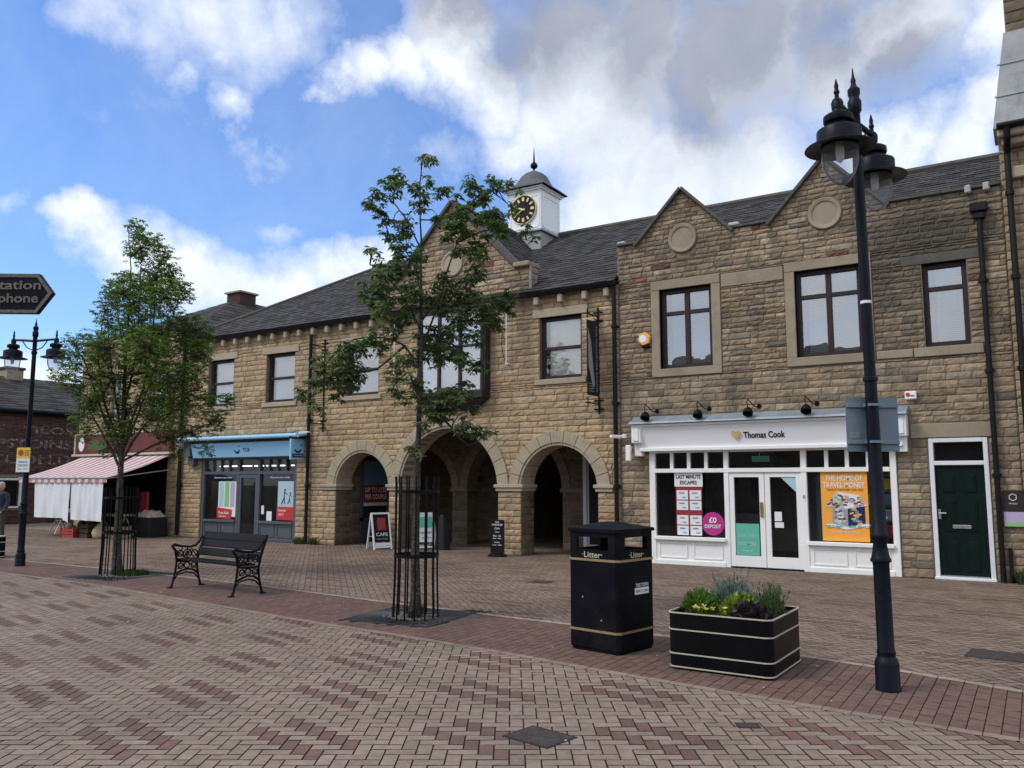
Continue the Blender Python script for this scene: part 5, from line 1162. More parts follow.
# red band, pavers laid across it
g=MB(); x=-24.; 
while x<5:
    f,_=lerp(FAR,x); n_,_=lerp(NEAR,x); y=n_+.05-(0.1 if int(round(x/.1))%2 else 0)
    while y<f-.05:
        a=max(y,n_+.05); b=min(y+.2,f-.05); y+=.2
        if b-a<.02: continue
        if grate_in(x+.05,(a+b)/2,-.02): continue
        f0,_=lerp(FAR,x+.1)
        dy=(lerp(NEAR,x+.1)[0]-n_)
        put(g,[(x+.0035,a+.0035),(x+.0965,a+.0035+dy),(x+.0965,b-.0035+dy),(x+.0035,b-.0035)],brickcol('red'))
    x+=.1
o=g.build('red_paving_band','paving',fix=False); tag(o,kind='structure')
# edging courses
g=MB()
for T,off in ((NEAR,0.),(NEAR,.055),(FAR,0.0)):
    if off==.055: continue
    x=-24.
    while x<5:
        e0,s=lerp(T,x); L=.2 if T is NEAR else .2
        e1,_=lerp(T,x+L)
        put(g,[(x+.003,e0-.05+off+.0035),(x+L-.003,e1-.05+off+.0035),(x+L-.003,e1+.05+off-.0035),(x+.003,e0+.05+off-.0035)],brickcol('cream' if T is FAR else 'buff'),.002)
        x+=L
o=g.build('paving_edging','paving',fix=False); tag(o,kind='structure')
# drain covers
for (cx,cy,a,b,r),l in zip(covers,('rusty rectangular drain cover in the paving nearest the camera','long dark drain cover at the right edge, beyond the red band','small dark drain cover between the arches and the litter bin','tiny square metal stopcock lid in the near paving')):
    o=thing('drain_cover',l,'drain cover',(cx,cy,0),r)
    g=MB(); g.box(-a/2,a/2,-b/2,b/2,-.012,.005); 
    nx=max(2,int(a/.035)); ny=max(2,int(b/.035))
    for i in range(nx):
        for j in range(ny): g.box(-a/2+.012+(a-.024)*i/nx+.004,-a/2+.012+(a-.024)*(i+1)/nx-.004,-b/2+.012+(b-.024)*j/ny+.004,-b/2+.012+(b-.024)*(j+1)/ny-.004,.003,.006)
    g.build('lid','cover',o,local=True)
    g=MB(); g.box(-a/2-.02,a/2+.02,-b/2-.02,-b/2,-.012,.005); g.box(-a/2-.02,a/2+.02,b/2,b/2+.02,-.012,.005); g.box(-a/2-.02,-a/2,-b/2,b/2,-.012,.005); g.box(a/2,a/2+.02,-b/2,b/2,-.012,.005); g.build('rim','grate',o,local=True)
# scattered litter specks: stuff
g=MB()
for i in range(150):
    while True:
        x,y=U(-14,1),U(-11,-.3)
        if inview(x,y): break
    s=U(.006,.018); a=U(0,6.3); 
    pts=[(x+s*math.cos(a+q)*U(.5,1.3),y+s*math.sin(a+q)*U(.5,1.3),.004+U(0,.006)) for q in (0,1.5,3,4.6)]
    g.face(pts,(1,1,1))
o=g.build('litter_specks','cream',fix=False); tag(o,kind='stuff')

# ================================================================== TREES
def branch_paths(S,depthf):
    out=[]
    for i,p in enumerate(S):
        out.append([(q[0],depthf(i,k/(len(p)-1)),q[1]) for k,q in enumerate(p)])
    return out
def make_tree(label,loc,CL,SK,rot,leafn,leaflen,mat,r0,seed,dspread,droop,barkm='bark'):
    random.seed(seed)
    t=thing('street_tree',label,'tree',loc,rot,'street trees in metal guards')
    # smooth limbs
    limbs=[]; dd=[0]+[U(-1,1)*dspread for _ in SK[1:]]
    P3=[]
    for i,p in enumerate(SK):
        base=0 
        if i>0:
            # start depth from nearest earlier limb point
            q0=Vector((p[0][0],0,p[0][1])); best=min(((abs(v.x-q0.x)+abs(v.z-q0.z)),v.y) for L in P3 for v in L); base=best[1]
        L=[]
        for k in range(len(p)-1):
            for s in range(5):
                u=(k+s/5)/(len(p)-1); a=p[k]; b=p[k+1]; f=s/5
                L.append(Vector((a[0]+(b[0]-a[0])*f,base+dd[i]*u,a[1]+(b[1]-a[1])*f)))
        L.append(Vector((p[-1][0],base+dd[i],p[-1][1])))
        for _ in range(2): L=[L[0]]+[(L[j-1]+L[j]*2+L[j+1])/4 for j in range(1,len(L)-1)]+[L[-1]]
        P3.append(L)
        H_=max(v.z for v in L)
    g=MB(); top=P3[0][-1].z
    for i,L in enumerate(P3):
        if i==0: rs=[max(.008,r0*(1-.95*(v.z/top)**.62)*(1+.25*max(0,1-v.z/.25))) for v in L]
        else:
            z0=max(0,L[0].z); rb=min(.026,max(.009,r0*.36*(1-.7*z0/top))); rs=[rb*(1-.78*j/(len(L)-1)) for j in range(len(L))]
        L2=[v+Vector((U(-1,1),U(-1,1),0))*.006 for v in L]
        g.tube(L2,rs,9 if i==0 else 6)
    tr=g.build('trunk',barkm,t,local=True,smooth=True)
    # leaf clumps
    tw=MB(); lf=MB()
    flat=[v for L in P3 for v in L if v.z>P3[0][0].z+1.2]
    for (cx,cz,cr) in CL:
        d0=min(flat,key=lambda v:(v.x-cx)**2+(v.z-cz)**2)
        spread=min(dspread,.25+cr*1.2)
        cy=d0.y+U(-1,1)*spread
        C=Vector((cx,cy,cz))
        cr*=.9
        mid=(d0+C)/2+Vector((U(-.05,.05),U(-.05,.05),.03)); tw.tube([d0,mid,C],[.010,.007,.003],4,cap=False)
        n=max(3,int(leafn*(cr/.15)**2))
        for k in range(n):
            while True:
                o=Vector((U(-1,1),U(-1,1)*1.2,U(-1,1)))
                if o.length<1.15: break
            S=C+o*cr
            if rnd()<.5: tw.tube([C,S],[.004,.002],3,cap=False)
            m=random.randint(6,9); a0=U(0,6.3)
            tone=U(.55,1.3)
            for j in range(m):
                a=a0+2*PI*j/m+U(-.3,.3); d=Vector((math.cos(a),math.sin(a),U(-droop-.5,.45-droop))).normalized()
                side=d.cross(Vector((0,0,1))).normalized(); nn=side.cross(d); side=(side+nn*U(-.5,.5)).normalized()
                ln=leaflen*U(.65,1.25); wd=ln*U(.2,.3); b=S+d*ln*.12
                tip=b+d*ln-Vector((0,0,ln*U(.05,.35))); md=b+d*ln*.5
                kx=tone*U(.8,1.2); c=(kx*U(.9,1.15),kx,kx*U(.8,1.05))
                lf.face([b,md+side*wd,tip,md-side*wd],c)
    tw.build('twigs','barkdark',tr,local=True,smooth=True,fix=False)
    lf.build('foliage',mat,t,local=True,fix=False)
    return t
M['leafR']=leaf_mat('rowan_leaf',(.072,.108,.055),(.135,.168,.098),.40)
M['leafL']=leaf_mat('young_street_tree_leaf',(.075,.125,.034),(.135,.19,.058),.44)
ROT=rad(32.2)
tR=make_tree('thin open-crowned rowan tree right of the bench, in front of the arches',(-6.32,-7.7,0),CR,SR_,ROT,30,.072,'leafR',.072,11,.55,.3)
tL=make_tree('fuller street tree with fine green leaves, left of the bench',(-13.53,-6.88,0),CL,SL_,ROT,34,.056,'leafL',.088,12,.75,.1)
random.seed(99)
def guard(loc,label,h,r):
    t=thing('tree_guard',label,'tree guard',(loc[0],loc[1],0),U(0,1),'tall black tree guards')
    g=MB(); n=14
    for i in range(n):
        a=2*PI*i/n; x,y=r*math.cos(a),r*math.sin(a)
        g.tube([(x*1.06,y*1.06,0),(x,y,.5),(x,y,h-.1),(x*1.02,y*1.02,h)],.0105,6)
    g.build('bars','blackiron',t,local=True)
    for z in (.73,h-.18):
        g=MB(); g.lathe([(r-.012,z-.02),(r+.012,z-.02),(r+.012,z+.02),(r-.012,z+.02),(r-.012,z-.02)],n=28,cap=False); g.build('hoop','blackiron',t,local=True)
def grate(loc,label,rz,h):
    t=thing('tree_grate',label,'tree grate',(loc[0],loc[1],0),rz,'square iron tree grates')
    g=MB(); rr=.30
    g.box(-h,h,-h,-h+.04,-.01,.006); g.box(-h,h,h-.04,h,-.01,.006); g.box(-h,-h+.04,-h+.04,h-.04,-.01,.006); g.box(h-.04,h,-h+.04,h-.04,-.01,.006)
    n=44
    for i in range(n):
        a=2*PI*i/n+.03; q=(h-.03)/max(abs(math.cos(a)),abs(math.sin(a)))
        g.tube([(rr*math.cos(a),rr*math.sin(a),.0),(q*math.cos(a),q*math.sin(a),.0)],.014,4)
    for r_ in (.30,.42,.55): g.lathe([(r_-.012,-.01),(r_-.012,.006),(r_+.012,.006),(r_+.012,-.01)],n=36,cap=False)
    g.build('ironwork','grate',t,local=True)
    g=MB(); g.box(-h+.01,h-.01,-h+.01,h-.01,-.02,-.004); g.build('grate_bed','cover',t,local=True)
    # pale gravel in the middle, slightly heaped
    g=MB(); 
    for i in range(420):
        a=U(0,6.3); q=U(.02,rr-.01)**.9; s=U(.008,.02); x,y=q*math.cos(a),q*math.sin(a)
        g.lathe([(s*.7,-.004),(s,.004),(s*.5,s*.9)],x,y,.0,n=5)
    g.build('gravel','gravel',t,local=True,fix=False)
guard((-6.32,-7.7),'tall black bar guard round the thin tree right of the bench',1.66,.255)
guard((-13.53,-6.88),'tall black bar guard round the fuller tree left of the bench',1.50,.27)
grate(GR,'square black iron grate round the foot of the thin tree right of the bench',rad(6),.60); grate(GL,'square iron grate round the foot of the fuller tree left of the bench',rad(3),.62)
def tuft(name,label,loc,r,h,n,mat,wd=.012,cat='plant',dome=False,lean=.5,kind=None,group=None,seedz=0):
    g=MB()
    for i in range(n):
        a=U(0,6.3); q=r*math.sqrt(rnd()); x,y=q*math.cos(a),q*math.sin(a)
        hh=h*U(.5,1.1)*(math.sqrt(max(.05,1-(q/r)**2*.8)) if dome else 1)
        d=Vector((math.cos(a)*lean*q/r+U(-.25,.25),math.sin(a)*lean*q/r+U(-.25,.25),1)).normalized()
        k=U(.7,1.25); c=(k,k,k); b=Vector((x*.6,y*.6,seedz))
        s=Vector((-math.sin(a),math.cos(a),0))*wd
        g.face([b-s,b+s,b+d*hh*.6+s,b+d*hh*.6-s],c); g.face([b+d*hh*.6-s,b+d*hh*.6+s,b+d*hh*1.0],c)
    o=g.build(name,mat,loc=None,local=True,fix=False); o.location=loc; tag(o,label,cat,group,kind); return o
M['weed']=leaf_mat('weed_leaf',(.04,.07,.02),(.07,.10,.03),.3)
tuft('grass_tuft','weeds growing inside the guard of the right tree',(-6.45,-7.5,0),.10,.16,120,'weed',.008)
tuft('grass_patch','low grass growing in the left tree grate',(-13.3,-6.75,0),.42,.10,900,'weed',.008,kind='stuff',cat='grass')
tuft('weed_clump','weeds at the foot of the wall right of the blue-signed shop',(-16.25,-.1,0),.24,.2,160,'weed',.01)
tuft('weed_clump','weeds at the foot of the wall by the small left arch',(-15.75,-.1,0),.16,.2,90,'weed',.01)
tuft('weed_clump','weeds at the foot of the rightmost drainpipe',(-.28,-.12,0),.16,.26,140,'weed',.012)

# ================================================================== BENCH
ba=math.atan2(-.2,1.61)
t=thing('park_bench','black cast iron bench with scrolled ends facing away from the shops','bench',(-10.37,-7.29,0),ba+rad(1))
def bench_end(x):
    g=MB()
    # local: x along the bench, -y front
    def tb(pts,r=.02,n=6): g.tube([(x,p[0],p[1]) for p in pts],r,n)
    tb([(-.30,.0),(-.27,.08),(-.235,.25),(-.22,.40),(-.25,.56),(-.285,.60)],[.022,.018,.018,.02,.02,.02]); tb([(.20,.0),(.165,.1),(.13,.25),(.12,.38),(.16,.55),(.22,.72),(.26,.82)],[.022,.018,.018,.02,.02,.018,.014])
    tb([(-.285,.60),(-.30,.625),(-.27,.645),(-.15,.615),(.0,.60),(.09,.62),(.15,.68),(.20,.76)],[.016,.026,.024,.02,.018,.018,.018,.014])
    tb([(-.225,.40),(-.1,.385),(.02,.385),(.12,.39)],.018); tb([(-.245,.2),(-.15,.245),(-.04,.27),(.06,.25),(.145,.19)],.016); tb([(-.27,.10),(-.2,.19),(-.05,.225),(.08,.19),(.165,.10)],.012)
    def ringc(cy,cz,r,w=.010,a0=0,a1=2*PI): tb([(cy+r*math.cos(a0+(a1-a0)*i/12),cz+r*math.sin(a0+(a1-a0)*i/12)) for i in range(13)],w,5)
    ringc(-.05,.50,.065); ringc(-.05,.50,.03); ringc(-.17,.51,.045); ringc(.07,.50,.05); ringc(-.05,.325,.045); ringc(-.15,.32,.042); ringc(.06,.32,.04)
    for (p,q) in (((-.24,.56),(-.11,.45)),((-.11,.45),(.02,.57)),((.02,.57),(.12,.44)),((-.2,.28),(-.05,.38)),((.1,.28),(-.05,.38)),((-.05,.43),(-.05,.6)),((-.22,.45),(-.13,.59))): tb([p,q],.009,5)
    g.box(x-.03,x+.03,-.35,-.27,0,.015); g.box(x-.03,x+.03,.17,.25,0,.015)
    g.build('end_frame','blackiron',t,local=True)
bench_end(-.80); bench_end(.80)
g=MB()
for (y,z) in ((-.17,.425),(-.07,.42),(.03,.42)): g.box(-.80,.80,y-.042,y+.042,z-.015,z+.015,bev=.006)
g.build('seat','blackiron',t,local=True)
g=MB()
for (y,z,a) in ((.145,.53,20),(.195,.66,20),(.235,.77,20)):
    T2=Matrix.Translation((0,y,z))@Matrix.Rotation(-rad(a),4,'X'); g.box(-.81,.81,-.015,.015,-.062,.058,T=T2,bev=.006)
g.build('backrest','blackiron',t,local=True)

# ================================================================== LITTER BIN
t=thing('litter_bin','square black litter bin with gold bands and open top slots, left of the planter','litter bin',(-3.60,-8.055,0),rad(-11))
def octo(s,c): return [(-s+c,-s),(s-c,-s),(s,-s+c),(s,s-c),(s-c,s),(-s+c,s),(-s,s-c),(-s,-s+c)]
ZF=lambda u,w,tt:(u,w,tt)
S_=.300; ch=.034
g=MB(); g.prism(octo(S_-.012,ch),ZF,.0,.03); g.prism(octo(S_,ch),ZF,.03,.86)
g.build('body','binblack',t,local=True,bevel=.006)
g=MB()
for z in (.195,.855): g=MB(); g.prism(octo(S_+.006,ch),ZF,z-.011,z+.011); g.build('gold_band','goldband',t,local=True)
g=MB()
zlo,zhi=.95,1.07
g.prism(octo(S_,ch),ZF,.866,zlo,holes=[octo(S_-.03,ch)]); g.prism(octo(S_,ch),ZF,zhi,1.12,holes=[octo(S_-.03,ch)])
for q in range(4):
    R_=Matrix.Rotation(PI/2*q,4,'Z')
    for s in (-1,1):
        pts=[(s*(S_-.16+.045),-S_),(s*(S_-ch),-S_),(s*(S_-ch),-S_+.03),(s*(S_-.16+.045),-S_+.03)]
        g.prism(pts,lambda u,w,tt:tuple(R_@Vector((u,w,tt))),zlo,zhi)
    g.prism([(S_-ch,-S_),(S_,-S_+ch),(S_-.03,-S_+ch),(S_-ch,-S_+.03)],lambda u,w,tt:tuple(R_@Vector((u,w,tt))),zlo,zhi)
g.build('slotted_hood','binblack',t,local=True)
g=MB(); b=S_+.02; 
g.prism(octo(b,ch),ZF,1.12,1.15)
o8=octo(b,ch); i8=octo(.07,.02)
for i in range(8):
    j=(i+1)%8; g.face([(o8[i][0],o8[i][1],1.15),(o8[j][0],o8[j][1],1.15),(i8[j][0],i8[j][1],1.205),(i8[i][0],i8[i][1],1.205)])
g.face([(p[0],p[1],1.205) for p in i8]); g.build('lid','binblack',t,local=True)
g=MB(); put_text(g,'·Litter·',(0,-S_-.004,.905),EX,EZ,.24,.055,.01); put_text(g,'·Litter·',(S_+.004,0,.905),(0,1,0),EZ,.24,.055,.01); g.build('lettering','cream',t,local=True,fix=False)
g=MB(); g.box(S_+.001,S_+.006,-.04,.19,.53,.59); st=g.build('sticker','sawhite',t,local=True)
g=MB(); put_text(g,'KEEP IT CLEAN',(S_+.009,.075,.56),(0,1,0),EZ,.20,.022,.006); g.build('sticker_print','navy',st,local=True,fix=False)
g=MB(); put_text(g,'THIS TOWN',(S_+.005,.08,.615),(0,1,0),EZ,.21,.036,.012); g.build('white_print','sawhite',t,local=True,fix=False)
g=MB()
for (x,z) in ((-.12,.50),(.1,.3)): g.lathe([(.001,-.004),(.008,-.004),(.008,0)],x,-S_,z,n=8,ax='y')
g.build('bolt','greyp',t,local=True)

# ================================================================== PLANTER
pt=thing('street_planter','low black square planter with cream bands, between the bin and the lamp post','planter',(-2.345,-8.177,0),rad(-1))
def rr_(sx,sy,r,n=6):
    o=[]
    for (cx,cy,a0) in ((sx-r,sy-r,0),(-sx+r,sy-r,PI/2),(-sx+r,-sy+r,PI),(sx-r,-sy+r,1.5*PI)):
        for i in range(n+1): a=a0+PI/2*i/n; o.append((cx+r*math.cos(a),cy+r*math.sin(a)))
    return o
sx,sy=.45,.45
g=MB(); g.prism(rr_(sx-.02,sy-.02,.06),ZF,.0,.02); g.prism(rr_(sx,sy,.07),ZF,.02,.475,holes=[rr_(sx-.03,sy-.03,.05)[::-1]]); g.build('box','planterblack',pt,local=True)
g=MB()
for z in (.025,.135,.335,.475): g.prism(rr_(sx+.007,sy+.007,.075),ZF,z-.005,z+.005,holes=[rr_(sx-.005,sy-.005,.066)[::-1]])
g.build('band','cream',pt,local=True)
g=MB(); g.prism(rr_(sx-.032,sy-.032,.05),ZF,.38,.44); g.build('soil','soil',pt,local=True)
def bush(name,label,dx,dy,r,h,n,ll,wd,c1,c2,upright=.3,spikes=0,group='plants in the street planter'):
    mname='leaf_'+name+str(len(M)); M[mname]=leaf_mat(mname,c1,c2,.25)
    g=MB()
    for i in range(n):
        th=U(0,6.3); ph=math.acos(U(0,1)); q=U(.55,1.05)
        P_=Vector((r*q*math.sin(ph)*math.cos(th),r*q*math.sin(ph)*math.sin(th),h*q*math.cos(ph)*U(.85,1.1)))
        d=(P_.normalized()+Vector((U(-.6,.6),U(-.6,.6),upright+U(-.3,.5)))).normalized(); s=d.cross(Vector((U(-1,1),U(-1,1),U(-1,1)))).normalized()*wd
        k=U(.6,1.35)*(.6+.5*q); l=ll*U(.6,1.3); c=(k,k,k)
        g.face([P_,P_+d*l*.5+s,P_+d*l,P_+d*l*.5-s],c)
    for i in range(spikes):
        th=U(0,6.3); q=U(0,.5)*r; b=Vector((q*math.cos(th),q*math.sin(th),0)); d=Vector((math.cos(th)*U(.05,.5),math.sin(th)*U(.05,.5),1)).normalized(); L_=h*U(.85,1.6)
        s=Vector((-math.sin(th),math.cos(th),0))*.004; k=U(.7,1.1)
        g.face([b-s,b+s,b+d*L_+s*.6,b+d*L_-s*.6],(k,k,k))
        for j in range(14):
            u=U(.35,1); p=b+d*L_*u; dd=(d+Vector((U(-1,1),U(-1,1),U(-.2,.6)))*.8).normalized(); ss=dd.cross(d).normalized()*.004 if dd.cross(d).length>1e-5 else s
            g.face([p,p+dd*.02+ss,p+dd*.045,p+dd*.02-ss],(k,k,k))
    o=g.build(name,mname,local=True,fix=False); o.location=MW[pt.name]@Vector((dx,dy,.43)); tag(o,label,'plant',group); return o
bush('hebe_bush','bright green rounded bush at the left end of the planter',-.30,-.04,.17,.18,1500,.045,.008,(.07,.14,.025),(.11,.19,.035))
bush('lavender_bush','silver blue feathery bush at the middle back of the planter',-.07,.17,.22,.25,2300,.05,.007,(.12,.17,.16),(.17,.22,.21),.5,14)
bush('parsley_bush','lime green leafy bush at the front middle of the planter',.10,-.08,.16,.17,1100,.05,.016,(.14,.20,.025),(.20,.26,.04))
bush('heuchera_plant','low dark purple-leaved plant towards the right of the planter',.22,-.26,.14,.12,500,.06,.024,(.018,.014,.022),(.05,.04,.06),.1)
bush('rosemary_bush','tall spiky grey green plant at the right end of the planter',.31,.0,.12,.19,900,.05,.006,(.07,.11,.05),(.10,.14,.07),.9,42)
M['petal']=leaf_mat('yellow_petal',(.70,.52,.08),(.75,.60,.25),.3)
g=MB()
for (x,y) in ((-.19,-.26),(-.15,-.31),(-.22,-.33),(-.10,-.29),(-.26,-.29),(.02,-.33),(.11,-.35)):
    for i in range(8):
        a=2*PI*i/8; z=U(.06,.10); d=Vector((math.cos(a),math.sin(a),.5))*.028; s=Vector((-math.sin(a),math.cos(a),0))*.012; p=Vector((x,y,z))
        g.face([p,p+d*.6+s,p+d,p+d*.6-s])
o=g.build('yellow_flowers','petal',local=True,fix=False); o.location=MW[pt.name]@Vector((0,0,.43)); tag(o,'small clump of pale yellow flowers at the front left of the planter','flowers','plants in the street planter')

# ================================================================== LAMP POSTS
def lamp(label,loc,adir,hw,H_=5.03,arm=.43):
    t=thing('street_lamp',label,'street lamp',loc,adir,'twin lantern street lamps')
    k=H_/5.03
    g=MB(); g.lathe([(.118,0),(.118,.02),(.112,.03),(.112,.20),(.10,.235),(.085,.25),(.083,.27),(.088,.28),(.083,.30),(.078,.31),(.076,.95),(.080,.97),(.095,.975),(.098,.99),(.085,1.01),(.072,1.06),(.062,1.12),(.058,1.16),(.06,1.17),(.06,1.185),(.05,1.20),(.044,1.9),(.040,2.4),(.05,2.405),(.05,2.43),(.038,2.44),(.036,3.2),(.034,4.3*k),(.045,4.31*k),(.046,4.36*k),(.034,4.37*k),(.034,4.66*k),(.046,4.68*k),(.048,4.76*k),(.036,4.79*k),(.034,4.80*k),(.042,4.83*k),(.043,4.87*k),(.022,4.90*k),(.016,4.93*k),(.019,4.95*k),(.010,4.98*k),(.003,5.06*k)],n=24)
    g.v=[(x*q,y*q,z) for x,y,z in g.v for q in ((.80 if z<1.14 else 1.16),)]
    g.build('column','lampblack',t,local=True,smooth='auto')
    g=MB(); z=4.58*k
    g.tube([(-arm-.04,0,z+.02),(-arm,0,z+.03),(-.25,0,z+.02),(0,0,z),(.25,0,z+.02),(arm,0,z+.03),(arm+.04,0,z+.02)],[.018,.022,.024,.026,.024,.022,.018],8)
    g.tube([(-.04,0,z-.18),(-.16,0,z-.13),(-.26,0,z-.0)],.010,6); g.tube([(.04,0,z-.18),(.16,0,z-.13),(.26,0,z-.0)],.010,6)
    for s in (-1,1):
        g.lathe([(.02,-.05),(.045,-.03),(.048,.02),(.035,.05),(.02,.06),(.016,.09),(.024,.11),(.014,.14),(.018,.16),(.004,.22)],s*arm,0,z,n=12)
    g.build('crossarm','lampblack',t,local=True,smooth='auto')
    for s in (-1,1):
        z0=4.23*k; x=s*arm; hs=lambda L: [(r_*.87,z0+(zz-z0)*.86) for r_,zz in L]
        g=MB(); g.lathe(hs([(.04,z0+.42),(.05,z0+.33),(.10,z0+.32),(.128,z0+.30),(.13,z0+.25),(.125,z0+.24),(.09,z0+.235),(.09,z0+.20),(.14,z0+.19),(.19,z0+.165),(.195,z0+.155),(.195,z0+.04),(.205,z0+.028),(.25,z0+.014),(.300,z0+.0),(.304,z0-.008),(.285,z0-.006),(.2,z0+.010),(.16,z0+.020),(.158,z0+.0)]),x,0,0,n=36,cap=False)
        ln=g.build('lantern','lampblack',t,local=True,smooth='auto')
        g=MB(); g.lathe(hs([(.155,z0+.01),(.162,z0-.04),(.162,z0-.10),(.15,z0-.18),(.12,z0-.26),(.07,z0-.325),(.03,z0-.355),(.001,z0-.36)]),x,0,0,n=28,cap=False); g.build('glass_bowl','bowl',ln,local=True,smooth=True)
        g=MB(); g.lathe([(.03,z0+.05),(.035,z0-.02),(.03,z0-.1),(.012,z0-.12)],x,0,0,n=12); g.build('bulb','sawhite',ln,local=True,smooth=True)
    return t
lp=lamp('tall black twin-lantern lamp post in the foreground right of the planter',(-1.08,-8.43,0),math.atan2(.475,.07),1)
lp.rotation_euler=(-.0054,-.0046,math.atan2(.475,.07))
g=MB()
for z in (3.05,2.62-.6): g.lathe([(.041,z-.015),(.043,z-.01),(.043,z+.01),(.041,z+.015)],n=20)
for z in (1.31,): g.box(-.02,.05,-.052,-.046,z,z+.012)
g.build('white_tape','sawhite',lp,local=True)
lamp('black twin-lantern lamp post at the left edge carrying the yellow and white sign',(-16.53,-6.96,0),math.atan2(.533*.47-.1*.0,.846*.47)-rad(6),0,4.77,.45)
# sign seen from the back on the right lamp
t=thing('street_sign','blue-grey back of a rectangular sign clamped behind the foreground lamp post','sign',(-1.08,-8.43,1.84),rad(32.2)+rad(6))
g=MB(); g.box(-.20,.245,.075,.08,.0,.44); g.build('sign_plate','signback',t,local=True)
for z in (.075,.37):
    g=MB(); g.box(-.195,.24,.055,.075,z-.016,z+.016,bev=.003); g.box(-.06,.06,-.058,.055,z-.010,z+.010); g.build('clamp_rail','signback',t,local=True).data.materials[0]=M['lead'] if 0 else M['signback']
g=MB()
for i in range(6):
    for j in range(3): g.box(-.17+.014*i,-.16+.014*i,.071,.0745,.11+.016*j,.121+.016*j)
g.build('maker_plate','greyp',t,local=True)
t=thing('parking_sign','small yellow and white notice fixed to the left lamp post','sign',(-16.53,-6.96,1.78),rad(22))
g=MB(); g.box(-.16,.13,-.085,-.075,0,.26); a_=g.build('white_plate','sawhite',t,local=True)
g=MB(); g.box(-.16,.13,-.085,-.075,.262,.47); b_=g.build('yellow_plate','yellow',t,local=True)
g=MB(); g.lathe([(.001,-.003),(.06,-.003),(.06,0)],-.07,-.086,.37,n=20,ax='y'); g.build('dark_disc','sared',b_,local=True)
g=MB(); 
for i in range(3): g.box(.01,.11,-.089,-.086,.32+.04*i,.335+.04*i)
g.build('printed_line','cover',b_,local=True)
g=MB(); put_text(g,'Pedestrian',(-.015,-.088,.20),EX,EZ,.2,.045,.0); put_text(g,'ZONE ENDS',(-.015,-.088,.13),EX,EZ,.22,.045,.0); put_text(g,'4 pm - 10 am',(-.015,-.088,.06),EX,EZ,.22,.045,.0); g.build('lettering','navy',a_,local=True,fix=False)
g=MB(); g.box(-.05,.05,-.075,.045,.1,.13); g.box(-.05,.05,-.075,.045,.36,.39); g.build('clamp','greyp',t,local=True)

# ================================================================== FINGER POST (upper left)
ang=rad(32.2)-rad(3)
d5=6.0
sp=Vector((-6.08,-12.34,2.985))       # tip of the arm
t=thing('finger_post','dark blue pointed direction sign with pale border and lettering at the upper left edge','signpost',(-7.45,-13.18,0),math.atan2(.545,.84))
L_=1.62  # arm length from post to tip
g=MB(); out=[(.06,-.145),(L_-.11,-.155),(L_,.0),(L_-.11,.145),(.06,.150)]
g.prism(out,lambda u,w,tt:(u,tt,2.985+w),-.018,.018); arm_=g.build('sign_arm','lampblack',t,local=True)
g=MB(); inn=[(.06,-.118),(L_-.125,-.128),(L_-.037,.0),(L_-.125,.118),(.06,.123)]
g.prism([(.06,-.142),(L_-.115,-.151),(L_-.006,.0),(L_-.115,.141),(.06,.147)],lambda u,w,tt:(u,tt,2.985+w),-.023,-.0185,holes=[[(.061,-.118),(L_-.125,-.128),(L_-.037,.0),(L_-.125,.118),(.061,.123)][::-1]]); g.build('border','greyp',arm_,local=True).data.materials[0]=M['gravel']
g=MB(); put_text(g,'Railway Station',(1.13,-.026,3.035),EX,EZ,.80,.092,.02); put_text(g,'Telephone',(1.265,-.026,2.935),EX,EZ,.50,.092,.02); g.build('lettering','cream',arm_,local=True,fix=False).data.materials[0]=M['gravel']
g=MB(); g.lathe([(.09,0),(.09,.3),(.05,.36),(.045,2.6),(.05,3.15),(.06,3.17),(.03,3.25),(.003,3.4)],n=16); g.build('post','lampblack',t,local=True)

# ================================================================== A-BOARDS, SWIVEL SIGN
def aboard(label,loc,rz,frame,panel,extra):
    t=thing('pavement_board',label,'pavement sign',loc,rz)
    for s,nm in ((1,'front_panel'),(-1,'rear_panel')):
        T2=Matrix.Translation((0,0,.86))@Matrix.Rotation(-s*rad(14),4,'X')
        g=MB(); y=0
        for (a,b,c,d) in ((-.24,-.20,-.88,0),(.20,.24,-.88,0),(-.20,.20,-.04,0),(-.20,.20,-.86+.02,-.80)): g.box(a,b,-.015,.015,c,d,T=T2,bev=.003)
        f=g.build(nm,frame,t,local=True)
        g=MB(); g.box(-.20,.20,-.006,.006,-.70,-.04,T=T2); p_=g.build('poster',panel,f,local=True)
        if s==1 or 1:
            for (kind,args,m) in extra:
                q=MB(); yy=-.012 if s==1 else .012
                if kind=='box': a,b,c,d=args; q.box(a,b,min(yy,yy*.6),max(yy,yy*.6),c,d,T=T2)
                else:
                    txt,x,z,h,w=args; O=T2@Vector((x*s,yy*1.1,z)); exx=(T2.to_3x3()@Vector((s,0,0))); ez=(T2.to_3x3()@Vector((0,0,1))); put_text(q,txt,O,exx,ez,w,h,.01)
                q.build('printing',m,f,local=True,fix=False)
    g=MB(); g.box(-.22,-.20,-.15,.15,.3,.315); g.box(.20,.22,-.15,.15,.3,.315); g.build('stay','greyp',t,local=True)
aboard('white framed A-board with dark red and black poster in front of the small left arch',(-13.35,-.32,0),rad(66),'sawhite','sablack',[('box',(-.1,.12,-.42,-.12),'sdarkred'),('text',('CAFE',0,-.52,.08,.3),'sawhite'),('text',('open today',0,-.63,.05,.3),'greyp'),('box',(-.19,.19,-.79,-.72),'sawhite')])
aboard('white A-board with pale green poster behind the right tree guard',(-12.45,.25,0),rad(58),'sawhite','sawhite',[('box',(-.17,.17,-.36,-.10),'teal'),('text',('GALLERY',0,-.48,.06,.3),'sablack'),('text',('upstairs',0,-.60,.05,.24),'sablack')])
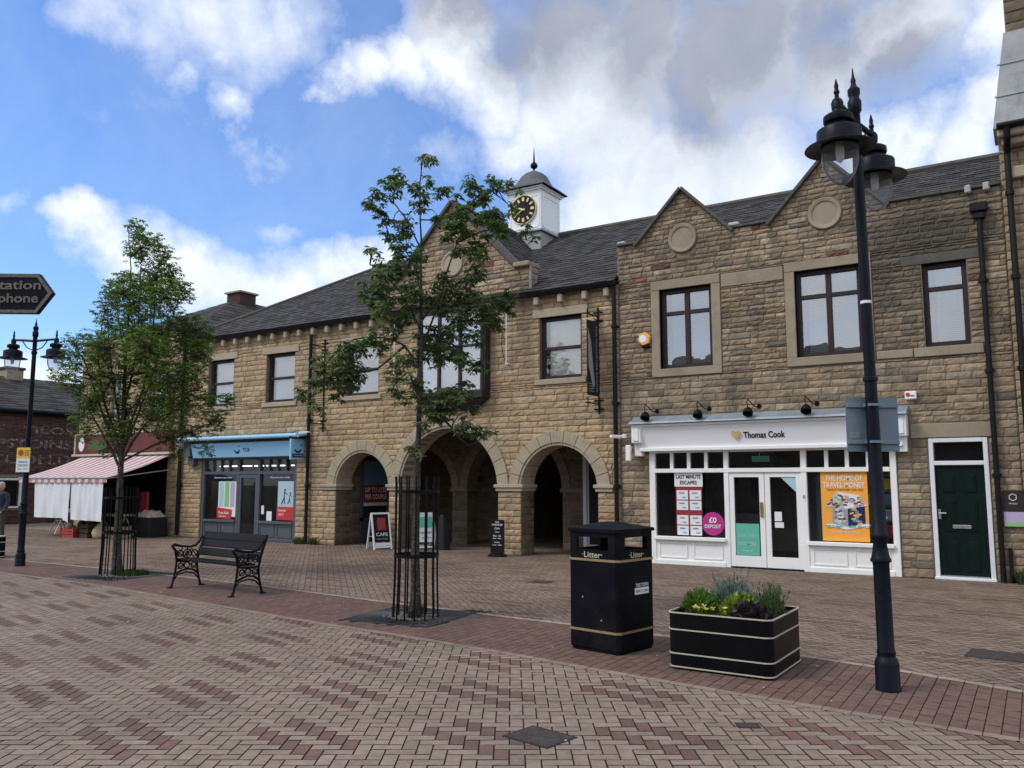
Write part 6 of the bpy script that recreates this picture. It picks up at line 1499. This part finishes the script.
t=thing('draped_stand','black cloth-covered stand beside the pale green A-board','stand',(-12.0,.35,0))
g=MB(); 
prof=[(.20,0),(.19,.2),(.15,.45),(.11,.65),(.05,.80),(.001,.83)]
b0=0; n=20
for r_,z in prof:
    for i in range(n):
        a=2*PI*i/n; q=r_*(1+.12*math.sin(a*5)); g.v.append((q*math.cos(a),q*math.sin(a)*.6,z))
for j in range(len(prof)-1):
    for i in range(n): k=(i+1)%n; g.addf([j*n+i,j*n+k,(j+1)*n+k,(j+1)*n+i])
g.build('cloth','blackcloth',t,local=True,smooth=True)
t=thing('swivel_sign','black cafe sign with white opening hours against the pillar left of the right arch','pavement sign',(-9.93,-.42,0),rad(12))
g=MB(); pts=[(-.155,.08),(.155,.08),(.155,.74)]+[(.155-.04+.04*math.cos(a),.74+.04*math.sin(a)) for a in (rad(45),rad(90))]+[(-.115+.04*math.cos(a),.74+.04*math.sin(a)) for a in (rad(90),rad(135))]+[(-.155,.74)]
g.prism(pts,lambda u,w,tt:(u,tt,w),-.02,.02); bd=g.build('board','sablack',t,local=True)
g=MB(); g.lathe([(.21,0),(.21,.03),(.16,.06),(.08,.09)],n=20,T=Matrix.Diagonal((1,.75,1,1))); g.build('base','blackiron',t,local=True)
g=MB()
for txt,z,h,w in (('THE',.73,.035,.09),('WARDROBE',.675,.04,.25),('Cafe',.60,.04,.12),('Open',.52,.035,.10),('Mon - Sat',.44,.035,.18),('9am - 5pm',.385,.035,.19),('Sunday',.30,.035,.13),('11am - 4pm',.245,.035,.22)): put_text(g,txt,(0,-.024,z),EX,EZ,w,h,.012)
g.build('lettering','sawhite',bd,local=True,fix=False)

# ================================================================== MARKET GOODS
def crate(label,loc,rz,sx,sy,h,m,name='crate',cat='crate'):
    t=thing(name,label,cat,loc,rz); g=MB()
    g.box(-sx,sx,-sy,sy,0,.02)
    for k in range(3):
        z=.02+(h-.02)*k/3; z1=z+(h-.02)/3*.75
        g.box(-sx,sx,-sy,-sy+.015,z,z1); g.box(-sx,sx,sy-.015,sy,z,z1); g.box(-sx,-sx+.015,-sy+.015,sy-.015,z,z1); g.box(sx-.015,sx,-sy+.015,sy-.015,z,z1)
    for a in (-1,1):
        for b in (-1,1): g.box(a*sx-.02,a*sx+.02,b*sy-.02,b*sy+.02,0,h)
    g.build('slats',m,t,local=True); return t
crate('low red plastic crate under the left hanging sheet',(-23.75,-1.75,0),rad(8),.26,.2,.28,'redcrate')
crate('dark wicker basket under the join of the two hanging sheets',(-23.15,-1.6,0),rad(-5),.28,.2,.42,'wicker','basket','basket')
crate('brown cardboard box under the right hanging sheet',(-22.1,-1.35,0),rad(5),.22,.2,.35,'cardboard','box','box')
t=thing('trestle_table','dark trestle table behind the hanging sheets under the awning','table',(-23.7,-1.2,0))
g=MB(); g.box(-1.9,.0,-.35,.35,.62,.66); g.box(.0,1.7,-.35,.35,.62,.66); g.build('table_top','cardboard',t,local=True)
for x in (-1.8,-.5,.5,1.6):
    g=MB(); g.tube([(x,-.3,0),(x,0,.62)],.018,6); g.tube([(x,.3,0),(x,0,.62)],.018,6); g.build('leg','greyp',t,local=True)
def sack(label,loc,s,h):
    g=MB(); n=18; prof=[(.9,0),(1.08,.12),(1.1,.3),(.95,.5),(.6,.68),(.22,.8),(.18,.86),(.3,.98),(.05,1.0)]
    for r_,z in prof:
        for i in range(n): a=2*PI*i/n; q=r_*s*(1+.08*math.sin(a*4+z*9)); g.v.append((q*math.cos(a),q*math.sin(a),z*h))
    for j in range(len(prof)-1):
        for i in range(n): k=(i+1)%n; g.addf([j*n+i,j*n+k,(j+1)*n+k,(j+1)*n+i])
    g.addf(list(range(n))[::-1]); o=g.build('sack','sack',local=True,smooth=True); o.location=loc; tag(o,label,'sack')
sack('tied pale sack standing under the right hanging sheet',(-22.55,-1.65,0),.2,.52)
sack('smaller tied pale sack at the back left under the awning',(-24.6,-1.3,0),.17,.4)
t=thing('display_table','table under black cloth at the right end of the corner shop front','table',(-22.05,-.45,0))
g=MB(); g.box(-.42,.42,-.3,.3,0,.56,bev=.03); g.build('table_cloth','blackcloth',t,local=True)
g=MB(); n=22; m=10
for j in range(m+1):
    for i in range(n+1):
        u=i/n*2-1; v=j/m*2-1; g.v.append((u*.40,v*.28,.57+.20*(1-u**6)*(1-v**4)*(.85+.15*math.sin(u*9+v*5)+.1*math.sin(u*23+v*13))))
for j in range(m):
    for i in range(n): g.addf([j*(n+1)+i,j*(n+1)+i+1,(j+1)*(n+1)+i+1,(j+1)*(n+1)+i])
o=g.build('blanket_pile','blanket',local=True,smooth=True); o.location=(-22.05,-.45,.0); tag(o,'heap of cream blankets on the black cloth table','blankets')
g=MB(); 
for j in range(9):
    for i in range(13): u=i/12; v=j/8; g.v.append((-22.75+.42*u,-.35+.03*math.sin(u*14),1.3-.78*v))
for j in range(8):
    for i in range(12): g.addf([j*13+i,j*13+i+1,(j+1)*13+i+1,(j+1)*13+i])
o=g.build('hanging_cloth','sdarkred',loc=(-22.5,-.35,.5),smooth=True,fix=False); tag(o,'dark red cloth hanging in the shade left of the blanket table','cloth')
# chair by the brick wall
t=thing('folding_chair','white-legged folding chair behind the left lamp post','chair',(-25.4,-1.0,0),rad(20))
g=MB()
for s in (-.2,.2): g.tube([(s,-.25,0),(s,.2,.75)],.015,6); g.tube([(s,.22,0),(s,-.2,.42)],.015,6)
g.tube([(-.2,.2,.75),(.2,.2,.75)],.015,6); g.build('frame','pvcwhite',t,local=True)
g=MB(); g.box(-.2,.2,-.2,.15,.41,.43); g.build('seat','pvcwhite',t,local=True)
g=MB(); g.box(-.2,.2,.15,.18,.6,.74); g.build('backrest','pvcwhite',t,local=True)
# second planter, cropped
t=thing('street_planter','black planter with cream bands cut by the left edge of the photo','planter',(-19.1,-6.65,0),rad(0))
g=MB(); g.prism(rr_(.55,.45,.07),ZF,.0,.45,holes=[]); g.build('box','planterblack',t,local=True)
g=MB()
for z in (.03,.14,.33,.45): g.prism(rr_(.557,.457,.075),ZF,z-.008,z+.008)
g.build('band','cream',t,local=True)

# ================================================================== BRICK BUILDING far left
K=thing('brick_building','dark old brick building with faded painted wall lettering at the far left','building',(-33,2,0))
KX=-33.
w=MB(); KW=(.2,1.5,.6,1.72)
w.prism([(-9,0),(16,0),(16,4.2),(-9,4.2)],lambda u,w_,tt:(tt,u,w_),KX-.3,KX,holes=[rect(*KW)])
w.cm=1
def colK(x,z): b=U(.6,1.2); return tuple(v*b for v in random.choice([(.115,.052,.046),(.10,.047,.044),(.075,.043,.042),(.13,.068,.058)]))
z=0
while z<4.15:
    y=-3-U(0,.1)
    while y<9:
        if not (KW[0]-.12<y+.05<KW[1]+.05 and KW[2]-.1<z<KW[3]+.1):
            w.box(KX,KX+.012,y+.006,y+.219,z+.006,z+.069,c=colK(0,0))
        y+=.225
    z+=.075
w.build('wall',['mortar','brickred'],K)
window_g=MB()
for (a,b,c,d) in ((KW[0],KW[1],KW[2],KW[2]+.07),(KW[0],KW[1],KW[3]-.07,KW[3]),(KW[0],KW[0]+.07,KW[2],KW[3]),(KW[1]-.07,KW[1],KW[2],KW[3])): window_g.box(KX-.05,KX+.04,a,b,c,d)
wf=window_g.build('window','pvcwhite',K)
g=MB(); g.face([(KX-.02,KW[0],KW[2]),(KX-.02,KW[1],KW[2]),(KX-.02,KW[1],KW[3]),(KX-.02,KW[0],KW[3])]); g.build('pane','shopglass',wf,fix=False)
g=MB(); g.box(KX-.9,KX-.85,KW[0]-.5,KW[1]+.5,KW[2]-.5,KW[3]+.3); g.build('room_behind','dark',wf)
M['ghost']=None
def ghost():
    m,nt,o=mk('flaking_white_paint'); v=objco(nt); p=N(nt,'ShaderNodeBsdfPrincipled'); p.inputs['Base Color'].default_value=(.42,.40,.38,1); p.inputs['Roughness'].default_value=.9
    t=N(nt,'ShaderNodeBsdfTransparent'); mx=N(nt,'ShaderNodeMixShader'); nt.links.new(ramp(nt,noise(nt,9,6,.8,v),[(.45,0),(.62,.85)]),mx.inputs[0]); nt.links.new(t.outputs[0],mx.inputs[1]); nt.links.new(p.outputs[0],mx.inputs[2]); nt.links.new(mx.outputs[0],o.inputs['Surface']); return m
M['ghost']=ghost()
g=MB(); 
for txt,y,z,wd,h in (('E   TILOS',1.9,3.6,3.0,.28),('GPSTOINSI',1.7,3.05,3.6,.36),('ISCUOLLIT',1.6,2.45,3.8,.36)): put_text(g,txt,(KX+.016,y,z),(0,1,0),EZ,wd,h,.02)
g.build('painted_lettering','ghost',K,fix=False)
r=MB(); se=math.hypot(3,1.55)
slates(r,(KX+.15,-9,4.35),(0,1,0),(-3/se,0,1.55/se),0,25,se,cw=.4,rh=.24); r.face([(KX+.15,-9,4.3),(KX+.15,16,4.3),(KX-2.85,16,5.86),(KX-2.85,-9,5.86)],(.03,.03,.03)); r.face([(KX-6,-9,4.3),(KX-6,16,4.3),(KX-2.85,16,5.86),(KX-2.85,-9,5.86)],(.07,.07,.07))
r.build('roof','slate',K,fix=False)
g=MB(); g.tube([(KX+.2,-9,4.3),(KX+.2,16,4.3)],.08,8); g.box(KX,KX+.1,-9,16,4.15,4.3); g.build('gutter','pvc',K)
for (y,s) in ((-.2,1),(2.3,1)):
    g=MB(); g.box(KX-3.2,KX-2.6,y-.33,y+.33,5.4,6.2); c=g.build('chimney','dressR',K); g=MB(); g.box(KX-3.27,KX-2.53,y-.4,y+.4,6.2,6.32,bev=.03); g.build('chimney_cap','cover',c)

# ================================================================== OPPOSITE SIDE OF THE SQUARE (behind the photographer, seen in the glass)
for (x,wd,h,l) in ((-14,13,7.5,'plain stone terrace across the square, seen only as reflections in the left windows'),(1,11,6.4,'lower stone terrace across the square, seen as a roof line reflected in the right windows'),(15,12,8.5,'taller stone block across the square beyond the right edge')):
    t=thing('terrace_building',l,'building',(x,-33,0))
    g=MB(); g.box(-wd/2,wd/2,-8,0,0,h); g.build('wall','dressR',t,local=True)
    g=MB(); g.prism([(-.3+.3,h),(-4,h+2.3),(-8.3,h)],lambda u,w_,tt:(tt,u+.15,w_),-wd/2-.1,wd/2+.1); g.build('roof','cover',t,local=True).data.materials[0]=M['lead'] if 0 else M['asphalt']
    for i in range(int(wd/2)):
        for z in (.9,h-2.4):
            g=MB(); xx=-wd/2+1.1+2*i; g.box(xx-.5,xx+.5,.0,.03,z,z+1.5); g.build('window','dark',t,local=True)

# ================================================================== PERSON at the left edge
def person(loc,rz,label,Hh=1.58):
    t=thing('person',label,'person',loc,rz)
    s=Hh/1.75
    def skin(name,V,E,R,mat,sub=2):
        me=bpy.data.meshes.new(name); me.from_pydata([tuple(c*s for c in v) for v in V],E,[]); o=bpy.data.objects.new(name,me); COL.objects.link(o); o.parent=t
        md=o.modifiers.new('skin','SKIN'); 
        for i,r_ in enumerate(R): 
            sv=me.skin_vertices[0].data[i]; rr=r_ if hasattr(r_,'__len__') else (r_,r_); sv.radius=(rr[0]*s,rr[1]*s); sv.use_root=(i==0)
        sb=o.modifiers.new('sub','SUBSURF'); sb.levels=sub; sb.render_levels=sub
        me.materials.append(M[mat]); 
        dg=bpy.context.evaluated_depsgraph_get(); m2=bpy.data.meshes.new_from_object(o.evaluated_get(dg)); o.modifiers.clear(); o.data=m2
        for p in m2.polygons: p.use_smooth=True
        return o
    # body (one continuous figure); facing -y
    V=[(0,0,.93),(0,-.0,1.12),(0,.0,1.32),(0,.0,1.44),(0,-.01,1.52),
       (.17,0,1.40),(.23,.0,1.15),(.22,-.12,.95),(.19,-.2,.90),(-.17,0,1.40),(-.23,.01,1.15),(-.22,-.14,.96),(-.18,-.22,.93),
       (.10,0,.88),(.11,-.02,.50),(.11,.02,.09),(.11,-.14,.04),(-.10,0,.88),(-.12,.03,.50),(-.12,.07,.09),(-.12,-.09,.04)]
    E=[(0,1),(1,2),(2,3),(3,4),(3,5),(5,6),(6,7),(7,8),(3,9),(9,10),(10,11),(11,12),(0,13),(13,14),(14,15),(15,16),(0,17),(17,18),(18,19),(19,20)]
    R=[(.15,.12),(.145,.12),(.165,.12),(.07,.06),(.05,.05),(.07,.07),(.05,.05),(.04,.04),(.035,.035),(.07,.07),(.05,.05),(.04,.04),(.035,.035),(.10,.10),(.068,.068),(.05,.05),(.04,.035),(.10,.10),(.068,.068),(.05,.05),(.04,.035)]
    body=skin('body',V,E,R,'olivecloth')
    V=[(0,0,.95),(0,0,1.15),(0,0,1.33),(0,0,1.43),(.18,0,1.40),(.235,0,1.16),(.225,-.11,.97),(-.18,0,1.40),(-.235,.01,1.16),(-.225,-.13,.98)]
    E=[(0,1),(1,2),(2,3),(3,4),(4,5),(5,6),(3,7),(7,8),(8,9)]
    skin('jacket',V,E,[(.18,.145),(.17,.145),(.185,.14),(.085,.08),(.085,.085),(.065,.065),(.055,.055),(.085,.085),(.065,.065),(.055,.055)],'navycloth')
    g=MB(); g.prism([(-.045,1.44),(.045,1.44),(.02,1.12),(-.02,1.12)],lambda u,w_,tt:(u*s,(tt-.0)*s,w_*s),-.150,-.135); g.build('shirt_front','shirt',t,local=True)
    # head
    g=MB(); n=20; b0=0
    prof=[(.02,1.50),(.055,1.52),(.07,1.56),(.078,1.61),(.08,1.66),(.074,1.70),(.055,1.735),(.02,1.752)]
    for r_,z in prof:
        for i in range(n):
            a=2*PI*i/n; x=r_*math.cos(a)*.92; y=r_*math.sin(a)*1.12
            if math.sin(a)<-.9 and 1.58<z<1.63: y-=.014
            g.v.append((x*s,(y-.01)*s,z*s))
    for j in range(len(prof)-1):
        for i in range(n): k=(i+1)%n; g.addf([j*n+i,j*n+k,(j+1)*n+k,(j+1)*n+i])
    for sx_ in (-1,1): g.lathe([(.001,-.01),(.022,-.01),(.02,.01)],sx_*.075*s,.0,1.61*s,n=8,ax='y')
    g.lathe([(.001,-.03),(.012,-.02),(.016,0)],0,-.088*s,1.60*s,n=8,ax='y')
    g.build('head','skin',t,local=True,smooth=True)
    g=MB(); 
    for sx_ in (-1,1): g.lathe([(.001,-.004),(.011,-.003),(.011,.004)],sx_*.03*s,-.090*s,1.635*s,n=8,ax='y')
    g.box(-.022*s,.022*s,-.089*s,-.083*s,1.56*s,1.566*s); g.build('eyes_and_mouth','sablack',t,local=True)
    g=MB(); prof=[(.084,1.60),(.088,1.66),(.082,1.71),(.06,1.75),(.02,1.768)]
    for r_,z in prof:
        for i in range(n):
            a=2*PI*i/n; y=r_*math.sin(a)*1.13; x=r_*math.cos(a)*.95
            if z<1.7 and math.sin(a)<-.2: y*=.7; x*=.9
            g.v.append((x*s,(y)*s,z*s))
    for j in range(len(prof)-1):
        for i in range(n): k=(i+1)%n; g.addf([j*n+i,j*n+k,(j+1)*n+k,(j+1)*n+i])
    g.build('hair','hair',t,local=True,smooth=True)
    for sgn,(hx,hy,hz) in ((1,(.185,-.22,.895)),(-1,(-.175,-.24,.925))):
        V=[(hx,hy+.03,hz+.01),(hx,hy-.03,hz-.01)]; E=[(0,1)]; R=[(.03,.02),(.034,.016)]
        for f in range(4):
            fx=hx-.027+.018*f; L2=[.065,.075,.07,.055][f]; b=len(V); V+=[(fx,hy-.05,hz-.012),(fx,hy-.05-L2*.5,hz-.02),(fx,hy-.05-L2*.85,hz-.045)]; E+=[(1,b),(b,b+1),(b+1,b+2)]; R+=[.0095,.009,.007]
        b=len(V); V+=[(hx-sgn*.04,hy-.02,hz-.0),(hx-sgn*.055,hy-.055,hz-.01)]; E+=[(0,b),(b,b+1)]; R+=[.011,.009]
        skin('hand',V,E,R,'skin',1)
    return t
person((-23.05,-4.15,0),rad(25),'grey-haired person in a navy jacket and dark trousers at the left edge of the photo')

# ================================================================== SKY, SUN, CAMERA
world=bpy.data.worlds.new('World'); SC.world=world; world.use_nodes=True
nt=world.node_tree; nt.nodes.clear()
SUN_EL,SUN_AZ=rad(48),None
sdir=Vector((-.50,-.62,.0)).normalized()*math.cos(SUN_EL)+Vector((0,0,math.sin(SUN_EL)))
out=N(nt,'ShaderNodeOutputWorld'); bg=N(nt,'ShaderNodeBackground')
sky=N(nt,'ShaderNodeTexSky'); sky.sky_type='NISHITA'; sky.sun_disc=False; sky.sun_elevation=SUN_EL; sky.sun_rotation=math.atan2(sdir.x,sdir.y); sky.air_density=1.0; sky.dust_density=.6; sky.ozone_density=2.2; sky.altitude=100
tc=N(nt,'ShaderNodeTexCoord'); D=tc.outputs['Generated']
def vm(op,a,b=None,s=None):
    n=N(nt,'ShaderNodeVectorMath',operation=op)
    if isinstance(a,tuple): n.inputs[0].default_value=a
    else: nt.links.new(a,n.inputs[0])
    if b is not None:
        if isinstance(b,tuple): n.inputs[1].default_value=b
        else: nt.links.new(b,n.inputs[1])
    if s is not None: n.inputs['Scale'].default_value=s
    return n
def ma(op,a,b,c=None):
    n=N(nt,'ShaderNodeMath',operation=op)
    for i,v in enumerate((a,b,c)):
        if v is None: continue
        if isinstance(v,(int,float)): n.inputs[i].default_value=v
        else: nt.links.new(v,n.inputs[i])
    return n.outputs[0]
# warp directions so cloud edges billow
wn=N(nt,'ShaderNodeTexNoise'); wn.inputs['Scale'].default_value=6; wn.inputs['Detail'].default_value=7; wn.inputs['Roughness'].default_value=.62; nt.links.new(D,wn.inputs['Vector'])
wv=vm('SUBTRACT',wn.outputs['Color'],(.5,.5,.5)); wv=vm('SCALE',wv.outputs[0],s=.16); DW=vm('ADD',D,wv.outputs[0]).outputs[0]
def blobs(L,mul=1.5,k=1.):
    acc=None
    for (x,y,z,r) in L:
        d=vm('DISTANCE',DW,(x,y,z)); v=ma('MULTIPLY_ADD',d.outputs['Value'],-1/(r*mul),1.0); 
        acc=v if acc is None else ma('MAXIMUM',acc,v)
    return acc
fine=noise(nt,14,9,.6,D,.2); big=noise(nt,3.2,8,.6,D,.3)
core=ma('MULTIPLY',ma('MAXIMUM',ma('MAXIMUM',blobs(CB[7:],1.45),ma('MULTIPLY',blobs(CB[:7],1.5),.62)),0.),1.35)
faint=ma('MULTIPLY',ma('MAXIMUM',blobs(CF,1.4),0.),.52)
# generic unseen cloud behind the camera, thickened to whiten reflections and ambient light
back=vm('DOT_PRODUCT',D,(-.53,.84,.12)).outputs['Value']
bm_=N(nt,'ShaderNodeMapRange'); bm_.inputs[1].default_value=.72; bm_.inputs[2].default_value=.45; bm_.inputs[3].default_value=0; bm_.inputs[4].default_value=1; nt.links.new(back,bm_.inputs[0])
gen=ma('MULTIPLY',ma('MULTIPLY_ADD',big,2.4,-.28),bm_.outputs[0])
dens=ma('MAXIMUM',ma('MAXIMUM',core,faint),gen)
dens=ma('MULTIPLY_ADD',ma('SUBTRACT',fine,.5),.95,dens)
cm=ramp(nt,dens,[(.10,0),(.35,.30),(.95,1)])
grey=ma('MULTIPLY_ADD',ma('SUBTRACT',fine,.5),.6,ma('MULTIPLY',ma('MAXIMUM',blobs(CG,1.5),0.),1.0))
gm=ramp(nt,grey,[(.05,0),(.75,1)])
wisp=ramp(nt,noise(nt,5.5,8,.65,D,.4),[(.42,0),(.8,.22)])
skyc=vm('SCALE',sky.outputs[0],s=1.0).outputs[0]
sk=mix(nt,1.,skyc,(1.15,1.42,1.85),'MULTIPLY')
cloudcol=mix(nt,gm,(9.2,9.6,10.2),(3.9,4.15,4.9))
shade=mix(nt,ramp(nt,noise(nt,9,7,.6,D,.3),[(.35,0),(.7,1)]),(.80,.83,.88),(1.,1.,1.)); cloudcol=mix(nt,1.,cloudcol,shade,'MULTIPLY')
c0=mix(nt,wisp,sk,(6.5,7.2,8.2)); fin=mix(nt,cm,c0,cloudcol)
nt.links.new(fin,bg.inputs['Color']); bg.inputs['Strength'].default_value=.10
nt.links.new(bg.outputs[0],out.inputs['Surface'])
sun=bpy.data.lights.new('sun','SUN'); sun.energy=1.5; sun.angle=rad(18); sun.color=(1,.95,.87)
so=bpy.data.objects.new('sun',sun); COL.objects.link(so); so.rotation_euler=sdir.to_track_quat('Z','Y').to_euler(); so.location=(0,-20,30)
cam=bpy.data.cameras.new('camera'); cam.sensor_width=36; cam.lens=830/1024*36; cam.clip_end=1500; cam.clip_start=.05
co=bpy.data.objects.new('camera',cam); COL.objects.link(co); co.location=(0,-15.6,1.6); co.rotation_euler=(rad(90+6.7),0,rad(32.2)); SC.camera=co
SC.view_settings.view_transform='Standard'; SC.view_settings.look='None'; SC.view_settings.exposure=0.25; SC.view_settings.gamma=1
SC.cycles.max_bounces=8; SC.cycles.diffuse_bounces=3; SC.cycles.transparent_max_bounces=16
